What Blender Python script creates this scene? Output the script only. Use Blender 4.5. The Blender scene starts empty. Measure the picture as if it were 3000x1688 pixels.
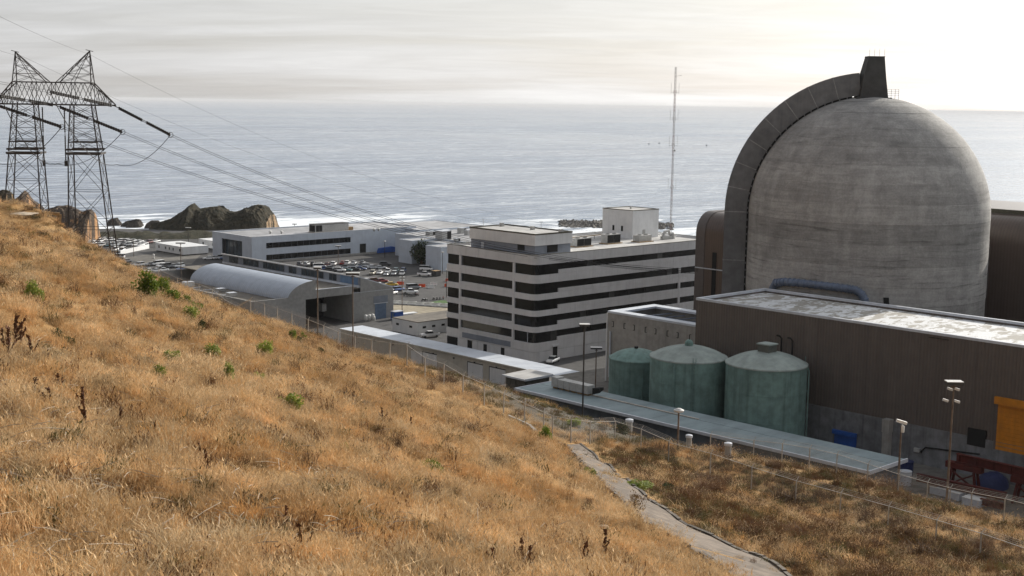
import bpy, bmesh, math, random
import numpy as np
from mathutils import Vector, Matrix, noise as mnoise
random.seed(7); RNG = np.random.default_rng(11)
SC = bpy.context.scene; COL = SC.collection
rad = math.radians
# Site axes: X and Y run along the walls of the plant (one common grid), Z is metres above the sea.
# ------------------------------------------------------------------ camera
CAM_Z, FPX = 90.0, 3900.0                       # eye height; focal length in pixels of a 3000 px wide picture
PITCH, ROLL, YAW = math.atan(539/3900), math.atan(.0159), rad(44)
H_ = Vector((math.sin(YAW), math.cos(YAW), 0)); R_ = Vector((math.cos(YAW), -math.sin(YAW), 0)); Z_ = Vector((0, 0, 1))
F_ = H_*math.cos(PITCH) - Z_*math.sin(PITCH); U_ = H_*math.sin(PITCH) + Z_*math.cos(PITCH)
CR = R_*math.cos(ROLL) + U_*math.sin(ROLL); CU = -R_*math.sin(ROLL) + U_*math.cos(ROLL)
cam = bpy.data.objects.new('camera', bpy.data.cameras.new('camera')); COL.objects.link(cam)
cam.data.sensor_width = 36; cam.data.lens = 36*FPX/3000; cam.data.clip_start = .5; cam.data.clip_end = 900000
mw = Matrix.Identity(4)
for i, v in enumerate((CR, CU, -F_)):
    for j in range(3): mw[j][i] = v[j]
mw[2][3] = CAM_Z; cam.matrix_world = mw; SC.camera = cam
# ------------------------------------------------------------------ sky, sun, exposure
SUN_EL, SUN_AZ = rad(21), rad(5)                # azimuth counted from +X towards +Y
SUN = Vector((math.cos(SUN_AZ)*math.cos(SUN_EL), math.sin(SUN_AZ)*math.cos(SUN_EL), math.sin(SUN_EL)))
SC.view_settings.view_transform = 'Standard'; SC.view_settings.look = 'None'
SC.cycles.use_denoising = True
SC.view_settings.exposure = 0.12; SC.view_settings.gamma = 1; SC.view_settings.use_curve_mapping = False
W = bpy.data.worlds.new('World'); SC.world = W; W.use_nodes = True
def build_world():
    t = W.node_tree; N = t.nodes; L = t.links; N.clear()
    def nd(ty, **k):
        n = N.new(ty)
        for a, b in k.items(): setattr(n, a, b)
        return n
    out = nd('ShaderNodeOutputWorld'); mix = nd('ShaderNodeMixShader')
    bg = nd('ShaderNodeBackground'); bg.inputs['Strength'].default_value = .1
    sk = nd('ShaderNodeTexSky', sky_type='NISHITA'); sk.sun_disc = False
    sk.sun_elevation = SUN_EL; sk.sun_rotation = rad(90)-SUN_AZ; sk.air_density = 1.2; sk.dust_density = 1.5
    L.new(sk.outputs[0], bg.inputs[0])
    tc = nd('ShaderNodeTexCoord'); D = tc.outputs['Generated']
    sep = nd('ShaderNodeSeparateXYZ'); L.new(D, sep.inputs[0])
    def m(op, a, b=None, c=None):
        n = nd('ShaderNodeMath', operation=op)
        for i, x in enumerate((a, b, c)):
            if x is None: continue
            if isinstance(x, (int, float)): n.inputs[i].default_value = x
            else: L.new(x, n.inputs[i])
        return n.outputs[0]
    # a thin cloud sheet: project the direction on a flat layer
    zz = m('ADD', m('MAXIMUM', sep.outputs[2], 0.0), .09)
    px, py = m('DIVIDE', sep.outputs[0], zz), m('DIVIDE', sep.outputs[1], zz)
    # rotate so streaks lie across the view to the sea
    ax = m('ADD', m('MULTIPLY', px, R_.x), m('MULTIPLY', py, R_.y)); ay = m('ADD', m('MULTIPLY', px, H_.x), m('MULTIPLY', py, H_.y))
    cmb = nd('ShaderNodeCombineXYZ'); L.new(m('ADD', m('MULTIPLY', ax, .42), m('MULTIPLY', ay, .10)), cmb.inputs[0]); L.new(ay, cmb.inputs[1])
    def nz(scale, det, rough, dist):
        n = nd('ShaderNodeTexNoise'); n.inputs['Scale'].default_value = scale; n.inputs['Detail'].default_value = det
        n.inputs['Roughness'].default_value = rough; n.inputs['Distortion'].default_value = dist
        L.new(cmb.outputs[0], n.inputs['Vector']); return n.outputs[0]
    n1 = nz(.55, 7, .55, .6); n2 = nz(2.6, 6, .6, 1.0)
    def rng(x, a, b, c, d):
        n = nd('ShaderNodeMapRange'); n.interpolation_type = 'SMOOTHSTEP'
        for i, v in enumerate((a, b, c, d)): n.inputs[i+1].default_value = v
        L.new(x, n.inputs[0]); return n.outputs[0]
    sd = nd('ShaderNodeVectorMath', operation='DOT_PRODUCT'); L.new(D, sd.inputs[0]); sd.inputs[1].default_value = SUN
    dt = m('MAXIMUM', sd.outputs['Value'], 0.0)
    # thin overcast is brightest round the sun and falls off away from it
    half = m('MULTIPLY', m('ADD', sd.outputs['Value'], 1.0), .5)
    glow = m('ADD', m('ADD', m('MULTIPLY', m('POWER', half, 3.0), .50), m('ADD', m('MULTIPLY', m('POWER', dt, 6.0), .40), m('MULTIPLY', m('POWER', dt, 34.0), 7.0))), m('MULTIPLY', m('EXPONENT', m('MULTIPLY', m('MAXIMUM', sep.outputs[2], 0.0), -9.0)), m('MULTIPLY', m('POWER', half, 1.5), .13)))
    body = m('ADD', rng(n1, .3, .7, -.075, .075), rng(n2, .3, .75, -.03, .04))
    br = m('ADD', m('ADD', m('MULTIPLY', body, m('ADD', m('MULTIPLY', dt, .8), .65)), .345), glow)
    cr = nd('ShaderNodeMix', data_type='RGBA'); L.new(m('MINIMUM', m('ADD', m('POWER', half, 2.0), .12), 1.0), cr.inputs[0])
    cr.inputs[6].default_value = (.93, .955, 1.035, 1); cr.inputs[7].default_value = (1.0, .996, .984, 1)
    b2 = nd('ShaderNodeBackground'); L.new(cr.outputs[2], b2.inputs[0]); L.new(br, b2.inputs[1])
    cov = rng(n1, .25, .62, .80, .93)
    L.new(cov, mix.inputs[0]); L.new(bg.outputs[0], mix.inputs[1]); L.new(b2.outputs[0], mix.inputs[2]); L.new(mix.outputs[0], out.inputs[0])
build_world()
sun = bpy.data.objects.new('sun', bpy.data.lights.new('sun', 'SUN')); COL.objects.link(sun)
sun.data.energy = 5.0; sun.data.angle = rad(.6); sun.data.color = (1, .93, .82)
sun.rotation_euler = (-SUN).to_track_quat('-Z', 'Y').to_euler(); sun.location = (0, 0, 300)
# ------------------------------------------------------------------ survey: bearings read off the photograph, turned into site points
def ray(u, v):
    a, b = (u-1500)/FPX, (844-v)/FPX
    return F_ + CR*a + CU*b
def Pz(u, v, z):                                # where that bearing meets the level z
    r = ray(u, v); t = (z-CAM_Z)/r.z; return Vector((r.x*t, r.y*t, z))
def Pd(u, v, d):                                # at a ground distance d
    r = ray(u, v); t = d/math.hypot(r.x, r.y); return Vector((r.x*t, r.y*t, CAM_Z+r.z*t))
def onX(u, v, x):                               # on a wall x = const
    r = ray(u, v); t = x/r.x; return Vector((x, r.y*t, CAM_Z+r.z*t))
def onY(u, v, y):
    r = ray(u, v); t = y/r.y; return Vector((r.x*t, y, CAM_Z+r.z*t))
def ztop(p, v):                                 # height at which a vertical above p reaches picture row v
    lo, hi = p[2]-30, p[2]+120
    for _ in range(40):
        mid = (lo+hi)/2; q = Vector((p[0], p[1], mid-CAM_Z)); f = q.dot(F_)
        if 844-q.dot(CU)/f*FPX > v: lo = mid
        else: hi = mid
    return lo
G, G2 = 26.0, 35.0                              # plant grade and the upper terrace
# ------------------------------------------------------------------ mesh helpers
ORG = {}
class MB:
    def __init__(s): s.v = []; s.f = []
    def add(s, vs, fs):
        o = len(s.v); s.v += [tuple(p) for p in vs]; s.f += [tuple(i+o for i in f) for f in fs]; return s
    def box(s, x0, x1, y0, y1, z0, z1):
        return s.add([(x0,y0,z0),(x1,y0,z0),(x1,y1,z0),(x0,y1,z0),(x0,y0,z1),(x1,y0,z1),(x1,y1,z1),(x0,y1,z1)],
                     [(0,3,2,1),(4,5,6,7),(0,1,5,4),(1,2,6,5),(2,3,7,6),(3,0,4,7)])
    def prism(s, poly, z0, z1):
        n = len(poly)
        return s.add([(p[0],p[1],z0) for p in poly]+[(p[0],p[1],z1) for p in poly],
                     [tuple(range(n))[::-1], tuple(range(n, 2*n))]+[(i,(i+1)%n,n+(i+1)%n,n+i) for i in range(n)])
    def extrude(s, poly, axis, c0, c1):         # poly in the other two axes (x: (y,z)  y: (x,z))
        n = len(poly)
        mk = (lambda p, c: (c, p[0], p[1])) if axis == 'x' else (lambda p, c: (p[0], c, p[1]))
        return s.add([mk(p, c0) for p in poly]+[mk(p, c1) for p in poly],
                     [tuple(range(n))[::-1], tuple(range(n, 2*n))]+[(i,(i+1)%n,n+(i+1)%n,n+i) for i in range(n)])
    def bar(s, p, q, w, h=None):                # square bar between two points
        p, q = Vector(p), Vector(q); d = (q-p)
        if d.length < 1e-6: return s
        d.normalize(); up = Vector((0,0,1)) if abs(d.z) < .9 else Vector((0,1,0))
        a = d.cross(up).normalized()*w/2; b = a.cross(d).normalized()*(h or w)/2
        return s.add([p-a-b,p+a-b,p+a+b,p-a+b,q-a-b,q+a-b,q+a+b,q-a+b],
                     [(0,3,2,1),(4,5,6,7),(0,1,5,4),(1,2,6,5),(2,3,7,6),(3,0,4,7)])
    def tube(s, pts, r, n=6):
        pts = [Vector(p) for p in pts]; base = len(s.v); m = len(pts); rr = r if isinstance(r, (list, tuple)) else [r]*m
        for i, p in enumerate(pts):
            d = (pts[min(i+1,m-1)]-pts[max(i-1,0)]).normalized(); up = Vector((0,0,1)) if abs(d.z) < .95 else Vector((1,0,0))
            a = d.cross(up).normalized(); b = a.cross(d).normalized()
            for k in range(n):
                t = 2*math.pi*k/n; s.v.append(tuple(p+(a*math.cos(t)+b*math.sin(t))*rr[i]))
        for i in range(m-1):
            for k in range(n):
                s.f.append((base+i*n+k, base+i*n+(k+1)%n, base+(i+1)*n+(k+1)%n, base+(i+1)*n+k))
        s.f.append(tuple(base+k for k in range(n))[::-1]); s.f.append(tuple(base+(m-1)*n+k for k in range(n))); return s
    def lathe(s, prof, cx, cy, n=48, a0=0, a1=2*math.pi, cap=False):
        base = len(s.v); full = abs(a1-a0-2*math.pi) < 1e-6; m = n if full else n+1
        for r, z in prof:
            for k in range(m):
                t = a0+(a1-a0)*k/n; s.v.append((cx+r*math.cos(t), cy+r*math.sin(t), z))
        for i in range(len(prof)-1):
            for k in range(n):
                k2 = (k+1) % m
                s.f.append((base+i*m+k, base+i*m+k2, base+(i+1)*m+k2, base+(i+1)*m+k))
        if cap: s.f.append(tuple(base+(len(prof)-1)*m+k for k in range(m)))
        return s
    def build(s, name, mat, parent=None, smooth=False, kind=None):
        me = bpy.data.meshes.new(name); o0 = ORG.get(parent.name, Vector((0,0,0))) if parent else Vector((0,0,0))
        me.from_pydata([(p[0]-o0[0], p[1]-o0[1], p[2]-o0[2]) for p in s.v], [], s.f); me.update()
        me.materials.append(mat)
        if smooth: me.polygons.foreach_set('use_smooth', [True]*len(me.polygons))
        ob = bpy.data.objects.new(name, me); COL.objects.link(ob)
        if parent: ob.parent = parent; ORG[ob.name] = o0
        if kind: ob['kind'] = kind
        return ob
def tag(o, label=None, cat=None, group=None, kind=None):
    if label: o['label'] = label
    if cat: o['category'] = cat
    if group: o['group'] = group
    if kind: o['kind'] = kind
    return o
def thing(name, label, cat, loc=(0,0,0), group=None):
    o = bpy.data.objects.new(name, None); COL.objects.link(o); o.location = loc; o.empty_display_size = .3
    ORG[o.name] = Vector(loc); return tag(o, label, cat, group)
def copy_tree(o, parent=None):
    c = o.copy(); COL.objects.link(c); c.parent = parent
    for ch in o.children: copy_tree(ch, c)
    return c
def box(name, mat, parent, *b): return MB().box(*b).build(name, mat, parent)
def structure(o): o['kind'] = 'structure'; return o
def auto_smooth(o, ang=35):
    me = o.data; me.polygons.foreach_set('use_smooth', [True]*len(me.polygons)); me.set_sharp_from_angle(angle=rad(ang)); return o
# ------------------------------------------------------------------ materials
def newmat(name):
    m = bpy.data.materials.new(name); m.use_nodes = True; t = m.node_tree
    return m, t.nodes, t.links, t.nodes['Principled BSDF']
def link_math(N, L, op, a, b=None, clamp=False):
    n = N.new('ShaderNodeMath'); n.operation = op; n.use_clamp = clamp
    for i, x in enumerate((a, b)):
        if x is None: continue
        if isinstance(x, (int, float)): n.inputs[i].default_value = x
        else: L.new(x, n.inputs[i])
    return n.outputs[0]
def noise_out(N, L, vec, scale, det=5, rough=.55, dist=0):
    n = N.new('ShaderNodeTexNoise'); n.inputs['Scale'].default_value = scale; n.inputs['Detail'].default_value = det
    n.inputs['Roughness'].default_value = rough; n.inputs['Distortion'].default_value = dist
    if vec: L.new(vec, n.inputs['Vector'])
    return n.outputs[0]
def maprange(N, L, x, a, b, c, d, smooth=True):
    n = N.new('ShaderNodeMapRange'); n.interpolation_type = 'SMOOTHSTEP' if smooth else 'LINEAR'
    for i, v in enumerate((a, b, c, d)): n.inputs[i+1].default_value = v
    L.new(x, n.inputs[0]); return n.outputs[0]
def coords(N, L, stretch=(1,1,1), local=False):
    if local: src = N.new('ShaderNodeTexCoord').outputs['Object']
    else: src = N.new('ShaderNodeNewGeometry').outputs['Position']
    mp = N.new('ShaderNodeMapping'); mp.inputs['Scale'].default_value = stretch; L.new(src, mp.inputs['Vector']); return mp.outputs[0]
def mixc(N, L, fac, c1, c2):
    n = N.new('ShaderNodeMix'); n.data_type = 'RGBA'
    if isinstance(fac, (int, float)): n.inputs[0].default_value = fac
    else: L.new(fac, n.inputs[0])
    for i, c in ((6, c1), (7, c2)):
        if isinstance(c, tuple): n.inputs[i].default_value = (*c, 1) if len(c) == 3 else c
        else: L.new(c, n.inputs[i])
    return n.outputs[2]
def scalec(N, L, col, val):
    n = N.new('ShaderNodeVectorMath'); n.operation = 'SCALE'
    if isinstance(col, tuple): n.inputs[0].default_value = col
    else: L.new(col, n.inputs[0])
    if isinstance(val, (int, float)): n.inputs['Scale'].default_value = val
    else: L.new(val, n.inputs['Scale'])
    return n.outputs[0]
def bump(N, L, B, h, strength=.3, dist=.05):
    b = N.new('ShaderNodeBump'); b.inputs['Strength'].default_value = strength; b.inputs['Distance'].default_value = dist
    L.new(h, b.inputs['Height']); L.new(b.outputs[0], B.inputs['Normal']); return b
def simple(name, col, rough=.75, metal=0, var=.14, scale=1.2, bmp=0, stretch=(1,1,1), spec=.35, local=False, rand=0, streak=0):
    m, N, L, B = newmat(name)
    v = coords(N, L, stretch, local)
    n1 = noise_out(N, L, v, scale, 6, .6); n2 = noise_out(N, L, v, scale*.13, 3, .5)
    f = link_math(N, L, 'MULTIPLY', maprange(N, L, n1, .3, .7, 1-var, 1+var), maprange(N, L, n2, .3, .7, 1-var*.7, 1+var*.7))
    if streak:
        vs = coords(N, L, (1.3,1.3,.05), local); ns = noise_out(N, L, vs, 1.0, 4, .6)
        f = link_math(N, L, 'MULTIPLY', f, maprange(N, L, ns, .45, .75, 1.0, 1-streak))
    if rand:
        oi = N.new('ShaderNodeObjectInfo'); f = link_math(N, L, 'MULTIPLY', f, maprange(N, L, oi.outputs['Random'], 0, 1, 1-rand, 1+rand, False))
    L.new(scalec(N, L, tuple(col), f), B.inputs['Base Color'])
    B.inputs['Roughness'].default_value = rough; B.inputs['Metallic'].default_value = metal; B.inputs['Specular IOR Level'].default_value = spec
    if bmp: bump(N, L, B, n1, bmp, .05)
    return m
def ribbed(name, col, axis, pitch, var=.08, rough=.55, metal=0, bmp=.5, rand=0):
    m, N, L, B = newmat(name)
    v = coords(N, L); sp = N.new('ShaderNodeSeparateXYZ'); L.new(v, sp.inputs[0])
    s = link_math(N, L, 'SINE', link_math(N, L, 'MULTIPLY', sp.outputs['XYZ'.index(axis)], 2*math.pi/pitch))
    n1 = noise_out(N, L, v, .5, 5, .6); vs = coords(N, L, (1.2,1.2,.04)); n2 = noise_out(N, L, vs, 1.0, 4, .6)
    f = link_math(N, L, 'MULTIPLY', maprange(N, L, n1, .3, .7, 1-var, 1+var), maprange(N, L, n2, .3, .7, 1-var, 1+var))
    f = link_math(N, L, 'MULTIPLY', f, maprange(N, L, s, -1, 1, .9, 1.06, False))
    L.new(scalec(N, L, tuple(col), f), B.inputs['Base Color']); B.inputs['Roughness'].default_value = rough; B.inputs['Metallic'].default_value = metal
    bump(N, L, B, s, bmp, .06); return m
def glass_mat(name, col=(.006,.0065,.007), rough=.1, spec=.3):
    m, N, L, B = newmat(name); v = coords(N, L)
    n = noise_out(N, L, v, .35, 3); oi = N.new('ShaderNodeObjectInfo')
    f = link_math(N, L, 'MULTIPLY', maprange(N, L, n, .3, .7, .6, 1.4), maprange(N, L, oi.outputs['Random'], 0, 1, .7, 1.3, False))
    L.new(scalec(N, L, tuple(col), f), B.inputs['Base Color']); B.inputs['Roughness'].default_value = rough; B.inputs['Specular IOR Level'].default_value = spec
    return m
M = {}
M['asphalt'] = simple('asphalt', (.058,.057,.058), .9, var=.22, scale=.35, bmp=.15)
M['old_asphalt'] = simple('old_asphalt', (.13,.122,.11), .92, var=.25, scale=.6, bmp=.3)
M['concrete'] = simple('concrete', (.33,.32,.30), .85, var=.12, scale=.7, bmp=.1, streak=.15)
M['block'] = simple('concrete_block', (.30,.30,.295), .85, var=.1, scale=.9, bmp=.1)
M['panel'] = simple('precast_panel', (.62,.62,.63), .8, var=.05, scale=.5, rand=.04, streak=.09)
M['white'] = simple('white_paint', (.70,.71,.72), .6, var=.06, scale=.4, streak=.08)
M['sky_tinted'] = simple('sky_tinted_white_paint', (.50,.555,.63), .65, var=.06, scale=.4, streak=.08)  # white walls with the blue of the sky light painted into the colour
M['white_roof'] = simple('white_roof', (.52,.56,.62), .6, var=.09, scale=.3)
M['grey_roof'] = simple('grey_roof', (.34,.345,.36), .85, var=.25, scale=.22)
M['flat_roof'] = simple('flat_roof', (.43,.425,.415), .9, var=.2, scale=.3)
M['dark_roof'] = simple('dark_roof', (.15,.135,.115), .9, var=.2, scale=.5)
M['tan'] = ribbed('tan_siding', (.50,.47,.41), 'Y', .45, .06)
M['brown'] = ribbed('brown_siding', (.105,.088,.078), 'Y', .55, .08)
M['brown_smooth'] = ribbed('brown_cladding', (.088,.062,.050), 'Y', .7, .06, .38, 0, .15)
M['brown_trim'] = simple('brown_trim', (.11,.095,.09), .45, var=.08)
M['blue_grey'] = simple('blue_grey_cladding', (.20,.225,.27), .6, var=.1, scale=.6)
M['vault'] = ribbed('vault_cladding', (.36,.41,.49), 'Y', .9, .05, .45, 0, .12)
M['green'] = simple('green_tank_paint', (.165,.265,.245), .75, var=.2, scale=.6, streak=.3)
M['green_dome'] = simple('green_tank_roof', (.27,.315,.30), .8, var=.18, scale=.5)
M['green_roof'] = simple('green_grey_roof', (.20,.255,.275), .7, var=.16, scale=.35, stretch=(.4,1,1))
M['gutter'] = simple('gutter_paint', (.52,.55,.60), .5, var=.08)
M['glass'] = glass_mat('dark_glass')
M['blind'] = simple('window_blind', (.035,.036,.036), .35, 0, .2, 1, spec=.4)
M['glass_blue'] = glass_mat('bluish_glass', (.03,.045,.06), .1)
M['dark'] = simple('dark_recess', (.012,.012,.012), .9, var=.2)
M['steel'] = simple('galvanised_steel', (.36,.36,.35), .55, .5, .12, 2)
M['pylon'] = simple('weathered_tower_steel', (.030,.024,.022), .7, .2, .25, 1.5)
M['wire'] = simple('conductor', (.03,.03,.032), .6, .4, .1, 1)
M['insul'] = simple('insulator_glaze', (.016,.014,.014), .6, 0, .15, 2)
M['pole'] = simple('rusty_lamp_pole', (.15,.115,.09), .8, .1, .25, 1.5)
M['pole_dark'] = simple('dark_lamp_pole', (.05,.045,.042), .7, .1, .2, 1.5)
M['lamp_head'] = simple('lamp_housing', (.55,.55,.54), .5, 0, .1, 2)
M['lamp_dark'] = simple('lamp_housing_dark', (.045,.045,.045), .6, 0, .1, 2)
M['blue'] = simple('blue_paint', (.02,.09,.36), .5, 0, .12, 1.5)
M['blue_door'] = simple('blue_grey_door', (.11,.16,.24), .55, 0, .1, 1.5)
M['orange'] = simple('orange_door_paint', (.52,.20,.012), .55, 0, .10, 1.2, streak=.15)
M['red_steel'] = simple('red_primer_steel', (.085,.015,.011), .8, 0, .25, 1.2)
M['safety_orange'] = simple('safety_orange', (.62,.07,.015), .6, 0, .1, 2)
M['white_plastic'] = simple('white_plastic', (.68,.68,.66), .55, 0, .1, 2)
M['hvac'] = simple('hvac_casing', (.42,.42,.41), .6, .1, .12, 1.5)
M['rust'] = simple('rusty_pan', (.26,.17,.08), .85, 0, .35, 2)
M['kerb'] = simple('old_kerb', (.10,.085,.07), .9, 0, .3, 1.2, bmp=.4)
M['pale_rock'] = simple('pale_rock', (.40,.33,.25), .9, 0, .25, 1.5, bmp=.6)
M['stalk'] = simple('dry_dock_stem', (.10,.042,.018), .9, 0, .4, 9)
M['twig'] = simple('bleached_twig', (.40,.33,.25), .85, 0, .2, 6)
M['wood'] = simple('weathered_wood', (.30,.24,.18), .85, 0, .25, 3)
M['tyre'] = simple('tyre_rubber', (.015,.015,.015), .85, 0, .1, 5, local=True)
M['car_glass'] = simple('car_glass', (.012,.014,.017), .07, 0, .1, 5, spec=.6, local=True)
M['headlight'] = simple('headlight_glass', (.6,.6,.58), .15, 0, .05, 5, spec=.6, local=True)
M['taillight'] = simple('tail_light_red', (.35,.012,.01), .25, 0, .05, 5, local=True)
M['skin'] = simple('skin', (.42,.25,.17), .6, 0, .05, 5, local=True)
M['cloth_blue'] = simple('blue_work_jacket', (.08,.14,.30), .9, 0, .1, 8, local=True)
M['cloth_white'] = simple('white_work_shirt', (.6,.6,.6), .9, 0, .1, 8, local=True)
M['cloth_dark'] = simple('dark_trousers', (.035,.04,.06), .9, 0, .1, 8, local=True)
CARCOL = dict(white=(.80,.80,.80), silver=(.48,.50,.52), grey=(.16,.17,.185), black=(.012,.012,.014), red=(.26,.018,.014), maroon=(.09,.012,.012),
              blue=(.03,.07,.20), yellow=(.60,.38,.012), beige=(.36,.33,.26), teal=(.05,.12,.14))
for k, c in CARCOL.items():
    m = simple('car_paint_'+k, c, .32, 0 if k in ('white','yellow','red','beige') else .25, .04, 2, spec=.6, local=True); M['car_'+k] = m
    m.node_tree.nodes['Principled BSDF'].inputs['Coat Weight'].default_value = .5
def dome_concrete():
    m, N, L, B = newmat('weathered_concrete')
    v = coords(N, L, (1,1,1)); vh = coords(N, L, (.10,.10,.9)); vv = coords(N, L, (.9,.9,.07))
    a = noise_out(N, L, v, .22, 8, .65, .5); b = noise_out(N, L, vh, .8, 9, .72, .8); c = noise_out(N, L, vv, .7, 6, .65)
    sp = N.new('ShaderNodeSeparateXYZ'); L.new(v, sp.inputs[0])
    f = link_math(N, L, 'MULTIPLY', maprange(N, L, a, .28, .72, .80, 1.16), maprange(N, L, b, .36, .64, 1.10, .87))
    f = link_math(N, L, 'MULTIPLY', f, maprange(N, L, c, .35, .72, 1.05, .90))
    d = noise_out(N, L, coords(N, L, (.05,.05,1.0)), 1.3, 6, .7, 1.2)         # dark run-off stains under the pour joints
    low = maprange(N, L, sp.outputs[2], 58, 78, 1.0, .45)
    f = link_math(N, L, 'MULTIPLY', f, link_math(N, L, 'SUBTRACT', 1.0, link_math(N, L, 'MULTIPLY', maprange(N, L, d, .52, .70, 0, .5), low)))
    oi = N.new('ShaderNodeObjectInfo'); f = link_math(N, L, 'MULTIPLY', f, maprange(N, L, oi.outputs['Random'], 0, 1, .97, 1.03, False)); cs = N.new('ShaderNodeSeparateColor'); L.new(oi.outputs['Color'], cs.inputs[0]); f = link_math(N, L, 'MULTIPLY', f, cs.outputs[0])
    fine = noise_out(N, L, v, 2.5, 6, .7); f = link_math(N, L, 'MULTIPLY', f, maprange(N, L, fine, .3, .7, .88, 1.12))
    L.new(scalec(N, L, (.335,.330,.320), f), B.inputs['Base Color']); B.inputs['Roughness'].default_value = .88; B.inputs['Specular IOR Level'].default_value = .25
    bump(N, L, B, link_math(N, L, 'ADD', a, fine), .35, .15); return m
M['dome'] = dome_concrete()
M['duct_concrete'] = simple('duct_concrete', (.155,.158,.162), .85, 0, .16, .5, bmp=.15, rand=.05, streak=.12)
M['stack'] = simple('stack_steel', (.05,.05,.048), .8, 0, .2, .5)
def patchy_roof():
    m, N, L, B = newmat('peeling_membrane'); v = coords(N, L, (.55,1,1))
    a = noise_out(N, L, v, .55, 7, .62, .9); g = noise_out(N, L, v, .10, 3)
    k = maprange(N, L, link_math(N, L, 'ADD', a, link_math(N, L, 'MULTIPLY', g, .35)), .63, .71, 0, 1)
    fine = noise_out(N, L, v, 3, 5)
    L.new(scalec(N, L, mixc(N, L, k, (.62,.635,.65), (.30,.285,.255)), maprange(N, L, fine, .3, .7, .9, 1.1)), B.inputs['Base Color'])
    B.inputs['Roughness'].default_value = .8; return m
M['membrane'] = patchy_roof()
# ================================================================== THE SETTING
# ---- hillside: a thin-plate surface through surveyed points
FENCE = [(465,838,330),(520,832,305),(549,840,290),(583,847,272),(622,861,258),(659,877,248),(697,887,240),(734,898,232),(775,910,226),(813,930,218),(855,938,210),(903,941,203),(948,975,194),(991,988,188),(1040,1002,182),(1089,1021,176),(1142,1031,170),(1192,1055,163),(1245,1086,156),(1300,1121,148),(1356,1157,143),(1418,1183,139),(1475,1219,137),(1536,1247,136),(1592,1266,135),(1618,1288,135),(1672,1293,138),(1728,1302,142),(1801,1302,148),(1877,1321,147),(1958,1342,142)]
FENCE_B = [(2080,1330,160),(2207,1340,156),(2290,1358,153),(2370,1372,150),(2450,1390,148),(2540,1422,145),(2630,1456,142),(2714,1482,140),(2780,1500,138),(2843,1512,136),(2940,1530,134),(3040,1560,131),(3140,1590,128)]
FENCE_C = [(1958,1342,142),(2080,1392,139),(2200,1441,134),(2330,1478,130),(2460,1515,126),(2600,1556,122),(2740,1600,118),(2870,1640,115),(3000,1687,111),(3140,1735,107)]
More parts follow.
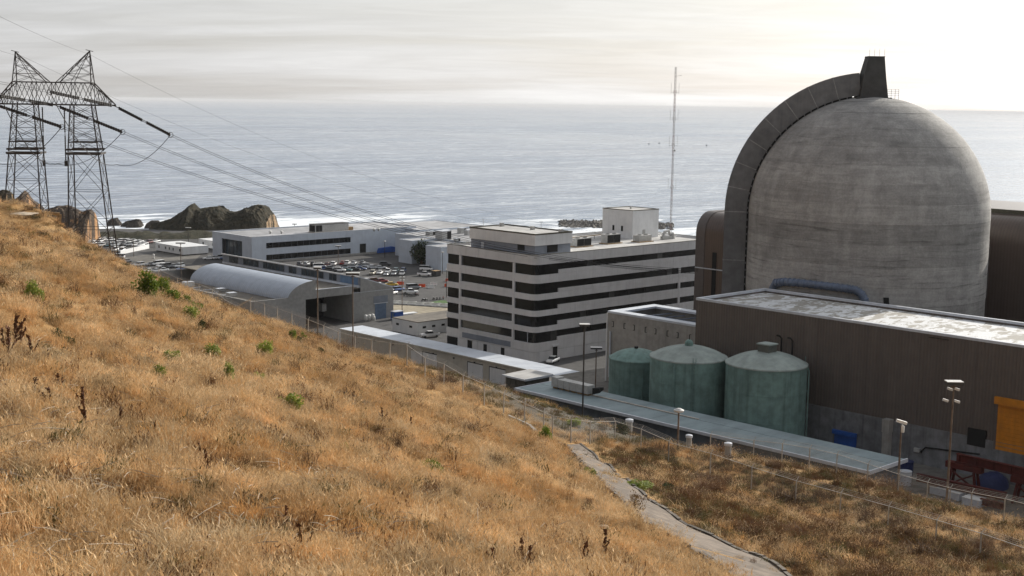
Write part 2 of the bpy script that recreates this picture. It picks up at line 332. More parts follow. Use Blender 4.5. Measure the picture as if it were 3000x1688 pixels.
# spot heights of the slope (x, y, z)
PTS = [(10.6,25.9,80.32),(14.7,22.7,80.23),(22.4,24.3,77.93),(33.3,31.8,73.23),(94.8,88.9,55.80),(78.8,69.4,60.16),(62.1,50.4,64.81),(51.6,37.9,67.78),(50.2,34.7,68.34),(92.6,73.2,56.12),(81.6,57.8,58.94),(76.0,48.2,60.50),(73.1,41.3,60.96),(94.9,45.0,54.69),(19.4,56.8,79.85),(92.0,33.8,58.16),(40.4,41.6,71.81),(43.4,41.5,70.24),(13.7,33.2,80.14),(19.3,46.2,79.76),(29.6,70.6,78.97),(48.3,114.8,77.46),(15.4,32.1,79.80),(21.6,45.0,78.93),(17.1,31.1,79.42),(24.2,44.1,77.89),(38.5,69.8,74.81),(18.5,29.4,79.31),(25.9,41.1,77.63),(39.8,63.1,74.42),(65.4,103.6,68.48),(21.4,29.7,78.45),(29.3,40.5,76.60),(43.3,59.9,73.27),(66.4,91.7,67.77),(24.8,30.0,77.33),(33.1,40.0,75.20),(46.7,56.5,71.63),(66.8,80.8,66.37),(28.6,30.7,76.07),(37.2,40.0,73.72),(50.5,54.4,70.04),(68.4,73.7,65.10),(127.4,96.7,48.11),(126.7,85.8,49.34),(125.8,78.0,49.89),(123.9,69.3,49.65),(122.8,62.9,49.76),(121.5,56.6,50.52),(118.4,48.6,51.18),(110.8,84.0,51.31),(108.4,71.7,51.42),(106.1,60.2,52.06),(103.5,50.1,52.64),(99.1,40.4,53.65),(103.6,125.9,58.31),(97.2,111.6,58.64),(94.5,101.9,58.29),(95.6,96.8,56.70),(96.9,94.0,55.52),(104.8,95.9,53.31),(112.2,94.9,51.48),(0.0,0.0,88.20),(-12.0,-12.0,91.00),(20.0,-25.0,86.00),(-25.0,20.0,91.00),(60.0,-60.0,72.00),(-60.0,60.0,96.00),(110.0,-40.0,52.00),(153.7,-120.0,35.30),(153.5,-60.0,35.30),(153.3,0.0,35.30),(153.2,40.0,35.30),(153.1,80.0,35.30),(153.2,115.0,35.30),(153.8,150.0,35.30),(203.0,200.0,26.30),(203.3,225.0,26.30),(203.6,250.0,26.30),(203.9,275.0,26.30),(203.3,300.0,26.30),(203.0,330.0,26.30),(203.0,360.0,26.30),(207.4,400.0,26.30),(216.9,440.0,26.30),(231.3,490.0,26.30),(245.5,540.0,26.30),(262.0,600.0,26.30),(98.5,251.4,70.18),(116.7,298.0,61.06),(108.9,257.9,67.82),(128.4,304.0,58.40),(112.4,259.7,67.49),(132.2,305.6,58.04),(117.5,261.9,65.41),(137.9,307.5,55.65),(122.4,264.0,62.60),(143.5,309.3,52.41),(125.1,264.9,60.76),(146.5,310.1,50.29),(130.3,266.9,57.80),(152.2,311.8,46.89),(132.5,269.1,55.94),(154.6,314.0,44.76),(136.9,272.6,54.25),(159.3,317.2,42.88),(144.1,280.1,51.25),(167.0,324.6,39.57),(157.4,295.7,46.30),(180.9,339.9,34.23),(171.9,310.6,41.54),(171.1,299.6,41.09),(159.7,269.2,43.11),(185.2,312.2,30.10),(151.8,245.9,44.33),(178.1,288.4,30.94),(148.8,231.3,44.76),(175.9,273.3,31.08),(144.5,215.0,45.21),(172.4,256.5,31.15),(142.0,205.8,45.79),(170.4,246.9,31.54),(82.1,209.5,72.29),(91.4,216.5,69.80),(94.5,218.4,73.26),(99.1,220.8,70.52),(103.5,223.2,65.85),(105.9,224.2,61.67),(110.5,226.5,57.92),(112.7,228.8,49.35),(116.7,232.3,50.07),(123.5,240.1,55.41),(136.3,256.0,53.08),(150.1,271.2,47.71),(148.7,260.5,49.10),(136.8,230.5,51.35),(128.2,207.6,51.92),(124.5,193.4,51.80),(119.4,177.6,51.90),(116.4,168.7,54.92),(110.3,152.3,55.71),(103.9,137.0,57.35),(101.4,128.9,57.49),(98.7,119.5,57.51),(94.2,106.3,58.13),(92.5,96.9,57.59),(92.2,95.9,57.48)]
def foot_x(y):                                  # where the slope runs out on the plant floor
    return np.interp(y, [-200,100,160,185,200,280,310,380,430,520,600,800], [154,153,154,162,203,204,203,203,214,240,262,300])
def foot_z(y): return np.where(np.asarray(y, float) < 188, G2, G)
PT = np.array(PTS); S_ = 100.0
def rbf_fit(P):
    X = P[:, :2]/S_; n = len(X); d = np.linalg.norm(X[:,None]-X[None], axis=2); K = np.where(d > 1e-9, d*d*np.log(d+1e-12), 0)
    A = np.zeros((n+3, n+3)); A[:n,:n] = K+np.eye(n)*.003; A[:n,n] = 1; A[:n,n+1:] = X; A[n,:n] = 1; A[n+1:,:n] = X.T
    return X, np.linalg.solve(A, np.concatenate([P[:,2], np.zeros(3)]))
RX, RW = rbf_fit(PT)
def hill(x, y):
    x = np.atleast_1d(np.asarray(x, float)); y = np.atleast_1d(np.asarray(y, float)); out = np.empty(len(x))
    for i in range(0, len(x), 20000):
        q = np.stack([x[i:i+20000], y[i:i+20000]], 1)/S_; d = np.linalg.norm(q[:,None]-RX[None], axis=2)
        out[i:i+20000] = (np.where(d > 1e-9, d*d*np.log(d+1e-12), 0)) @ RW[:-3] + RW[-3] + q @ RW[-2:]
    f = foot_x(y); over = x-f; zf = foot_z(y)
    return np.where(over > -3, np.minimum(out, zf+.2-(over+3)*.12), out)
def hz(x, y): return float(hill(x, y)[0])
def onhill(u, v, dmin=12, dmax=480):            # where a bearing first meets the slope
    r = ray(u, v); k = math.hypot(r.x, r.y); d = np.geomspace(dmin, dmax, 500); x, y = r.x/k*d, r.y/k*d
    h = CAM_Z+r.z/k*d-hill(x, y); i = np.argmax(h < 0) if (h < 0).any() else len(d)-1
    i = max(i, 1); t = h[i-1]/(h[i-1]-h[i]) if h[i] < 0 else 0; dd = d[i-1]+(d[i]-d[i-1])*t
    return Vector((r.x/k*dd, r.y/k*dd, hz(r.x/k*dd, r.y/k*dd)))
def crest(u, v, d):                             # the fence follows the crest of the slope
    r = ray(u, v); k = math.hypot(r.x, r.y); dd = np.linspace(d-60, d+25, 86); x, y = r.x/k*dd, r.y/k*dd; i = int(np.argmax((hill(x, y)-CAM_Z)/dd)); return dd[i]
_c = [crest(*c) if c[0] < 960 else c[2] for c in FENCE]; _c = [np.mean(_c[max(i-1,0):i+2]) for i in range(len(_c))]
FENCE = [(u, v, float(k) if u < 960 else d) for (u, v, d), k in zip(FENCE, _c)]
fence_xy = np.array([tuple(Pd(*c))[:2] for c in FENCE])
def beyond_fence(x, y):                         # >0 beyond the fence, on the steep bank above the plant
    fy = fence_xy[:,1]; o = np.argsort(fy); return x-np.interp(y, fy[o], fence_xy[o,0])
def relief(x, y):                               # small lumps and hollows of the slope
    r = np.zeros(len(x))
    for k,(w,a) in enumerate(((9.0,.30),(3.6,.20),(1.5,.12))):
        r += a*np.sin(x/w*1.7+np.sin(y/w*1.1+k)*1.6+k*2)*np.cos(y/w*1.3+np.sin(x/w*.9)*1.4+k)
    return r
def gz(x, y):
    x = np.atleast_1d(np.asarray(x, float)); y = np.atleast_1d(np.asarray(y, float))
    return hill(x, y)+relief(x, y)*np.clip((foot_x(y)-x)/20, 0, 1)
def build_hill():
    naz, nr = 300, 300
    az = np.linspace(rad(-80), rad(75), naz); r = np.concatenate([[0.0], np.geomspace(2.5, 560, nr-1)])
    A, R = np.meshgrid(az, r); x = R*(H_.x*np.cos(A)+R_.x*np.sin(A)); y = R*(H_.y*np.cos(A)+R_.y*np.sin(A))
    z = gz(x.ravel(), y.ravel()); over = x.ravel()-foot_x(y.ravel())
    v = np.stack([x.ravel(), y.ravel(), z], 1); idx = np.arange(naz*nr).reshape(nr, naz)
    f = np.stack([idx[:-1,:-1], idx[:-1,1:], idx[1:,1:], idx[1:,:-1]], 2).reshape(-1, 4)
    keep = over[f].min(1) < 14; f = f[keep]
    me = bpy.data.meshes.new('hillside'); me.from_pydata(v.tolist(), [], f.tolist()); me.update()
    bare = np.clip(beyond_fence(v[:,0], v[:,1])/10, 0, 1)*(v[:,1] > 96)
    at = me.attributes.new('bare', 'FLOAT', 'POINT'); at.data.foreach_set('value', bare.astype(np.float32))
    me.polygons.foreach_set('use_smooth', [True]*len(me.polygons))
    m, N, L, B = newmat('dry_slope'); P = coords(N, L)
    a = noise_out(N, L, P, .12, 6, .6); b = noise_out(N, L, P, 1.1, 7, .7); c = noise_out(N, L, P, 6, 5, .7)
    col = mixc(N, L, maprange(N, L, b, .3, .7, 0, 1), (.25,.15,.065), (.40,.26,.12)); col = mixc(N, L, maprange(N, L, a, .35, .65, 0, .5), col, (.34,.19,.07))
    at = N.new('ShaderNodeAttribute'); at.attribute_name = 'bare'
    dirt = mixc(N, L, maprange(N, L, b, .35, .7, 0, 1), (.075,.068,.056), (.15,.13,.10))
    col = mixc(N, L, link_math(N, L, 'MULTIPLY', at.outputs['Fac'], maprange(N, L, link_math(N, L, 'ADD', a, at.outputs['Fac']), .7, 1.1, 0, 1)), col, dirt)
    L.new(scalec(N, L, col, maprange(N, L, c, .3, .7, .75, 1.2)), B.inputs['Base Color']); B.inputs['Roughness'].default_value = .95; B.inputs['Specular IOR Level'].default_value = .1
    bump(N, L, B, link_math(N, L, 'ADD', b, c), .8, .12)
    me.materials.append(m); ob = bpy.data.objects.new('hillside', me); COL.objects.link(ob); structure(ob)
build_hill()
# ---- plant floor, terrace
def sheet(name, poly, z, mat): 
    return structure(MB().add([(p[0],p[1],z) for p in poly], [tuple(range(len(poly)))]).build(name, mat))
def uvpoly(z, *uv): return [tuple(Pz(u, v, z))[:2] for u, v in uv]
E_coast = [(520,-260),(520,40),(470,160),(430,260),(418,380),(420,452)] + uvpoly(G, (1000,668),(700,668),(560,673),(440,672),(330,670),(240,672),(60,676),(-300,680))
sheet('plant_ground', [(150,-260)]+E_coast+[(150,720)], G, M['asphalt'])
t = MB(); tp = [(148,-220),(262,-220),(262,176),(226,183),(200,186),(170,187),(148,187)]
t.prism(tp, G+.01, G2); structure(t.build('terrace', M['old_asphalt']))
# parking stalls, road markings, dry field, lawn and far lot
sheet('dirt_field', uvpoly(G+.004, (1140,892),(1320,902),(1322,925),(1150,918)), G+.004, simple('dry_dirt', (.30,.26,.19), .95, 0, .2, .5, bmp=.3))
lawn = sheet('lawn', uvpoly(G+.008, (1240,889),(1290,880),(1330,880),(1330,893),(1262,893)), G+.008, simple('lawn_grass', (.05,.11,.02), .9, 0, .3, 1.5, bmp=.5))
sheet('yard_pavement', uvpoly(G+.006, (360,756),(480,738),(600,735),(560,775),(420,772)), G+.006, M['old_asphalt'])
# ---- sea
def build_sea():
    me = bpy.data.meshes.new('sea'); n = 96; rr = [250, 900, 3000, 12000, 60000, 250000]
    v = []; f = []
    for r in rr: v += [(r*math.cos(2*math.pi*k/n), r*math.sin(2*math.pi*k/n), 0) for k in range(n)]
    for i in range(len(rr)-1): f += [(i*n+k, i*n+(k+1)%n, (i+1)*n+(k+1)%n, (i+1)*n+k) for k in range(n)]
    me.from_pydata(v, [], f); m, N, L, B = newmat('sea_water'); P = coords(N, L)
    # wave trains run to the shore, crests lie along R
    def wcoord(sx, sy):
        mp = N.new('ShaderNodeMapping'); mp.vector_type = 'POINT'; mp.inputs['Rotation'].default_value = (0,0,YAW+.12); mp.inputs['Scale'].default_value = (sx, sy, 1); L.new(P, mp.inputs['Vector']); return mp.outputs[0]
    h1 = noise_out(N, L, wcoord(.011,.030), 1, 6, .66, .7); h2 = noise_out(N, L, wcoord(.05,.11), 1, 5, .68, .6); h3 = noise_out(N, L, wcoord(.0016,.0042), 1, 4, .6, 1.2)
    h4 = noise_out(N, L, wcoord(.00035,.0009), 1, 4, .6, 1)
    h = link_math(N, L, 'ADD', link_math(N, L, 'MULTIPLY', h1, 1.7), link_math(N, L, 'MULTIPLY', h2, .55))
    h = link_math(N, L, 'ADD', h, link_math(N, L, 'MULTIPLY', h3, 2.5))
    bp = bump(N, L, B, h, 1.0, 1.0)
    L.new(mixc(N, L, maprange(N, L, h3, .35, .65, 0, 1), (.026,.080,.175), (.045,.115,.22)), B.inputs['Base Color'])
    L.new(maprange(N, L, h4, .35, .65, .15, .22), B.inputs['Roughness']); B.inputs['IOR'].default_value = 1.333; B.inputs['Specular IOR Level'].default_value = .5
    # surf: white water where the swell breaks on the rocks
    d = N.new('ShaderNodeVectorMath'); d.operation = 'DOT_PRODUCT'; L.new(P, d.inputs[0]); d.inputs[1].default_value = H_
    fn = noise_out(N, L, wcoord(.010,.040), 1, 9, .68, 1.6); fb = noise_out(N, L, wcoord(.004,.012), 1, 3, .5, .6)
    near = maprange(N, L, d.outputs['Value'], 900, 1300, .30, -.20, False)
    s = link_math(N, L, 'ADD', link_math(N, L, 'ADD', fn, near), link_math(N, L, 'MULTIPLY', link_math(N, L, 'SUBTRACT', fb, .5), .55))
    whitecap_glare = link_math(N, L, 'ADD', noise_out(N, L, wcoord(.022,.12), 1, 8, .72, 1.0), link_math(N, L, 'MULTIPLY', link_math(N, L, 'SUBTRACT', fb, .5), .25))  # pale streaks: whitecaps, and the sea's glare painted in as white
    foam_glare = link_math(N, L, 'MAXIMUM', maprange(N, L, s, .58, .74, 0, 1), maprange(N, L, whitecap_glare, .43, .70, 0, .52))
    D2 = N.new('ShaderNodeBsdfDiffuse'); D2.inputs[0].default_value = (.80,.84,.88,1); ms = N.new('ShaderNodeMixShader')
    L.new(foam_glare, ms.inputs[0]); L.new(B.outputs[0], ms.inputs[1]); L.new(D2.outputs[0], ms.inputs[2]); L.new(ms.outputs[0], N['Material Output'].inputs[0])
    me.materials.append(m); ob = bpy.data.objects.new('sea', me); COL.objects.link(ob); structure(ob)
build_sea()
# ---- rocks and shore
def rock_mat(name, c1, c2, cliff=None):
    m, N, L, B = newmat(name); P = coords(N, L); a = noise_out(N, L, P, .25, 7, .65); b = noise_out(N, L, P, 1.1, 7, .7); c = noise_out(N, L, P, .09, 4)
    col = mixc(N, L, maprange(N, L, a, .35, .65, 0, 1), c1, c2)
    if cliff:
        g = N.new('ShaderNodeNewGeometry'); sp = N.new('ShaderNodeSeparateXYZ'); L.new(g.outputs['True Normal'], sp.inputs[0])
        steep = maprange(N, L, sp.outputs[2], .25, .5, 1, 0); st = noise_out(N, L, coords(N, L, (.35,.35,.06)), 1, 5, .6)
        col = mixc(N, L, link_math(N, L, 'MULTIPLY', steep, maprange(N, L, st, .44, .56, 0, 1)), col, cliff)
    L.new(scalec(N, L, col, maprange(N, L, b, .3, .7, .7, 1.3)), B.inputs['Base Color']); B.inputs['Roughness'].default_value = .95; B.inputs['Specular IOR Level'].default_value = .15
    bump(N, L, B, link_math(N, L, 'ADD', a, b), 1.0, .8); return m
M['scrub_rock'] = rock_mat('scrub_covered_rock', (.022,.022,.015), (.055,.046,.030), (.30,.21,.13))
M['cliff_rock'] = rock_mat('brown_cliff_rock', (.065,.050,.040), (.12,.092,.07), (.42,.24,.12))
M['wet_rock'] = rock_mat('wet_rock', (.030,.026,.022), (.065,.055,.045))
M['scrub'] = rock_mat('dark_coastal_scrub', (.022,.024,.014), (.055,.050,.032))
M['rubble'] = rock_mat('rubble_rock', (.13,.12,.11), (.26,.25,.23))
def ridge(name, outline, d, depth, zb, mat, label, cat, n=90, rough=1.0, seed=0, n2=0, cut=(.0,.0), group=None, lean=.0):
    """A headland: crest outline given as bearings at distance d, with real thickness front to back."""
    us = [o[0] for o in outline]; cr = [Pd(u, v, d) for u, v in outline]
    u_ = np.linspace(us[0], us[-1], n); top = np.interp(u_, us, [p.z for p in cr]); X = np.interp(u_, us, [p.x for p in cr]); Y = np.interp(u_, us, [p.y for p in cr])
    m = 64; n = n*2; u_ = np.linspace(us[0], us[-1], n); top = np.interp(u_, us, [p.z for p in cr]); X = np.interp(u_, us, [p.x for p in cr]); Y = np.interp(u_, us, [p.y for p in cr]); v = []; back = Vector((H_.x, H_.y, 0))
    for j in range(m):
        t = -1+2*j/(m-1); pr = max(0, 1-abs(t)**2.2)**.62
        for i in range(n):
            e = min((i+.3)/(n*cut[0]+.01), 1)**.5*min((n-i-.7)/(n*cut[1]+.01), 1)**.5
            p = Vector((X[i], Y[i], 0))+back*t*depth/2*(.6+.4*e); q = Vector((p.x, p.y, seed*9.1))
            k = (mnoise.fractal(q*.07, 1, 2.1, 5)*2.6-abs(mnoise.noise(q*.13))*5+1.4-abs(mnoise.noise(q*.31))*3.2-abs(mnoise.noise(q*.7))*1.6)*rough*pr*1.25
            zt = zb+(top[i]-zb)*pr*(.35+.65*e)+k*(.55 if abs(t) < .12 else 1.2)
            v.append((p.x+mnoise.noise(q*.15)*1.2, p.y+mnoise.noise(q*.15+Vector((7,3,1)))*1.2, zt if 0 < j < m-1 else zb))
    f = [(j*n+i, j*n+i+1, (j+1)*n+i+1, (j+1)*n+i) for j in range(m-1) for i in range(n-1)]
    f += [tuple(range(j*n, j*n)) for j in ()]
    mb = MB().add(v, f); mb.f.append(tuple(j*n for j in range(m))); mb.f.append(tuple(j*n+n-1 for j in range(m))[::-1])
    o = mb.build(name, mat, None, False); return tag(o, label, cat, group)
ridge('headland_rock', [(443,668),(452,652),(500,640),(545,620),(558,606),(566,598),(574,603),(584,613),(632,606),(646,611),(664,620),(690,622),(712,616),(735,606),(755,599),(772,600),(781,608),(790,622),(800,630),(803,646)], 690, 52, 12, M['scrub_rock'],
      'long dark headland rock rising behind the car park, tan cliff at its right end', 'rock', n=150, rough=.30, seed=1, cut=(.03,.02))
ridge('cliff_rock', [(126,612),(160,604),(190,600),(215,606),(240,618),(262,613),(272,622),(274,650)], 620, 26, 10, M['cliff_rock'],
      'blocky brown cliff rock with orange faces beside the right tower leg', 'rock', n=90, rough=.32, seed=2, cut=(.04,.02))
ridge('pointed_rock', [(20,590),(55,575),(66,562),(74,556),(86,566),(100,585),(125,600)], 560, 20, 20, M['cliff_rock'],
      'small pointed brown rock on the skyline beside the left tower leg', 'rock', n=60, rough=.3, seed=3, cut=(.1,.05))
ridge('dark_rock', [(-60,560),(0,556),(14,551),(24,556),(40,570)], 540, 18, 22, M['scrub_rock'],
      'dark rock on the skyline at the left edge of the photo', 'rock', n=50, rough=.3, seed=4, cut=(.1,.05))
for i, (o, lab) in enumerate((([(317,650),(322,640),(345,638),(352,646),(358,652)], 'low blocky sea rock in the surf nearest the right tower leg'), ([(354,654),(375,646),(400,641),(418,642)], 'thin dark sea rock in the surf behind the blocky one'), ([(368,656),(385,650),(405,648),(414,656)], 'flat sea rock at the edge of the surf in front of the thin one'), ([(424,656),(440,647),(462,645),(470,652)], 'dark sea rock in the surf touching the left end of the headland'))):
    ridge('sea_rock', o, 985-i*8, 9, -1, M['wet_rock'], lab, 'rock', n=36, rough=.25, seed=10+i, cut=(.12,.12), group='rocks in the surf')
def bluff():                                    # scrub-covered edge of the land between the car park and the surf
    us = np.linspace(-250, 1100, 220); v = []; rows = 14
    for j in range(rows):
        for u in us:
            d = 628+j*5.2; zz = [26, 26.6, 27, 27.2, 27.2, 26.8, 26.2, 25.2, 23, 19, 14, 8, 3, -2][j]
            p = Pd(u, 700, d); q = Vector((p.x, p.y, 3)); v.append((p.x, p.y, zz+(mnoise.fractal(q*.12, 1, 2, 5)*1.5 if 0 < j < 13 else 0)))
    n = len(us); f = [(j*n+i, j*n+i+1, (j+1)*n+i+1, (j+1)*n+i) for j in range(rows-1) for i in range(n-1)]
    structure(MB().add(v, f).build('shore_bluff', M['scrub'], None, True))
bluff()
# breakwater: a mound of loose armour blocks
def breakwater():
    r = random.Random(5); mb = MB()
    for i in range(900):
        t = r.random(); u = 1640+t*330; w = r.random()
        crest = np.interp(u, [1640,1690,1715,1740,1790,1970],[676,662,655,652,656,664])
        p = Pz(u, 672+ (r.random())*10, 0); c = Pd(u, crest, 1010); s = r.uniform(1.2, 2.6)
        base = Pd(u, 690, 985+w*55); pr = 1-abs(2*w-1)
        q = Vector((base.x, base.y, max(-.5, c.z*pr**.8-s*.4)))
        a = [Vector((r.uniform(-1,1), r.uniform(-1,1), r.uniform(-1,1))).normalized()*s*r.uniform(.7,1.2) for _ in range(6)]
        ax = [Vector((1,0,0)),Vector((0,1,0)),Vector((0,0,1))]; rot = Matrix.Rotation(r.uniform(0,6.28), 3, Vector((r.random(),r.random(),r.random()+.1)).normalized())
        o = [q+rot@(ax[k]*s*sg*r.uniform(.7,1.2)) for k in range(3) for sg in (1,-1)]
        mb.add(o, [(0,2,4),(2,1,4),(1,3,4),(3,0,4),(2,0,5),(1,2,5),(3,1,5),(0,3,5)])
    o = mb.build('breakwater', M['rubble']); tag(o, 'grey rubble breakwater in the white water behind the office roof', 'breakwater', kind='stuff')
breakwater()
# ---- footpath with kerbs, on the right of the slope
PL = [(1648,1296),(1680,1335),(1734,1384),(1788,1437),(1838,1484),(1898,1534),(1990,1592),(2090,1642),(2190,1694),(2280,1737)]
PR = [(1700,1302),(1745,1330),(1800,1378),(1858,1428),(1925,1480),(2000,1530),(2095,1574),(2195,1622),(2290,1672),(2400,1735)]
def path():
    a = [onhill(*p) for p in PL]; b = [onhill(*p) for p in PR]; K = 60
    def res(pl):
        s = np.concatenate([[0], np.cumsum([(pl[i+1]-pl[i]).length for i in range(len(pl)-1)])]); t = np.linspace(0, s[-1], K)
        return np.stack([np.interp(t, s, [p[k] for p in pl]) for k in (0,1)], 1)
    A, B = res(a), res(b); v = []; n = 7
    for i in range(K):
        for k in range(n):
            q = A[i]+(B[i]-A[i])*k/(n-1); v.append([q[0], q[1], 0])
    v = np.array(v); zz = gz(v[:,0], v[:,1]).reshape(K, n)
    for _ in range(3): zz[1:-1] = (zz[:-2]+zz[1:-1]*2+zz[2:])/4
    lin = np.stack([np.interp(np.linspace(0,1,n), [0,1], [r[0], r[-1]]) for r in zz]); zz = np.maximum(zz, lin*.7+zz*.3)
    v[:,2] = zz.ravel()+.10
    f = [(i*n+k, i*n+k+1, (i+1)*n+k+1, (i+1)*n+k) for i in range(K-1) for k in range(n-1)]
    m = simple('worn_path_paving', (.140,.112,.088), .95, 0, .32, 1.3, bmp=.5)
    structure(MB().add(v.tolist(), f).build('path', m, None, True))
    r = random.Random(3)
    for side, edge in ((0, 0), (1, n-1)):       # kerb laid in stones, some sunk or missing
        par = thing('path_kerb', ('low stone kerb on the hill side of the footpath, partly buried', 'dark low stone kerb on the seaward side of the footpath')[side], 'kerb', tuple(v[edge]))
        V = v.reshape(K, n, 3)[:, edge]
        for i in range(K-1):
            if r.random() < (.42 if side == 0 else .08): continue
            p, q = Vector(V[i]), Vector(V[i+1]); q = q+(p-q)*.03; h = r.uniform(.02,.12) if side else r.uniform(.0,.12)
            p.z += h-.2; q.z += h-.2+r.uniform(-.03,.03); MB().bar(p, q, .22, .5).build('stone', M['kerb'], par)
    return A, B
PA, PB = path()
PATHC = (PA+PB)/2; PATHW = np.linalg.norm(PA-PB, axis=1)
def path_dist(x, y):
    d = np.full(len(x), 99.)
    for c, w in zip(PATHC, PATHW): d = np.minimum(d, np.hypot(x-c[0], y-c[1])-w/2)
    return d
# ---- grass: tufts scattered on the slope
def tuft(name, mat, n, h, spread, seed, lean=.5, w=.008, heads=.0, mats=None):
    r = random.Random(seed); mb = MB()
    for i in range(n):
        a = r.uniform(0, 6.283); q = spread*math.sqrt(r.random()); b = Vector((q*math.cos(a), q*math.sin(a), -.03)); hh = h*r.uniform(.5, 1.15)
        d = r.uniform(0, 6.283); ln = Vector((math.cos(d), math.sin(d), 0))*hh*lean*r.uniform(.2, 1.3); sd = Vector((-math.sin(d+r.uniform(-1,1)), math.cos(d), 0))*w*r.uniform(.7,1.5)
        m_ = b+ln*.35+Vector((0,0,hh*.6)); t = b+ln+Vector((0,0,hh*r.uniform(.75,1.0)))
        mb.add([b-sd, b+sd, m_+sd*.8, m_-sd*.8, t], [(0,1,2,3),(3,2,4)])
        if r.random() < heads: 
            k = Vector((r.uniform(-.03,.03), r.uniform(-.03,.03), .05)); mb.add([t-sd*1.8-k*.6, t+sd*1.8, t+k*1.3+ln*.1], [(0,1,2)])
    me = bpy.data.meshes.new(name); me.from_pydata(mb.v, [], mb.f); me.materials.append(mat); return bpy.data.objects.new(name, me)
def grass_mat(name, c1, c2, c3, tr=.22):
    m, N, L, B = newmat(name); oi = N.new('ShaderNodeObjectInfo'); P = oi.outputs['Location']
    a = noise_out(N, L, P, .10, 4, .6, .5); b = noise_out(N, L, P, .45, 4, .6)
    col = mixc(N, L, oi.outputs['Random'], c1, c2); col = mixc(N, L, maprange(N, L, link_math(N, L, 'ADD', link_math(N, L, 'MULTIPLY', a, .6), link_math(N, L, 'MULTIPLY', b, .4)), .42, .62, 0, .85), col, c3)
    g = noise_out(N, L, coords(N, L), 3.0, 4, .7)
    col = scalec(N, L, col, link_math(N, L, 'MULTIPLY', maprange(N, L, b, .32, .68, .62, 1.25), maprange(N, L, g, .3, .7, .7, 1.3)))
    L.new(col, B.inputs['Base Color']); B.inputs['Roughness'].default_value = .8; B.inputs['Specular IOR Level'].default_value = .15
    T = N.new('ShaderNodeBsdfTranslucent'); L.new(col, T.inputs[0]); ms = N.new('ShaderNodeMixShader'); ms.inputs[0].default_value = tr
    L.new(B.outputs[0], ms.inputs[1]); L.new(T.outputs[0], ms.inputs[2]); L.new(ms.outputs[0], N['Material Output'].inputs[0]); return m
GRASS_GOLD = grass_mat('golden_grass', (.48,.305,.135), (.80,.60,.36), (.45,.25,.09))
GRASS_PALE = grass_mat('pale_straw', (.72,.57,.37), (.64,.48,.28), (.54,.37,.18))
GRASS_BROWN = grass_mat('brown_weed', (.13,.065,.032), (.22,.12,.055), (.085,.055,.03), .15)
GRASS_OLIVE = grass_mat('olive_weed', (.12,.10,.038), (.19,.14,.055), (.09,.085,.03), .2)
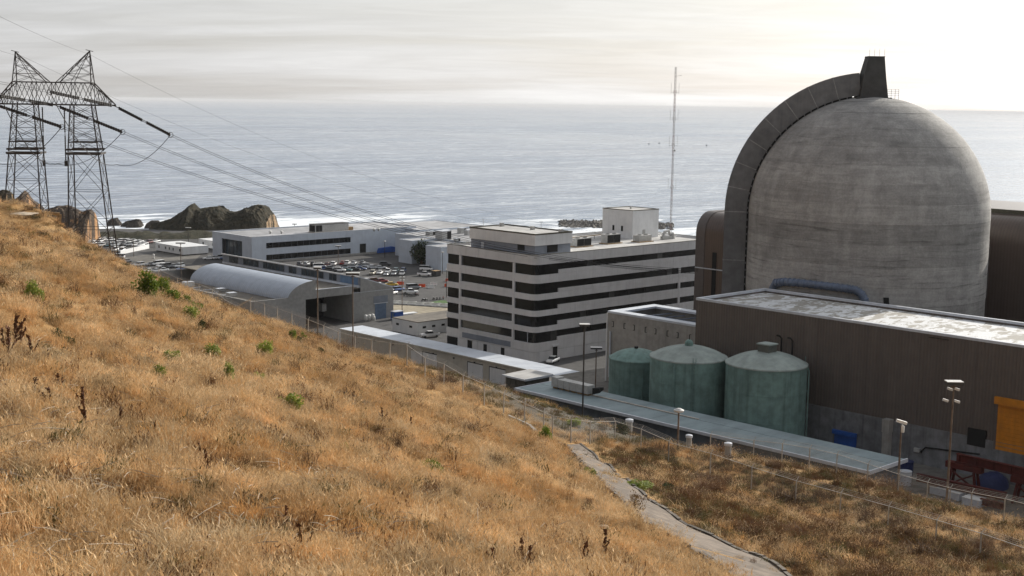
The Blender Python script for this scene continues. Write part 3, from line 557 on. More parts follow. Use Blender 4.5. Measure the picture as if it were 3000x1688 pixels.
def scatter():
    tcol = bpy.data.collections.new('tufts')
    protos = [tuft('tuft_a', GRASS_GOLD, 110, .46, .42, 1, .9, .0055, .3), tuft('tuft_b', GRASS_GOLD, 90, .56, .36, 2, .6, .0055, .4), tuft('tuft_c', GRASS_GOLD, 120, .34, .5, 3, 1.3, .006, .1), tuft('tuft_d', GRASS_GOLD, 90, .48, .52, 4, 1.1, .006, .3),
              tuft('tuft_e', GRASS_PALE, 46, .58, .4, 5, .9, .006, .5), tuft('tuft_f', GRASS_PALE, 36, .42, .55, 6, 1.8, .007, .2),
              tuft('tuft_g', GRASS_BROWN, 60, .50, .35, 7, .5, .008, .8), tuft('tuft_h', GRASS_BROWN, 44, .66, .24, 8, .3, .008, .8), tuft('tuft_i', GRASS_OLIVE, 80, .42, .4, 9, .8, .010, .5), tuft('tuft_j', GRASS_BROWN, 260, .95, .55, 10, .9, .010, .9)]
    for o in protos: tcol.objects.link(o)
    naz = rad(27); P = []
    for d0, d1, dens in ((14,40,12.0),(40,70,8.0),(70,120,4.4),(120,200,2.4),(200,300,1.2),(300,400,.6)):
        n = int(dens*naz*(d1*d1-d0*d0)); d = np.sqrt(RNG.uniform(d0*d0, d1*d1, n)); a = RNG.uniform(-naz, naz, n)
        x = d*(H_.x*np.cos(a)+R_.x*np.sin(a)); y = d*(H_.y*np.cos(a)+R_.y*np.sin(a)); k = np.full(n, {14:.9,40:1.0,70:1.2,120:1.5,200:2.0,300:2.4}[d0])
        P.append(np.stack([x, y, k], 1))
    P = np.concatenate(P); x, y, k = P.T
    bf = beyond_fence(x, y); bare = (bf > 2) & (y > 96); pdist = path_dist(x, y); fx = foot_x(y)
    u = RNG.random(len(x)); 
    clump = .7*np.sin(x*.55+np.sin(y*.4)*2)*np.cos(y*.6+np.sin(x*.37)*2)+.8*np.sin(x*1.7+np.sin(y*.9)*1.5)*np.sin(y*1.5+np.cos(x*.8)*1.5)+.5*np.sin(x*3.1+np.cos(y*2.3))*np.cos(y*3.3+np.sin(x*1.9))
    track = np.minimum(np.abs(y-(.62*x+18+3*np.sin(x*.06))), np.abs(y-(1.05*x+40+4*np.sin(x*.05+1)))); keep = (x < fx-1) & ((track > .55) | (u < .28)) & ((pdist > .12+RNG.normal(0,.16,len(x))) | (u < .035)) & (~bare | (u < .16)) & (u < .72+.36*clump)
    x, y, k, bare, clump, pdist = x[keep], y[keep], k[keep], bare[keep], clump[keep], pdist[keep]; n = len(x); z = gz(x, y)
    # right of the footpath more weeds grow among the grass
    side = (PATHC[:,0].min() < x) & (y < np.interp(x, PATHC[:,0][np.argsort(PATHC[:,0])], PATHC[:,1][np.argsort(PATHC[:,0])]))
    r = RNG.random(n); patch = np.sin(x*.21+2)*np.cos(y*.17)+np.sin(x*.09+y*.13)
    idx = RNG.integers(0, 4, n); idx = np.where(r < .17, RNG.integers(4, 6, n), idx); hollow = (clump < -.35) & (RNG.random(n) < .5); idx = np.where(hollow, RNG.choice([6,8,6,2], n), idx); far = np.clip((np.hypot(x, y)-60)/160, 0, 1); idx = np.where(r > .955-.04*(patch > .8)-.20*far, RNG.choice([6,7,8,8], n), idx)
    weed = side & (RNG.random(n) < np.clip(.62+.25*patch, .3, .9)); idx = np.where(weed, RNG.choice([6,7,8,8,6], n), idx); idx = np.where(bare, RNG.choice([6,8,8,2], n), idx)
    db = np.sin(x*.071+1.3+np.sin(y*.05)*2)*np.cos(y*.063+np.sin(x*.04)); idx = np.where((~bare) & (pdist > 1.5) & (RNG.random(n) < np.clip(db-.35, 0, 1)*.007+.0013+.005*side)*(np.hypot(x, y) > 62), 9, idx)
    me = bpy.data.meshes.new('dry_grass'); me.from_pydata(np.stack([x, y, z], 1).tolist(), [], [])
    def attr(nm, ty, data, key): at = me.attributes.new(nm, ty, 'POINT'); at.data.foreach_set(key, np.ascontiguousarray(data).ravel())
    rot = np.stack([RNG.normal(0,.14,n), RNG.normal(0,.14,n), RNG.uniform(0,6.28,n)], 1).astype(np.float32)
    s = (k*RNG.uniform(.55,1.35,n)*(1+.30*np.clip(clump,-1,1))).astype(np.float32); sc = np.stack([s, s, s/k**.85*np.clip(.42+.3*pdist, .42, 1)], 1).astype(np.float32)
    attr('rot','FLOAT_VECTOR',rot,'vector'); attr('sc','FLOAT_VECTOR',sc,'vector'); attr('idx','INT',idx.astype(np.int32),'value')
    ob = bpy.data.objects.new('dry_grass', me); COL.objects.link(ob); tag(ob, 'golden dry grass covering the hillside', 'grass', kind='stuff')
    ng = bpy.data.node_groups.new('scatter_grass', 'GeometryNodeTree'); ng.interface.new_socket('Geometry', in_out='INPUT', socket_type='NodeSocketGeometry'); ng.interface.new_socket('Geometry', in_out='OUTPUT', socket_type='NodeSocketGeometry')
    N, L = ng.nodes, ng.links; gi, go = N.new('NodeGroupInput'), N.new('NodeGroupOutput'); ip = N.new('GeometryNodeInstanceOnPoints'); ci = N.new('GeometryNodeCollectionInfo')
    ci.inputs['Collection'].default_value = tcol; ci.inputs['Separate Children'].default_value = True; ci.inputs['Reset Children'].default_value = True; ip.inputs['Pick Instance'].default_value = True
    def na(nm, ty):
        q = N.new('GeometryNodeInputNamedAttribute'); q.data_type = ty; q.inputs['Name'].default_value = nm
        return [o for o in q.outputs if o.enabled and o.name == 'Attribute'][0]
    e2r = N.new('FunctionNodeEulerToRotation')
    L.new(gi.outputs[0], ip.inputs['Points']); L.new(ci.outputs[0], ip.inputs['Instance']); L.new(na('rot','FLOAT_VECTOR'), e2r.inputs[0]); L.new(e2r.outputs[0], ip.inputs['Rotation'])
    L.new(na('sc','FLOAT_VECTOR'), ip.inputs['Scale']); L.new(na('idx','INT'), ip.inputs['Instance Index']); L.new(ip.outputs[0], go.inputs[0])
    md = ob.modifiers.new('scatter', 'NODES'); md.node_group = ng
scatter()
# ================================================================== BUILDINGS
# ---- reactor containment dome
DX, DY, DR = 242.0, 146.0, 24.0; SPR = 68.6
def dome():
    D = thing('containment_dome', 'huge domed grey concrete reactor building with a curved vent duct and stack on its left', 'reactor building', (DX, DY, G))
    r = random.Random(2); zs = [26, 36, 44, 49.5, 53.0, 56.6, 60.6, 64.8, SPR]
    for z0, z1, tone in zip(zs, zs[1:], (1, 1, .98, .97, 1.14, 1.16, .93, .82)):
        R = DR+r.uniform(-.05, .05); MB().lathe([(R-.08, z0), (R, z0+.025), (R, z1-.02), (R-.08, z1)], DX, DY, 120).build('concrete_lift', M['dome'], D, True)
        D.children[-1].color = (tone, tone, tone, 1); auto_smooth(D.children[-1], 30)
    ang = [0, 9, 18, 27, 37, 48, 60, 73, 90]
    for a0, a1, tone in zip(ang, ang[1:], (1.04, .94, 1.06, .92, .86, .94, .90, 1.0)):
        R = DR+r.uniform(-.05, .05); pr = [(R*math.cos(rad(a)), SPR+R*math.sin(rad(a))) for a in np.linspace(a0, a1, 9)]
        pr[-1] = (max(pr[-1][0], .05), pr[-1][1])
        MB().lathe([(pr[0][0]-.08, pr[0][1])]+pr+[(max(pr[-1][0]-.05,.02), pr[-1][1]-.06)], DX, DY, 120).build('concrete_lift', M['dome'], D, True); auto_smooth(D.children[-1], 30); D.children[-1].color = (tone, tone, tone, 1)
    # vent duct: a box-section rib that climbs the wall and arches to the stack
    fd = Vector((-.60, .80, 0)); ft = Vector((-fd.y, fd.x, 0)); T = 1.5; c0 = Vector((DX, DY, 0))
    def sec(r0, r1, ang=None, z=None):
        def pt(rr): return c0+fd*rr+Z_*z if z is not None else c0+fd*(rr*math.cos(ang))+Z_*(SPR+rr*math.sin(ang))
        a, b = pt(r0), pt(r1); return [a-ft*T, b-ft*T, b+ft*T, a+ft*T]
    def seg(ss):
        mb = MB(); v = [p for s in ss for p in s]; m = len(ss)
        f = [(i*4+k, i*4+(k+1)%4, (i+1)*4+(k+1)%4, (i+1)*4+k) for i in range(m-1) for k in range(4)]+[(3,2,1,0), tuple((m-1)*4+k for k in range(4))]
        o = mb.add(v, f).build('vent_duct_panel', M['duct_concrete'], D); return o
    r0, r1 = DR+.36, DR+4.9
    for z0, z1 in ((30,42),(42,50),(50,58.5),(58.5,SPR)): seg([sec(r0, r1, z=z0+.02), sec(r0, r1, z=z1-.02)])
    an = np.linspace(0, 84, 9)
    for a0, a1 in zip(an, an[1:]): seg([sec(r0, r1, ang=rad(a)) for a in np.linspace(a0+.03, a1-.03, 5)])
    def joint(**k0): return k0
    for kz in (42, 50, 58.5, SPR): 
        s0, s1 = sec(r0+.02, r1+.03, z=kz-.09), sec(r0+.02, r1+.03, z=kz+.09); T_ = .03
        v = [p+ft*(-T_ if q in (0,1) else T_) for s in (s0, s1) for q, p in enumerate(s)]; MB().add(v, [(0,1,5,4),(1,2,6,5),(2,3,7,6),(3,0,4,7),(3,2,1,0),(4,5,6,7)]).build('joint_seal', M['joint'], D)
    for a in an[1:-1]:
        s0, s1 = sec(r0+.02, r1+.03, ang=rad(a-.18)), sec(r0+.02, r1+.03, ang=rad(a+.18)); T_ = .03
        v = [p+ft*(-T_ if q in (0,1) else T_) for s in (s0, s1) for q, p in enumerate(s)]; MB().add(v, [(0,1,5,4),(1,2,6,5),(2,3,7,6),(3,0,4,7),(3,2,1,0),(4,5,6,7)]).build('joint_seal', M['joint'], D)
    mb = MB()                                   # brackets along the seam
    for z in np.arange(46, SPR, 1.5): p = c0+fd*(DR+.2)+Z_*z; mb.bar(p-ft*1.42, p+ft*1.42, .22, .4)
    for a in np.arange(2, 80, 3.6): p = c0+fd*((DR+.2)*math.cos(rad(a)))+Z_*(SPR+(DR+.2)*math.sin(rad(a))); mb.bar(p-ft*1.42, p+ft*1.42, .22, .4)
    o = mb.build('seam_bracket', M['duct_concrete'], D, kind='stuff')
    Ts, T = T, 1.25
    ss = [sec(DR-.3, DR+.41, z=z) for z in np.linspace(30, SPR, 12)]+[sec(DR-.3, DR+.41, ang=rad(a)) for a in np.linspace(3, 80, 30)]
    v = [p for s in ss for p in s]; m = len(ss)
    MB().add(v, [(i*4+k, i*4+(k+1)%4, (i+1)*4+(k+1)%4, (i+1)*4+k) for i in range(m-1) for k in range(4)]).build('seam_shade_strip', M['dark'], D)  # dark strip added to shut out daylight and paint the seam's shade
    # stack
    a = Vector((R_.x, R_.y, 0)); h = Vector((H_.x, H_.y, 0)); c = Vector((DX, DY, 0))-a*.15
    def ring(w, dpt, z, sh=0): return [c+a*(sx*w/2+sh)+h*(sy*dpt/2)+Z_*z for sx, sy in ((-1,-1),(1,-1),(1,1),(-1,1))]
    mb = MB(); A0, A1, A2 = ring(5.7, 5, 92.4, -.3), ring(4.5, 4.2, 96.4, -.2), ring(3.2, 3.0, 100.6, .1); v = A0+A1+A2
    mb.add(v, [(i*4+k, i*4+(k+1)%4, (i+1)*4+(k+1)%4, (i+1)*4+k) for i in range(2) for k in range(4)]+[(8,9,10,11)]).build('vent_stack', M['stack'], D)
    MB().add(ring(7.0, 6.5, 92.0, -.4)+ring(7.0, 6.5, 92.45, -.4), [(0,3,2,1),(4,5,6,7),(0,1,5,4),(1,2,6,5),(2,3,7,6),(3,0,4,7)]).build('stack_base', M['stack'], D)
    st = D.children[-2]
    MB().add(ring(3.35, 3.15, 100.52, .1)+ring(3.35, 3.15, 100.68, .1), [(0,3,2,1),(4,5,6,7),(0,1,5,4),(1,2,6,5),(2,3,7,6),(3,0,4,7)]).build('stack_rim', M['dark'], st); ORG['x'] = 0
    for s in (-1.5, -.5, .5, 1.5): MB().bar(c+a*(s+.1)-h*1.45+Z_*100.6, c+a*(s+.1)-h*1.6+Z_*102.2, .04).build('lightning_rod', M['steel'], D)
    mb = MB()
    for z in (92.9, 93.3, 93.7, 94.1): mb.bar(c+a*3.0+Z_*z, c+a*4.6+Z_*z, .05); mb.bar(c+a*4.6+Z_*z, c+a*4.6-h*2.5+Z_*z, .05)
    for q in (c+a*3.0, c+a*3.8, c+a*4.6, c+a*4.6-h*2.5): mb.bar(q+Z_*91.4, q+Z_*94.15, .06)
    mb.build('railing', M['steel'], D)
    # ribbed blue-grey pipe hugging the wall above the flat roof
    def oncyl(u, v, R):
        q = ray(u, v); A = q.x*q.x+q.y*q.y; B = -2*(q.x*DX+q.y*DY); C = DX*DX+DY*DY-R*R; t = (-B-math.sqrt(max(B*B-4*A*C, 0)))/(2*A)
        return Vector((q.x*t, q.y*t, CAM_Z+q.z*t))
    P0 = [oncyl(u, v, DR+1.0) for u, v in ((2262,847),(2272,829),(2300,826),(2340,829),(2390,835),(2440,841),(2480,846),(2505,850),(2522,860),(2532,876),(2534,892))]
    MB().tube(P0, .72, 12).build('wall_pipe', M['pipe_blue'], D, True)
    wp = D.children[-1]
    for i in range(1, len(P0)-1):
        for k in range(3):
            p = P0[i].lerp(P0[i+1], k/3); dd = (P0[i+1]-P0[i]).normalized()*.1; MB().tube([p-dd, p+dd], .84, 12).build('pipe_band', M['pipe_blue'], wp)
    p = oncyl(2596, 872, DR+.05); q = oncyl(2597, 893, DR+.05); dx = Vector((R_.x, R_.y, 0))*.5
    MB().add([q-dx-h*.12, q+dx-h*.12, p+dx-h*.12, p-dx-h*.12, q-dx+h*1, q+dx+h*1, p+dx+h*1, p-dx+h*1], [(0,1,2,3),(0,3,7,4),(1,5,6,2),(3,2,6,7)]).build('door_slot', M['dark'], D)
    # construction-joint tube seams and form ties
    return D
M['joint'] = simple('joint_mortar', (.27,.27,.265), .85, 0, .2, 2)
M['pipe_blue'] = simple('pipe_jacket_blue', (.15,.19,.27), .5, .1, .15, 1.5)
dome()
M['shaded'] = simple('shaded_concrete', (.17,.175,.185), .85, 0, .25, .6, streak=.4)  # tone darkened to paint in the yard's shade, streaks on top
# ---- brown flat-roofed auxiliary building in front of the dome
def auxiliary():
    x0, x1, y0, y1, zt = 188.0, 208.6, 20.0, 147.0, 56.0; zb = 41.0
    A = thing('auxiliary_building', 'long brown metal-clad building with flat peeling roof below the dome', 'building', (198, 84, G2))
    MB().add([(x0,y0,zb),(x0,y1,zb),(x0,y1,zt-.3),(x0,y0,zt-.3),(x0+.5,y0,zb),(x0+.5,y1,zb),(x0+.5,y1,zt-.3),(x0+.5,y0,zt-.3)],
             [(0,3,2,1),(4,5,6,7),(0,1,5,4),(2,3,7,6)]).build('front_wall', M['brown'], A)
    box('side_wall', M['brown'], A, x0+.5, x1, y1-.5, y1-.002, G2, zt-.3)
    box('rear_wall', M['brown'], A, x1-.5, x1-.002, y0, y1-.5, G2, zt-.3)
    box('concrete_base', M['shaded'], A, x0-.25, x0+.5, y0, y1-.1, G2-8, zb-.002)
    box('roof', M['membrane'], A, x0+.5, x1-.5, y0, y1-.5, zt-1.0, zt-.62)
    for b in ((x0-.08, x0+.55, y0, y1+.06), (x1-.55, x1+.06, y0, y1+.06), (x0+.55, x1-.55, y1-.55, y1+.06)): box('roof_coping', M['gutter'], A, *b, zt-.3, zt+.12)
    y = y1-7
    while y > y0+4:                             # construction seams in the cladding
        box('cladding_seam', M['brown_trim'], A, x0-.035, x0-.002, y, y+.1, zb, zt-.3); y -= 9.3
    def rect(name, mat, uv0, uv1, dep, par=A, x=x0, pr=.0):
        p, q = onX(*uv0, x), onX(*uv1, x); ya, yb = sorted((p.y, q.y)); za, zc = sorted((p.z, q.z))
        return box(name, mat, par, x-dep-pr, x-pr-.003, ya, yb, za, zc)
    p, q = onX(2927, 1180, x0), onX(2927, 1318, x0)      # orange roller door
    d = box('roller_door', M['orange'], A, x0-.22, x0-.01, p.y-13, p.y, q.z, p.z); d['label'] = 'large orange roller door'
    n = 12
    for i in range(n): box('slat', M['orange'], d, x0-.27, x0-.222, p.y-13, p.y, q.z+(p.z-q.z)*i/n+.05, q.z+(p.z-q.z)*(i+1)/n-.03)
    box('door_hood', M['orange'], d, x0-.8, x0-.275, p.y-13.4, p.y+.4, p.z-.1, p.z+1.0)
    box('door_jamb', M['brown_trim'], d, x0-.3, x0-.01, p.y+.02, p.y+.32, q.z, p.z-.12)
    p, q = onX(2448, 1256, x0-.26), onX(2508, 1318, x0-.26)
    d = box('roller_door', M['blue'], A, x0-.5, x0-.27, q.y, p.y, q.z-1, p.z-.4); d['label'] = 'small blue roller door'
    box('door_hood', M['blue'], d, x0-1.0, x0-.51, q.y-.2, p.y+.2, p.z-.7, p.z)
    rect('louvre', M['dark'], (2838, 1252), (2888, 1312), .3)
    rect('vent_slot', M['dark'], (2722, 988), (2782, 996), .25)
    p = onX(2600, 1245, x0-1); box('pilaster', M['concrete'], A, x0-1.4, x0-.26, p.y-.5, p.y+.6, G2, p.z-1.2); box('pilaster_cap', M['concrete'], A, x0-1.5, x0-.2, p.y-.6, p.y+.7, p.z-1.2, p.z+.9)
    for u, v in ((2290, 992), (2322, 999)):     # snorkel vents on the wall
        p = onX(u, v, x0-.6); MB().tube([p-Z_*3.5, p, p+Vector((-.3,.25,.45)), p+Vector((-.5,.7,.5))], .16, 8).build('wall_vent_pipe', M['dark'], A)
    pr = [onX(2699, 1322, x0-.4), onX(2711, 1311, x0-.4), onX(2870, 1331, x0-.4)]; MB().tube([pr[0]-Z_*.3, pr[0], pr[1], pr[2]], .12, 6).build('wall_conduit', M['dark'], A)
    rect('wall_cabinet', M['hvac'], (2684, 1310), (2698, 1324), .5, pr=.26)
    return A
auxiliary()
# ---- rounded brown turbine hall behind the dome
def rounded_hall(name, label, xw, depth, y0, y1, zt, r, trim):
    T = thing(name, label, 'building', (xw+depth/2, (y0+y1)/2, G))
    pr = [(xw, G)]+[(xw+r-r*math.cos(t), zt-r+r*math.sin(t)) for t in np.linspace(0, math.pi/2, 10)]+[(xw+depth, zt), (xw+depth, G)]
    MB().extrude(pr, 'y', y0, y1).build('curved_wall', M['brown_smooth'], T); auto_smooth(T.children[-1], 30)
    if trim:
        po = [(xw-.12, G)]+[(xw+r-(r+.12)*math.cos(t), zt-r+(r+.12)*math.sin(t)) for t in np.linspace(0, math.pi/2, 10)]+[(xw+depth, zt+.12), (xw+depth, G)]
        MB().extrude(po, 'y', y1-2.6, y1+.15).build('end_trim', M['brown_trim'], T); auto_smooth(T.children[-1], 30)
        p = onX(2092, 740, xw-.02); box('louvre_strip', M['dark'], T, xw-.16, xw-.005, p.y-.8, p.y+.4, 36, p.z)
        box('wall_conduit', M['gutter'], T, xw-.3, xw-.17, y1-10, y1, 50.3, 50.55)
    else: box('parapet', M['roof_edge'], T, xw+r-.6, xw+r-.2, y0, y1, zt+.003, zt+.9)
    n = int((y1-y0)/12)
    for i in range(1, n): box('wall_seam', M['brown_trim'], T, xw-.04, xw-.003, y0+(y1-y0)*i/n, y0+(y1-y0)*i/n+.12, G, zt-r)
    return T
M['roof_edge'] = simple('olive_roof_edge', (.075,.07,.05), .8, 0, .15, 1)
rounded_hall('turbine_hall', 'tall brown turbine hall with rounded eave, right of the dome', 268.0, 45, 40, 158, 68.4, 6.2, False)
rounded_hall('turbine_annexe', 'lower brown hall with rounded corner between the striped office and the dome', 262.0, 42, 160, 205.5, 64.2, 5.2, True)
# ---- six-storey striped office block
def office():
    X0, X1, Y0, Y1 = 231.0, 304.0, 231.0, 264.2
    O = thing('office_block', 'six storey pale office block with dark ribbon windows', 'office building', (265, 247, G))
    wb = [(48.0,50.55), (43.2,45.85), (39.05,41.65), (34.95,37.55), (30.9,33.5)]      # ribbon windows, top to bottom
    levels = [(50.55,53.0)]+[(wb[i+1][1], wb[i][0]) for i in range(4)]+[(28.6, 30.9), (26.0, 28.6)]
    box('core_wall', M['dark'], O, X0+.75, X1-.75, Y0+.75, Y1-.05, G, 52.2)
    rc = 2.0
    def corner(name, mat, z0, z1, off=0.0, th=.34):
        R = rc-off; po = [(X0+rc-R*math.cos(t), Y0+rc-R*math.sin(t)) for t in np.linspace(0, math.pi/2, 9)]; pi = [(X0+rc-(R-th)*math.cos(t), Y0+rc-(R-th)*math.sin(t)) for t in np.linspace(math.pi/2, 0, 9)]
        MB().prism(po+pi, z0, z1).build(name, mat, O); auto_smooth(O.children[-1], 30)
    ye = [X0+rc, 238.6, 245.2, 251.8, 258.8, Y1]; xe = [X0+rc]+list(np.linspace(239.4, X1, 11))
    g = .035
    for li, (z0, z1) in enumerate(levels):
        corner('corner_panel', M['panel'], z0+g, z1-g)
        for a, b in zip(ye, ye[1:]): box('facade_panel', M['panel'], O, X0, X0+.34, a+g, b-g, z0+g, z1-g)
        for i, (a, b) in enumerate(zip(xe, xe[1:])):
            drop = 0
            box('facade_panel', M['panel'], O, a+g, b-g, Y0, Y0+.34, z0+g, z1-g)
            if i >= 1 and 1 <= li <= 5:         # the ribbon is shallower away from the corner
                box('sill_panel', M['panel'], O, a+g, b-g, Y0+.002, Y0+.34, z1+.0, z1+.95) if li >= 2 or True else None
        if 2 <= li <= 5:
            for a, b in zip(ye[1:4], ye[2:5]): box('sill_panel', M['panel'], O, X0+.002, X0+.34, a+g, b-g, z1, z1+.55)
    for z0, z1 in wb:
        corner('corner_pane', M['glass'], z0+.01, z1-.01, .38, .2)
        for a, b in zip(ye, ye[1:]):
            for k in range(2): c, d = a+(b-a)*k/2, a+(b-a)*(k+1)/2; box('window_pane', M['glass'], O, X0+.38, X0+.6, c+.02, d-.02, z0+.01, z1-.01)
        for a, b in zip(xe, xe[1:]):
            for k in range(3): c, d = a+(b-a)*k/3, a+(b-a)*(k+1)/3; box('window_pane', M['blind'] if random.random() < .05 else M['glass'], O, c+.02, d-.02, Y0+.38, Y0+.6, z0+.01, z1-.01)
    for y in (238.35, 258.6): box('pier', M['panel'], O, X0-.05, X0+.42, y, y+.7, 28.6, 50.5)
    box('pier', M['panel'], O, 287.2, 287.9, Y0-.05, Y0+.42, 28.6, 46.0)
    for y in (259.6, 255.5): box('ground_window', M['glass'], O, X0-.03, X0-.004, y-(1.6 if y < 258 else 0), y+(4.2 if y > 258 else .2), 26.4, 28.5)
    box('ground_band', M['blue_grey'], O, X0-.06, X0-.004, 239.4, 257.8, 28.9, 30.3)
    for y in (248.2, 241.6): box('service_door', M['dark'], O, X0-.05, X0-.004, y, y+1.3, 26.05, 28.3)
    p = onY(1282+957*.359, 560+1370*.359, Y0); box('side_door', M['dark'], O, p.x-.8, p.x+.8, Y0-.05, Y0-.004, G+.05, 29.4); box('door_surround', M['panel'], O, p.x-1.2, p.x+1.2, Y0-.4, Y0-.06, 29.42, 29.8)
    box('roof', M['flat_roof'], O, X0+.34, X1-.3, Y0+.34, Y1-.3, 52.2, 52.45)
    for b in ((X0-.03, X0+.37, Y0+rc, Y1+.03), (X0+rc, X1, Y0-.03, Y0+.37), (X0+.4, X1, Y1-.35, Y1+.03), (X1-.35, X1+.03, Y0+.4, Y1-.36)): box('roof_coping', M['roof_edge'], O, *b, 53.0, 53.1)
    corner('roof_coping', M['roof_edge'], 53.0, 53.1, -.03, .4)
    box('rear_parapet', M['panel'], O, X0+.4, X1-.4, Y1-.34, Y1, 52.4, 52.99); box('end_parapet', M['panel'], O, X1-.34, X1, Y0+.35, Y1-.35, 26, 52.99)
    # penthouse on the near corner
    P = MB().box(233.9, 247.4, 234.2, 258.6, 54.9, 57.6).build('penthouse', M['white'], O)
    box('penthouse_base', M['blue_grey'], O, 234.2, 247.1, 234.5, 258.3, 52.45, 54.9)
    box('penthouse_roof', M['flat_roof'], P, 234.1, 247.2, 234.4, 258.4, 57.6, 57.66)
    for b in ((233.85,234.15,234.15,258.65), (247.15,247.45,234.15,258.65), (234.15,247.15,234.15,234.45), (234.15,247.15,258.35,258.65)): box('coping', M['roof_edge'], P, *b, 57.61, 57.95)
    box('louvre', M['dark'], O, 234.05, 234.198, 238.2, 240.6, 53.4, 55.6); box('door', M['gutter'], O, 234.05, 234.198, 253.2, 254.2, 52.5, 54.3); box('louvre', M['dark'], O, 238.6, 242.2, 234.3, 234.498, 53.0, 54.8)
    # lift tower
    T = MB().box(286.8, 298.2, 248.0, 259.6, 52.45, 60.4).build('lift_tower', M['white'], O)
    box('tower_roof', M['flat_roof'], T, 287.0, 298.0, 248.2, 259.4, 60.4, 60.45)
    for b in ((286.75,287.05,247.95,259.65), (297.95,298.25,247.95,259.65), (287.05,297.95,247.95,248.25), (287.05,297.95,259.35,259.65)): box('coping', M['roof_edge'], T, *b, 60.41, 60.62)
    for y in (254.9, 251.6): box('vent_opening', M['dark'], T, 286.7, 286.797, y, y+.7, 54.4, 55.9)
    box('tower_door', M['hvac'], T, 291.2, 292.3, 247.9, 247.997, 52.5, 54.9)
    MB().lathe([(.25, 60.45), (.25, 60.8), (.02, 61.2)], 292.5, 253.8, 10).build('roof_vent', M['steel'], T)
    box('window_frame', M['gutter'], O, X0+.3, X0+.37, 233.6, 233.75, 30.9, 33.4)
    # units and masts standing on the roof
    def hvac(x, y, w, d, h, lab, zb=52.45, fans=2, dark=True):
        U = thing('rooftop_unit', lab, 'air conditioner', (x+w/2, y+d/2, zb), 'rooftop units on the striped office')
        box('base_rail', M['rust'], U, x-.4, x+w+.4, y-.3, y+d+.3, zb, zb+.22); box('casing', M['hvac'], U, x, x+w, y+.25, y+d, zb+.22, zb+h)
        if dark:
            for k in range(2): box('coil_grille', M['dark'], U, x+w*k/2+.12, x+w*(k+1)/2-.12, y+.1, y+.245, zb+.4, zb+h-.15)
        for k in range(fans): MB().lathe([(.6, zb+h), (.62, zb+h+.25), (.5, zb+h+.25), (.45, zb+h+.05)], x+w*(k+.5)/fans, y+d/2, 14).build('fan_ring', M['steel'], U)
    zr = 53.2
    for i, ((u, v), w, h, lab, dk) in enumerate((((1713,722),5.6,2.3,'dark-fronted air conditioner on the office roof nearest the penthouse',True), ((1800,713),5.4,2.6,'dark-fronted air conditioner on the office roof in front of the lift tower',True), ((1893,708),5.2,1.9,'pale boxy air conditioner on the office roof below the lift tower door',False))):
        p = Pz(u, v, 52.6); hvac(p.x-w/2, max(p.y, 232), w, 2.6, h, lab, 52.45, 2, dk)
    p = Pz(1957, 698, 52.8); U = thing('roof_equipment', 'cluster of ducts and a fan at the right end of the office roof', 'roof equipment', (p.x, p.y, 52.45), 'rooftop units on the striped office')
    box('duct', M['steel'], U, p.x-2.2, p.x+1.8, p.y, p.y+1.0, 52.5, 53.4); MB().tube([(p.x-1.5,p.y+.5,53.3),(p.x-1.0,p.y+.5,54.6),(p.x+.8,p.y+.5,54.9),(p.x+1.4,p.y+.5,53.8)], .4, 10).build('bent_duct', M['hvac'], U); MB().lathe([(.8,52.5),(.8,53.9),(.5,54.3)], p.x+2.6, p.y+.6, 14, cap=True).build('fan_housing', M['hvac'], U)
    mb = MB(); q0, q1 = Pz(1668,703,53), Pz(1765,692,53)
    T2 = thing('pipe_rack', 'low pipe run on the office roof behind the air conditioners', 'pipes', (q0.x, q0.y, 52.45)); MB().tube([q0+Z_*.5, q1+Z_*.5], .14, 6).build('pipe', M['rust'], T2); MB().tube([q0+Z_*.9, q1+Z_*.9], .1, 6).build('pipe', M['steel'], T2)
    for k in range(5): c = q0.lerp(q1, k/4); box('support', M['steel'], T2, c.x-.08, c.x+.08, c.y-.08, c.y+.08, 52.45, 53.9-.5)
    for (u, v, h), lab in zip(((1416, 664, 2.0), (1585, 671, 1.9)), ('thin antenna on the left of the office penthouse roof', 'short forked antenna on the right of the office penthouse roof')):
        p = Pz(u, v, 57.7); A = thing('roof_antenna', lab, 'antenna', tuple(p)); MB().bar(p, p+Z_*h, .07).build('mast', M['steel'], A); MB().bar(p+Z_*h+Vector((R_.x,R_.y,0))*.5, p+Z_*h-Vector((R_.x,R_.y,0))*.5, .07).build('crossbar', M['steel'], A)
    for u, v in ((1470, 663), (1560, 673), (1643, 682)):
        p = Pz(u, v, 57.7); tag(MB().box(p.x-.5, p.x+.5, p.y-.4, p.y+.4, 57.67, 58.6).build('roof_vent', M['hvac']), {1470:'small box vent at the back of the penthouse roof', 1560:'small box vent in the middle of the penthouse roof', 1643:'small box vent at the right end of the penthouse roof'}[u], 'vent', 'vents on the penthouse roof')
office()
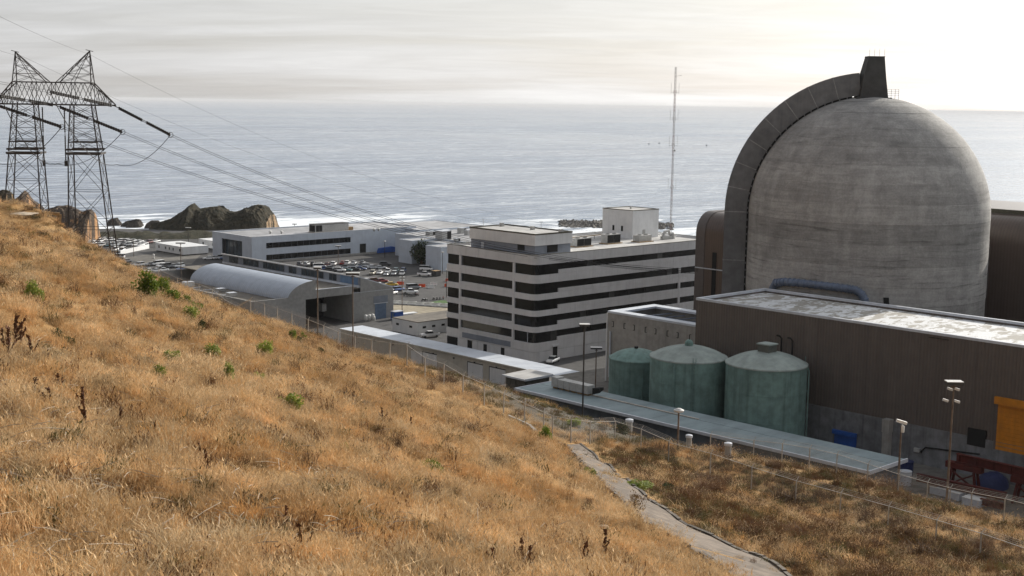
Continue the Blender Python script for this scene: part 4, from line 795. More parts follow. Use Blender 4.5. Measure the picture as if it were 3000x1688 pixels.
# ---- open-topped concrete basin with white coping
def basin():
    x0, x1, y0, y1, zt = 197.0, 211.3, 130.0, 176.2, 49.3
    B = thing('concrete_basin', 'open-topped grey concrete structure with white rim behind the green tanks', 'building', (204, 160, G2))
    box('front_wall', M['concrete'], B, x0, x0+.8, y0, y1, G2, zt-.4); box('end_wall', M['concrete'], B, x0+.8, x1, y1-.8, y1, G2, zt-.4); box('rear_wall', M['concrete'], B, x1-.8, x1, y0, y1-.8, G2, zt-.4)
    w = 2.2
    for b in ((x0-.05, x0+w, y0, y1+.05), (x1-w, x1+.05, y0, y1+.05), (x0+w, x1-w, y1-w, y1+.05)): box('coping', M['white_roof'], B, *b, zt-.4, zt)
    F = box('lining', M['blue_lining'], B, x0+w, x1-w, y0, y1-w, zt-2.2, zt-1.9)
    for k in range(7): y = y1-w-3-k*3.4; MB().bar((x0+w+.2, y, zt-.9), (x1-w-.2, y-1.4, zt-.9), .14).build('crossbeam', M['blue_lining'], B)
    for i in range(12):                         # small channel-shaped recesses under the rim
        y = y1-1.6-i*2.75; s = -1 if i % 2 else 1; mb = MB().box(x0-.06, x0-.004, y-.06, y+.08, zt-3.1, zt-2.0)
        for z in (zt-3.1, zt-2.05): mb.box(x0-.06, x0-.004, y+(.082 if s > 0 else -.4), y+(.4 if s > 0 else -.062), z, z+.09)
        mb.build('bracket', M['dark'], B)
    p = onX(1792, 1000, x0-.2); MB().tube([(x0-.3, y1-1, 36), (x0-.3, y1-1, zt-4)], .18, 8).build('downpipe', M['gutter'], B)
    box('corner_pier', M['white'], B, x0-.12, x0+.6, y1+.003, y1+.25, G2, zt-.45)
M['blue_lining'] = simple('blue_grey_lining', (.10,.13,.19), .6, 0, .15, .6)
basin()
# ---- three green tanks
def tank(cx, cy, r, ze, rise, label, style):
    T = thing('storage_tank', label, 'storage tank', (cx, cy, G2), 'green storage tanks')
    MB().lathe([(r, G2), (r, ze)], cx, cy, 64).build('shell', M['green'], T, True)
    n = 8; R = (r*r+rise*rise)/(2*rise)
    pr = [(r+.12, ze-.25), (r+.12, ze)]+[(r*(1-k/n), ze+math.sqrt(max(R*R-(r*(1-k/n))**2, 0))-(R-rise)) for k in range(n)]+[(.05, ze+rise)]
    MB().lathe(pr, cx, cy, 64).build('roof', M['green_dome'] if style else M['green'], T, True); auto_smooth(T.children[-1], 35)
    k = Vector((cx, cy, 0)); toc = Vector((-cx, -cy, 0)).normalized()
    if style == 2: box('roof_hatch', M['hatch'], T, cx-1.1, cx+1.1, cy-1.1, cy+1.1, ze+rise-.15, ze+rise+1.1); box('hatch_lid', M['green_dome'], T, cx-1.3, cx+1.3, cy-1.3, cy+1.3, ze+rise+1.1, ze+rise+1.3)
    elif style == 1: MB().lathe([(.7, ze+rise-.1), (.7, ze+rise+.5), (.4, ze+rise+.9)], cx, cy, 14, cap=True).build('roof_vent', M['green'], T)
    else: MB().lathe([(.35, ze+rise-.1), (.35, ze+rise+.35)], cx, cy, 12, cap=True).build('roof_vent', M['dark'], T)
    a = math.atan2(toc.y, toc.x)+(-.35 if style == 1 else .25 if style == 0 else 1.5); q = k+Vector((math.cos(a), math.sin(a), 0))*(r+.25)
    MB().tube([q+Z_*(G2+.5), q+Z_*(ze-1.0), q+Vector((math.cos(a),math.sin(a),0))*-.25+Z_*(ze-.4)], .13, 8).build('overflow_pipe', M['green'], T)
    s = Vector((-math.sin(a), math.cos(a), 0)); b = k+Vector((math.cos(a+.5), math.sin(a+.5), 0))*(r+.3); mb = MB(); mb.bar(b+s*.25+Z_*G2, b+s*.25+Z_*(ze+.8), .07); mb.bar(b-s*.25+Z_*G2, b-s*.25+Z_*(ze+.8), .07)
    for z in np.arange(G2+.5, ze+.6, .6): mb.bar(b-s*.25+Z_*z, b+s*.25+Z_*z, .05)
    mb.build('ladder', M['green'], T)
    for z in (G2+4.5, G2+9): 
        if z < ze-1: MB().lathe([(r, z-.06), (r+.05, z-.05), (r+.05, z+.05), (r, z+.06)], cx, cy, 64).build('stiffener_ring', M['green'], T)
M['hatch'] = simple('hatch_grey', (.11,.12,.11), .8, 0, .12, 1)
tank(180.6, 126.2, 6.65, 48.4, 1.9, 'green storage tank with a square roof hatch, rightmost and largest of three', 2)
tank(176.9, 139.6, 6.5, 48.0, 1.8, 'middle green storage tank with round roof vent', 1)
tank(178.4, 152.6, 4.75, 45.6, 1.6, 'smaller darker green tank beside the white-rimmed basin', 0)
# ---- long low building with grey-green roof
def long_green():
    x0, x1, y0, y1, z = 156.6, 166.6, 92.2, 161.0, 41.5
    L_ = thing('long_low_building', 'long low building with a flat grey-green roof running along the foot of the slope', 'building', (161.5, 126, G2))
    box('front_wall', M['blue_grey_dark'], L_, x0+.9, x0+1.2, y0+1, y1-.6, G2-1, z-.45); box('rear_wall', M['blue_grey_dark'], L_, x1-.9, x1-.6, y0+1, y1-.6, G2-1, z-.45)
    box('end_wall', M['blue_grey_dark'], L_, x0+1.2, x1-.9, y0+1, y0+1.3, G2-1, z-.45); box('far_end_wall', M['blue_grey_dark'], L_, x0+1.2, x1-.9, y1-.9, y1-.6, G2-1, z-.45)
    n = 7
    for i in range(n):                          # roof sheets in bays
        a, b = y0+(y1-y0)*i/n, y0+(y1-y0)*(i+1)/n
        box('roof_sheet', M['green_roof'], L_, x0+.25, (x0+x1)/2+1.0, a+.03, b-.03, z-.4, z); box('roof_sheet', M['green_roof'], L_, (x0+x1)/2+1.06, x1-.2, a+.03, b-.03, z-.4, z+.02)
    box('gutter', M['gutter'], L_, x0-.1, x0+.25, y0, y1, z-.35, z+.1); box('end_fascia', M['gutter'], L_, x0-.1, x1, y0-.25, y0-.003, z-.4, z+.12); box('far_fascia', M['gutter'], L_, x0-.1, x1, y1+.003, y1+.22, z-.4, z+.1)
    box('ridge_strip', M['ridge'], L_, (x0+x1)/2+1.0, (x0+x1)/2+1.35, 126, 150.6, z+.022, z+.16)
    a = thing('rooftop_duct_row', 'row of pale air-handling boxes on the left end of the grey-green roof', 'air handler', (162.6, 152, z))
    for i in range(6):
        y = 156.6-i*1.45; box('handler_box', M['hvac'], a, 161.7, 163.4, y-.68, y+.68, z+.35, z+(2.0 if i == 0 else 1.75)); box('stand', M['rust'], a, 161.9, 163.2, y-.5, y+.5, z+.03, z+.35)
    MB().add([(161.6,147.6,z+.5),(163.4,147.6,z+.5),(163.4,147.6,z+1.6),(161.6,147.6,z+1.6),(161.9,146.4,z+1.3),(163.1,146.4,z+1.3),(163.1,146.4,z+1.75),(161.9,146.4,z+1.75)], [(0,3,2,1),(4,5,6,7),(0,1,5,4),(1,2,6,5),(2,3,7,6),(3,0,4,7)]).build('intake_hood', M['dark'], a)
M['blue_grey_dark'] = simple('dark_blue_grey_wall', (.10,.12,.145), .8, 0, .2, .6)
M['ridge'] = simple('pale_ridge_strip', (.40,.37,.33), .8, 0, .15, 1)
long_green()
def shed():
    x0, x1, y0, y1, z = 168.3, 175.4, 170.3, 176.4, 40.0
    S = thing('small_shed', 'small dark shed with shallow tan roof between the tan garage and grey-green roof', 'shed', (172, 173.4, G2))
    box('wall', M['shed_wall'], S, x0+.5, x1-.5, y0+.4, y1-.4, G2-3, z-.3)
    MB().add([(x0,y0,z-.3),(x1,y0,z-.2),(x1,y1,z-.2),(x0,y1,z-.3),(x0,y0,z),(x1,y0,z+.15),(x1,y1,z+.15),(x0,y1,z)], [(0,3,2,1),(4,5,6,7),(0,1,5,4),(1,2,6,5),(2,3,7,6),(3,0,4,7)]).build('roof', M['flat_roof'], S)
    box('gutter', M['gutter'], S, x0-.1, x1, y0-.2, y0-.004, z-.3, z+.1); box('fascia', M['gutter'], S, x0-.2, x0-.004, y0, y1, z-.3, z+.03)
    for k in range(4): box('board', M['shed_wall'], S, x0+.42, x0+.497, y0+.6+k*1.3, y0+1.7+k*1.3, G2-1, z-.35)
    T = thing('covered_skip', 'low blue-grey covered bin beside the small dark shed', 'bin', (165.5, 178.5, 36)); box('bin_body', M['blue_grey'], T, 165, 168, 177.6, 181.6, 32.5, 35.2); box('lid', M['gutter'], T, 164.9, 168.1, 177.5, 181.7, 35.2, 35.45)
M['shed_wall'] = simple('dark_board_wall', (.085,.08,.07), .9, 0, .25, 1.2)
shed()
# ---- long tan garage with white roof and roller doors
def garage():
    x0, x1, y0, y1, z = 206.6, 214.2, 199.2, 279.0, 31.0
    T = thing('long_garage', 'long tan garage with white roof and roller doors at the foot of the slope', 'garage', (210, 239, G))
    box('front_wall', M['tan'], T, x0+.4, x0+.6, y0+.5, y1-.3, G-1, z-.32); box('end_wall', M['tan'], T, x0+.6, x1-.4, y0+.5, y0+.7, G-1, z-.32); box('far_end_wall', M['tan'], T, x0+.6, x1-.4, y1-.5, y1-.3, G-1, z-.32); box('rear_wall', M['tan'], T, x1-.6, x1-.4, y0+.7, y1-.5, G-1, z-.32)
    n = 10
    for i in range(n): a, b = y0+(y1-y0)*i/n, y0+(y1-y0)*(i+1)/n; box('roof_sheet', M['white_roof'], T, x0+.06, x1, a+.02, b-.02, z-.28, z+.02*(i % 2))
    box('gutter', M['tan_trim'], T, x0-.05, x0+.055, y0, y1, z-.3, z+.03)
    for u in (1259, 1393, 1458): 
        q = onX(u, 1090, x0+.38); y = q.y; w = 2.6
        d = box('roller_door', M['white'], T, x0+.3, x0+.397, y-w, y+w, G, G+3.6)
        for k in range(6): box('slat', M['white'], d, x0+.27, x0+.298, y-w, y+w, G+k*.6+.03, G+k*.6+.57)
        box('door_frame', M['dark_trim'], d, x0+.25, x0+.39, y+w+.003, y+w+.2, G, G+3.8); box('lintel', M['dark_trim'], d, x0+.25, x0+.39, y-w, y+w, G+3.605, G+3.8)
    for u in (1045, 1097, 1152, 1210, 1270, 1330, 1391, 1456): y = onX(u, 1000, x0+.3).y; box('wall_lamp', M['dark_trim'], T, x0+.1, x0+.395, y-.14, y+.14, z-1.35, z-1.0)
    for u in (1222,): y = onX(u, 1040, x0+.3).y; d = box('roller_door', M['white'], T, x0+.3, x0+.397, y-2.4, y+2.4, G, G+3.4)
M['tan_trim'] = simple('tan_trim', (.46,.44,.39), .6, 0, .08, 1); M['dark_trim'] = simple('dark_door_trim', (.06,.06,.06), .7, 0, .1, 1)
garage()
# ---- white blockhouse with slit windows
def blockhouse():
    x0, x1, y0, y1, z = 233.6, 256.0, 279.2, 290.4, 29.6
    B = thing('blockhouse', 'small white blockhouse with dark slit windows and brown roof left of the striped office', 'building', (244, 285, G))
    box('front_wall', M['white'], B, x0, x0+.3, y0, y1, G, z); box('side_wall', M['white'], B, x0+.3, x1, y0, y0+.3, G, z); box('rear_wall', M['white'], B, x1-.3, x1, y0+.3, y1, G, z); box('far_wall', M['white'], B, x0+.3, x1-.3, y1-.3, y1, G, z)
    box('roof', M['dark_roof'], B, x0+.02, x1-.02, y0+.02, y1-.02, z+.003, z+.25)
    for y in (288.0, 282.2): box('slit_window', M['dark'], B, x0-.04, x0-.003, y-.6, y+.6, 27.9, 28.5)
    for x in (236.0, 239.4, 242.9, 246.4): box('slit_window', M['dark'], B, x-.6, x+.6, y0-.04, y0-.003, 27.9, 28.5)
blockhouse()
# ---- workshop: barrel vault, clerestory and block front
def workshop():
    yf = 309.0; K = thing('workshop', 'blue-grey workshop with a barrel-vault roof and a long clerestory, wide dark doorway in front', 'building', (232, 345, G))
    # facade pieces
    box('front_wall', M['block'], K, 200.0, 217.2, yf, yf+.5, G, 35.2); box('front_wall', M['block'], K, 217.2, 233.6, yf, yf+.5, 34.3, 36.6); box('front_wall', M['block'], K, 233.6, 249.0, yf, yf+.5, G, 34.5)
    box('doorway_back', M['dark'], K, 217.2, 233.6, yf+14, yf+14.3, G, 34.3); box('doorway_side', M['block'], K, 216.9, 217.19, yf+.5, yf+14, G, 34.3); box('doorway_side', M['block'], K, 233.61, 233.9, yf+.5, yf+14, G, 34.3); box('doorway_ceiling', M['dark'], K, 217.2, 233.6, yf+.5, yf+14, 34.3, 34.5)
    box('doorway_track', M['steel'], K, 217.4, 233.4, yf+6, yf+6.3, 33.2, 33.5); box('hoist', M['hvac'], K, 226.5, 228.0, yf+5, yf+6.5, 29.2, 31.4)
    # vault
    xa, xb, zs, zt, y1 = 211.3, 220.6, 34.2, 39.2, 362.0; pr = [(xb-(xb-xa)*math.cos(t), zs+(zt-zs)*math.sin(t)) for t in np.linspace(0, math.pi/2, 16)]
    n = 8
    for i in range(n): a, b = yf+(y1-yf)*i/n, yf+(y1-yf)*(i+1)/n; MB().extrude(pr+[(xb, zs)], 'y', a+.03, b-.03).build('vault_sheet', M['vault'], K); auto_smooth(K.children[-1], 25)
    po = [(xb-(xb-xa+.25)*math.cos(t), zs+(zt-zs+.2)*math.sin(t)) for t in np.linspace(0, math.pi/2, 16)]; MB().extrude(po+[(xb, zs)], 'y', yf-.06, yf+.027).build('vault_end', M['block'], K)
    # left lean-to with flat roof
    box('lean_to_wall', M['block'], K, 200.0, 200.4, yf+.5, y1, G, 35.0); box('lean_to_roof', M['dark_roof'], K, 200.4, 211.25, yf+.5, y1, 33.9, 34.15)
    for k in range(7): box('roof_rail', M['gutter'], K, 202.2, 206.8, 330+k*6, 330.3+k*6, 34.16, 34.4)
    # valley roof and clerestory
    box('valley_roof', M['dark_roof'], K, 220.65, 236.4, yf+.5, 384, 35.6, 35.9); box('valley_kerb', M['gutter'], K, 221.6, 222.0, yf+3, 330, 35.9, 36.3)
    xc, zc = 236.6, 39.2
    box('clerestory_sill', M['gutter'], K, xc-.2, xc+.3, yf+.3, 384, 35.9, 36.5); box('clerestory_wall', M['blue_grey'], K, xc, xc+.3, yf+.3, 384, 36.5, zc-.3)
    MB().extrude([(xc-.3, zc-.28), (xc+12.2, 35.0), (xc+12.2, 35.3), (xc-.3, zc+.05)], 'y', yf+.05, 384).build('clerestory_roof', M['white_roof'], K)
    box('clerestory_eave', M['white'], K, xc-.55, xc-.305, yf, 384.3, zc-.25, zc+.1)
    MB().extrude([(xc+.02, 34.52), (xc+12, 34.52), (xc+12, 35.0), (xc+.02, zc-.3)], 'y', yf+.0, yf+.04).build('gable_panel', M['block'], K)
    bays = [(380,374.5,2),(371.5,362.5,3),(360,348,5),(345.6,341.4,2),(338.8,327.2,5),(324.4,320.6,2)]
    for a, b, k in bays:
        for i in range(k): c, d = b+(a-b)*i/k, b+(a-b)*(i+1)/k; w = box('clerestory_window', M['dark_trim'], K, xc-.12, xc-.004, c+.12, d-.12, 36.7, zc-.5); box('pane', M['glass_blue'], w, xc-.17, xc-.122, c+.24, (c+d)/2-.03, 36.82, zc-.62); box('pane', M['glass_blue'], w, xc-.17, xc-.122, (c+d)/2+.03, d-.24, 36.82, zc-.62)
    for i in range(3): box('blue_panel', M['blue_glaze'], K, xc-.1, xc-.004, 310.2+i*2.9, 312.9+i*2.9, 36.6, zc-.45)
    box('right_wall', M['block'], K, 248.6, 249.0, yf+.5, 384, G, 34.5); box('low_roof', M['flat_roof'], K, xc+.3, 248.6, yf+.5, 384, 34.0, 34.3)
    box('rear_wall', M['block'], K, 200, 249, 384, 384.4, G, 35.0)
    box('roof_coping', M['gutter'], K, 233.6, 249.05, yf-.05, yf+.5, 34.503, 34.62); box('roof_coping', M['gutter'], K, 217.2, 233.6, yf-.05, yf+.5, 36.603, 36.72)
    d = box('side_door', M['blue_door'], K, 242.0, 246.2, yf-.06, yf-.004, G, 30.6); box('door_track', M['gutter'], d, 241.5, 246.8, yf-.16, yf-.062, 30.62, 30.8)
    box('wall_panel', M['blue_grey'], K, 241.5, 246.8, yf-.05, yf-.004, 30.85, 32.9)
    t = thing('cylinder_rack', 'three white horizontal gas cylinders by the workshop wall', 'gas cylinders', (238.5, 307.5, G))
    for k in range(3): MB().lathe([(.05,G+.3),(.5,G+.45),(.55,G+1.7),(.45,G+2.0),(.1,G+2.1)], 237.2+k*1.3, 307.3, 14, cap=True).build('cylinder', M['white_plastic'], t, True)
    tag(MB().lathe([(.18,G),(.18,G+1.2),(.02,G+1.3)], 240.7, 307.4, 10).build('bollard', M['white_plastic']), 'white bollard between the gas cylinders and the blue-grey workshop door', 'bollard')
    for i, (x, y, w, d_, h, m, lab) in enumerate(((204,352,3,2.2,1.3,'white_plastic','white crate on the dark lean-to roof beside the barrel vault'), (205.5,336,2.6,2,1.0,'block','grey crate on the lean-to roof near the workshop front'), (203,326,2.4,2,1.1,'beige','beige crate on the lean-to roof nearest the workshop front'))):
        t = thing('roof_crate', lab, 'crate', (x+w/2, y+d_/2, 34.16)); box('crate_body', M.get(m, M['flat_roof']), t, x, x+w, y, y+d_, 34.16, 34.16+h); box('crate_lid', M['gutter'], t, x-.06, x+w+.06, y-.06, y+d_+.06, 34.16+h, 34.24+h)
M['blue_glaze'] = simple('blue_glazing', (.10,.19,.33), .3, 0, .12, .8)
workshop()
# ---- long white two-storey building and its annexe
def longwhite():
    x0, x1, y0, y1, z = 288.0, 372.0, 446.0, 475.0, 36.4
    B = thing('long_white_building', 'long white two storey building with two dark ribbon windows beyond the car park', 'building', (330, 460, G))
    box('front_wall', M['sky_tinted'], B, x0, x1, y0, y0+.4, G, z); box('left_wall', M['sky_tinted'], B, x0, x0+.4, y0+.4, y0+7, G, z); box('left_wall', M['sky_tinted'], B, x0, x0+.4, y0+22, y1, G, z); box('rear_wall', M['sky_tinted'], B, x0+.4, x1, y1-.4, y1, G, z); box('right_wall', M['sky_tinted'], B, x1-.4, x1, y0+.4, y1-.4, G, z)
    box('lintel_wall', M['sky_tinted'], B, x0, x0+.4, y0+7, y0+22, 34.3, z); gl = box('recessed_glazing', M['glass_blue'], B, x0+1.6, x0+1.8, y0+7, y0+22, G, 34.3)
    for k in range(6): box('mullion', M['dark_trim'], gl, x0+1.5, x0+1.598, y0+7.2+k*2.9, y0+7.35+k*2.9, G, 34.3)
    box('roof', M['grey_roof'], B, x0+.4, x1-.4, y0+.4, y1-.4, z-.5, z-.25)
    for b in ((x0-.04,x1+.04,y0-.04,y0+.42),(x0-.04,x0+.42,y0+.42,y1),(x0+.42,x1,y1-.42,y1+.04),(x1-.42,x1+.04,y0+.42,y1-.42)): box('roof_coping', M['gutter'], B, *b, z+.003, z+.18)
    for (ua, ub, va, vb) in ((780,1027,720,706),(780,1027,755,739)):
        p, q = onY(ua, va, y0), onY(ub, vb, y0); n = 14
        for i in range(n): a, b = p.x+(q.x-p.x)*i/n, p.x+(q.x-p.x)*(i+1)/n; box('ribbon_pane', M['glass'], B, a+.04, b-.04, y0-.06, y0-.004, p.z-1.05, p.z+1.05)
    p = onY(1063, 738, y0); box('entrance', M['dark'], B, p.x-1.6, p.x+1.6, y0-.06, y0-.004, G+.1, 30.6)
    box('base_band', M['concrete'], B, x0+.2, x1, y0-.3, y0-.005, G, G+.8)
    U = thing('rooftop_plant', 'large dark-fronted rooftop plant unit on the long white building', 'air conditioner', (322, 460, z)); p = Pz(925, 681, z); w = 17
    ux, uy = p.x, p.y
    box('casing', M['hvac'], U, ux, ux+w, uy+.3, uy+4.6, z-.1, z+3.0); box('curb', M['rust'], U, ux-.4, ux+w+.4, uy-.2, uy+5, z-.24, z-.1); box('lid', M['dark_trim'], U, ux-.2, ux+w+.2, uy+.2, uy+4.7, z+3.0, z+3.2)
    for k in range(3): box('coil_grille', M['dark'], U, ux-.12, ux-.004, uy+.5+k*1.35, uy+1.7+k*1.35, z+.2, z+2.7)
    for k in range(2): box('coil_grille', M['dark'], U, ux+.4+k*1.6, ux+1.8+k*1.6, uy+.15, uy+.295, z+.2, z+2.7)
    box('duct', M['rust'], U, ux+w+.2, ux+w+3, uy+1, uy+2.6, z-.1, z+1.2)
    for u, v, lab in ((792,685,'leftmost white mushroom vent on the long white roof'),(825,685,'second white mushroom vent on the long white roof, right of the leftmost'),(1096,678,'white roof vent right of the rooftop plant, left of a pair'),(1109,677,'white roof vent right of the rooftop plant, right of a pair')):
        p = Pz(u, v, z-.25); t = thing('roof_vent', lab, 'vent', tuple(p), 'vents on the long white roof'); MB().lathe([(.35,z-.25),(.35,z+.5)], p.x, p.y, 10).build('neck', M['steel'], t); MB().lathe([(.7,z+.5),(.7,z+.75),(.1,z+1.1)], p.x, p.y, 12, cap=True).build('cowl', M['white_plastic'], t)
longwhite()
def annexe():
    A = thing('white_annexe', 'white flat-roofed annexe of stepped blocks left of the striped office', 'building', (360, 410, G)); z = 35.35
    def blk(n, x0, x1, y0, y1, z1):
        box(n, M['sky_tinted'], A, x0, x1, y0, y1, G, z1-.25); box('roof', M['grey_roof'], A, x0+.3, x1-.3, y0+.3, y1-.3, z1-.25, z1-.2)
        for b in ((x0,x1,y0,y0+.3),(x0,x1,y1-.3,y1),(x0,x0+.3,y0+.3,y1-.3),(x1-.3,x1,y0+.3,y1-.3)): box('parapet', M['sky_tinted'], A, *b, z1-.25, z1)
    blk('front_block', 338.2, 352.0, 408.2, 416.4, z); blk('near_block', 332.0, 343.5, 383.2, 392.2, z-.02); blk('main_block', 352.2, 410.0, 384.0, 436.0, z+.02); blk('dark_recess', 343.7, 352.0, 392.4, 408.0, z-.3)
    blk('rear_block', 366, 404, 436.2, 470, 35.9)
    for (u, v, w, h, lab) in ((1267,690,3.2,1.6,'low square vent box on the annexe roof nearest the long white building'),(1313,686,3.2,1.7,'square vent box at the back of the annexe roof, second from the left'),(1308,702,5.0,3.4,'biggest boxy ventilator in the middle of the annexe roof'),(1358,684,3.0,2.2,'square vent box at the back of the annexe roof beside the office penthouse'),(1375,689,2.4,2.0,'square vent box half hidden by the office penthouse'),(1342,708,2.0,1.2,'smallest vent box at the front of the annexe roof')):
        p = Pz(u, v, z-.2); t = thing('roof_ventilator', lab, 'vent', tuple(p), 'ventilators on the annexe roof'); box('housing', M['hvac'], t, p.x-w/2, p.x+w/2, p.y-.2, p.y+w*.8, z-.2, z-.2+h); box('louvre', M['dark'], t, p.x+w*.05, p.x+w*.45, p.y-.3, p.y-.204, z, z-.35+h); box('cap', M['gutter'], t, p.x-w/2-.1, p.x+w/2+.1, p.y-.28, p.y+w*.8+.1, z-.2+h, z-.08+h)
annexe()
def trailers():
    def tr(x0, x1, y0, y1, z, lab, wy, wx):
        T = thing('site_trailer', lab, 'trailer building', ((x0+x1)/2, (y0+y1)/2, G), 'white site trailers')
        box('skirt', M['dark_trim'], T, x0+.3, x1-.3, y0+.3, y1-.3, G, G+.45)
        box('front_wall', M['white'], T, x0, x0+.15, y0, y1, G+.45, z-.1); n = 3
        for k in range(n): a, b = x0+.15+(x1-x0-.3)*k/n, x0+.15+(x1-x0-.3)*(k+1)/n; box('end_panel', M['white'], T, a+.03, b-.03, y0, y0+.15, G+.45, z-.1)
        box('rear_wall', M['white'], T, x1-.15, x1, y0, y1, G+.45, z-.1); box('far_wall', M['white'], T, x0+.15, x1-.15, y1-.15, y1, G+.45, z-.1); n = 4
        for k in range(n): a, b = x0-.1+(x1-x0+.2)*k/n, x0-.1+(x1-x0+.2)*(k+1)/n; box('roof_panel', M['white'], T, a+.03, b-.03, y0-.1, y1+.1, z-.1, z+.02)
        for y in wy: w = box('window', M['dark_trim'], T, x0-.06, x0-.003, y-.5, y+.5, G+1.6, G+2.7); box('pane', M['glass_blue'], w, x0-.1, x0-.062, y-.4, y+.4, G+1.7, G+2.6)
        for x in wx: box('wall_unit', M['hvac'], T, x-.6, x+.6, y0-.5, y0-.004, G+1.0, G+2.0)
    tr(280.2, 292.2, 485.2, 507.6, 29.6, 'white site trailer standing nearest the hillside car park', (504.6, 499.2, 496, 492.9, 487.6), ())
    tr(302.2, 316, 488.2, 509.6, 29.8, 'white site trailer tucked behind the left end of the long white building', (506, 498, 492), (306.5,))
trailers()
# ================================================================== POWER LINE
PD = 331.0
PO = Pd(340*.469, 100+440*.469, PD); PO.z = 0
def pylon():
    ca, sa = math.cos(rad(7)), math.sin(rad(7)); ex = Vector((R_.x, R_.y, 0))*ca+Vector((H_.x, H_.y, 0))*sa; ey = Vector((H_.x, H_.y, 0))*ca-Vector((R_.x, R_.y, 0))*sa
    W3 = lambda x, y, z: PO+ex*x+ey*y+Z_*z
    T = thing('transmission_tower', 'dark lattice power line tower with two peaks and two legs on the hillside', 'power line tower', (PO.x, PO.y, 55))
    BW, SW = .22, .10
    def lattice(mb, c0, c1, z0, z1, n, w=SW, sub=True):
        """four-chord mast between two rectangles c=(xa,xb,ya,yb) at heights z0,z1"""
        def cr(c, z): return [W3(c[0],c[2],z), W3(c[1],c[2],z), W3(c[1],c[3],z), W3(c[0],c[3],z)]
        A, B = cr(c0, z0), cr(c1, z1)
        for k in range(4): mb.bar(A[k], B[k], BW)
        for i in range(n):
            t0, t1 = i/n, (i+1)/n
            for k in range(4):
                a0, a1 = A[k].lerp(B[k], t0), A[k].lerp(B[k], t1); b0, b1 = A[(k+1)%4].lerp(B[(k+1)%4], t0), A[(k+1)%4].lerp(B[(k+1)%4], t1)
                mb.bar(a0, b1, w); mb.bar(b0, a1, w); mb.bar(a1, b1, w*.8)
                if sub: m0 = a0.lerp(b1, .5); mb.bar(a0.lerp(a1, .5), m0, w*.55); mb.bar(b0.lerp(b1, .5), m0, w*.55)
    legs = (((-11.6,-2.7,-4.6,4.6),(-9.9,-3.5,-3.2,3.2),(-8.84,-4.18,-2.3,2.3)), ((3.1,13.0,-4.6,4.6),(3.4,10.2,-3.2,3.2),(3.98,8.76,-2.3,2.3)))
    for (c0, c1, c2), zb in zip(legs, (58.0, 50.5)):
        for k in range(4):
            pass
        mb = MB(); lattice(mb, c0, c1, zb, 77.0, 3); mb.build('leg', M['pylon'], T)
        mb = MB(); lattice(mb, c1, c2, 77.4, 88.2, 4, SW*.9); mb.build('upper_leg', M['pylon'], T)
        mb = MB(); xa, xb = c1[0]-.4, c1[1]+.4
        for y in (-3.4, 3.4):
            for z in (76.9, 77.9): mb.bar(W3(xa, y, z), W3(xb, y, z), .42)
            mb.bar(W3(xa+.4, y*.95, 79.6), W3(xb-.4, y*.95, 79.6), .25)
        for x in (xa, xb): mb.bar(W3(x, -3.4, 77), W3(x, 3.4, 77), .42)
        mb.build('platform_beam', M['pylon'], T)
    # bridge between the legs, with cantilever arms
    mb = MB(); yb = 2.2
    for y in (-yb, yb):
        mb.bar(W3(-8.84, y, 93.3), W3(8.76, y, 93.3), BW*1.1); mb.bar(W3(-9, y, 88.2), W3(9, y, 88.2), BW*1.5)
        xs = np.linspace(-8.84, 8.76, 9)
        for i in range(8):
            a, b = xs[i], xs[i+1]; mb.bar(W3(a, y, 93.3), W3(b, y, 88.2), SW); mb.bar(W3(b, y, 93.3), W3(a, y, 88.2), SW)
        for x in xs[::2]: mb.bar(W3(x, y, 93.3), W3(x, y, 88.2), SW)
    for x in np.linspace(-8.84, 8.76, 9):
        for z in (93.3, 88.2): mb.bar(W3(x, -yb, z), W3(x, yb, z), SW)
    xs = np.linspace(-8.84, 8.76, 9)
    for i in range(8): mb.bar(W3(xs[i], -yb, 93.3), W3(xs[i+1], yb, 93.3), SW*.7); mb.bar(W3(xs[i], -yb, 88.2), W3(xs[i+1], yb, 88.2), SW*.7)
    mb.build('bridge_truss', M['pylon'], T)
    for s, xt in ((-1, -13.6), (1, 13.9)):
        mb = MB(); x0 = 8.8*s
        for y in (-yb, yb):
            mb.bar(W3(x0, y, 93.3), W3(xt, 0, 88.3), BW); mb.bar(W3(x0, y, 88.2), W3(xt, 0, 88.2), BW*1.5)
            for t0, t1 in ((0,.3),(.3,.55),(.55,.8)):
                p0, p1 = W3(x0,y,93.3).lerp(W3(xt,0,88.3), t0), W3(x0,y,93.3).lerp(W3(xt,0,88.3), t1); q0, q1 = W3(x0,y,88.2).lerp(W3(xt,0,88.2), t0), W3(x0,y,88.2).lerp(W3(xt,0,88.2), t1)
                mb.bar(p0, q1, SW); mb.bar(q0, p1, SW*.8); mb.bar(p1, q1, SW*.8)
        mb.build('crossarm', M['pylon'], T)
    for s, xp, xi in ((-1, -8.4, -1.2), (1, 8.3, .9)):
        mb = MB(); pk = W3(xp, 0, 100.7 if s > 0 else 100.2); cs = [W3(8.8*s, -yb, 93.3), W3(8.8*s, yb, 93.3), W3(xi, yb, 93.3), W3(xi, -yb, 93.3)]
        for c in cs: mb.bar(c, pk, BW*.8)
        mid = [W3(4.2*s, -yb, 93.3), W3(4.2*s, yb, 93.3)]
        for c in mid: mb.bar(c, pk, SW)
        for i in range(3):
            t0, t1 = i/3.6, (i+1)/3.6; r0, r1 = [c.lerp(pk, t0) for c in cs], [c.lerp(pk, t1) for c in cs]
            for k in range(4): mb.bar(r1[k], r1[(k+1)%4], SW*.8); mb.bar(r0[k], r1[(k+1)%4], SW*.8); mb.bar(r0[(k+1)%4], r1[k], SW*.8) if k % 2 else None
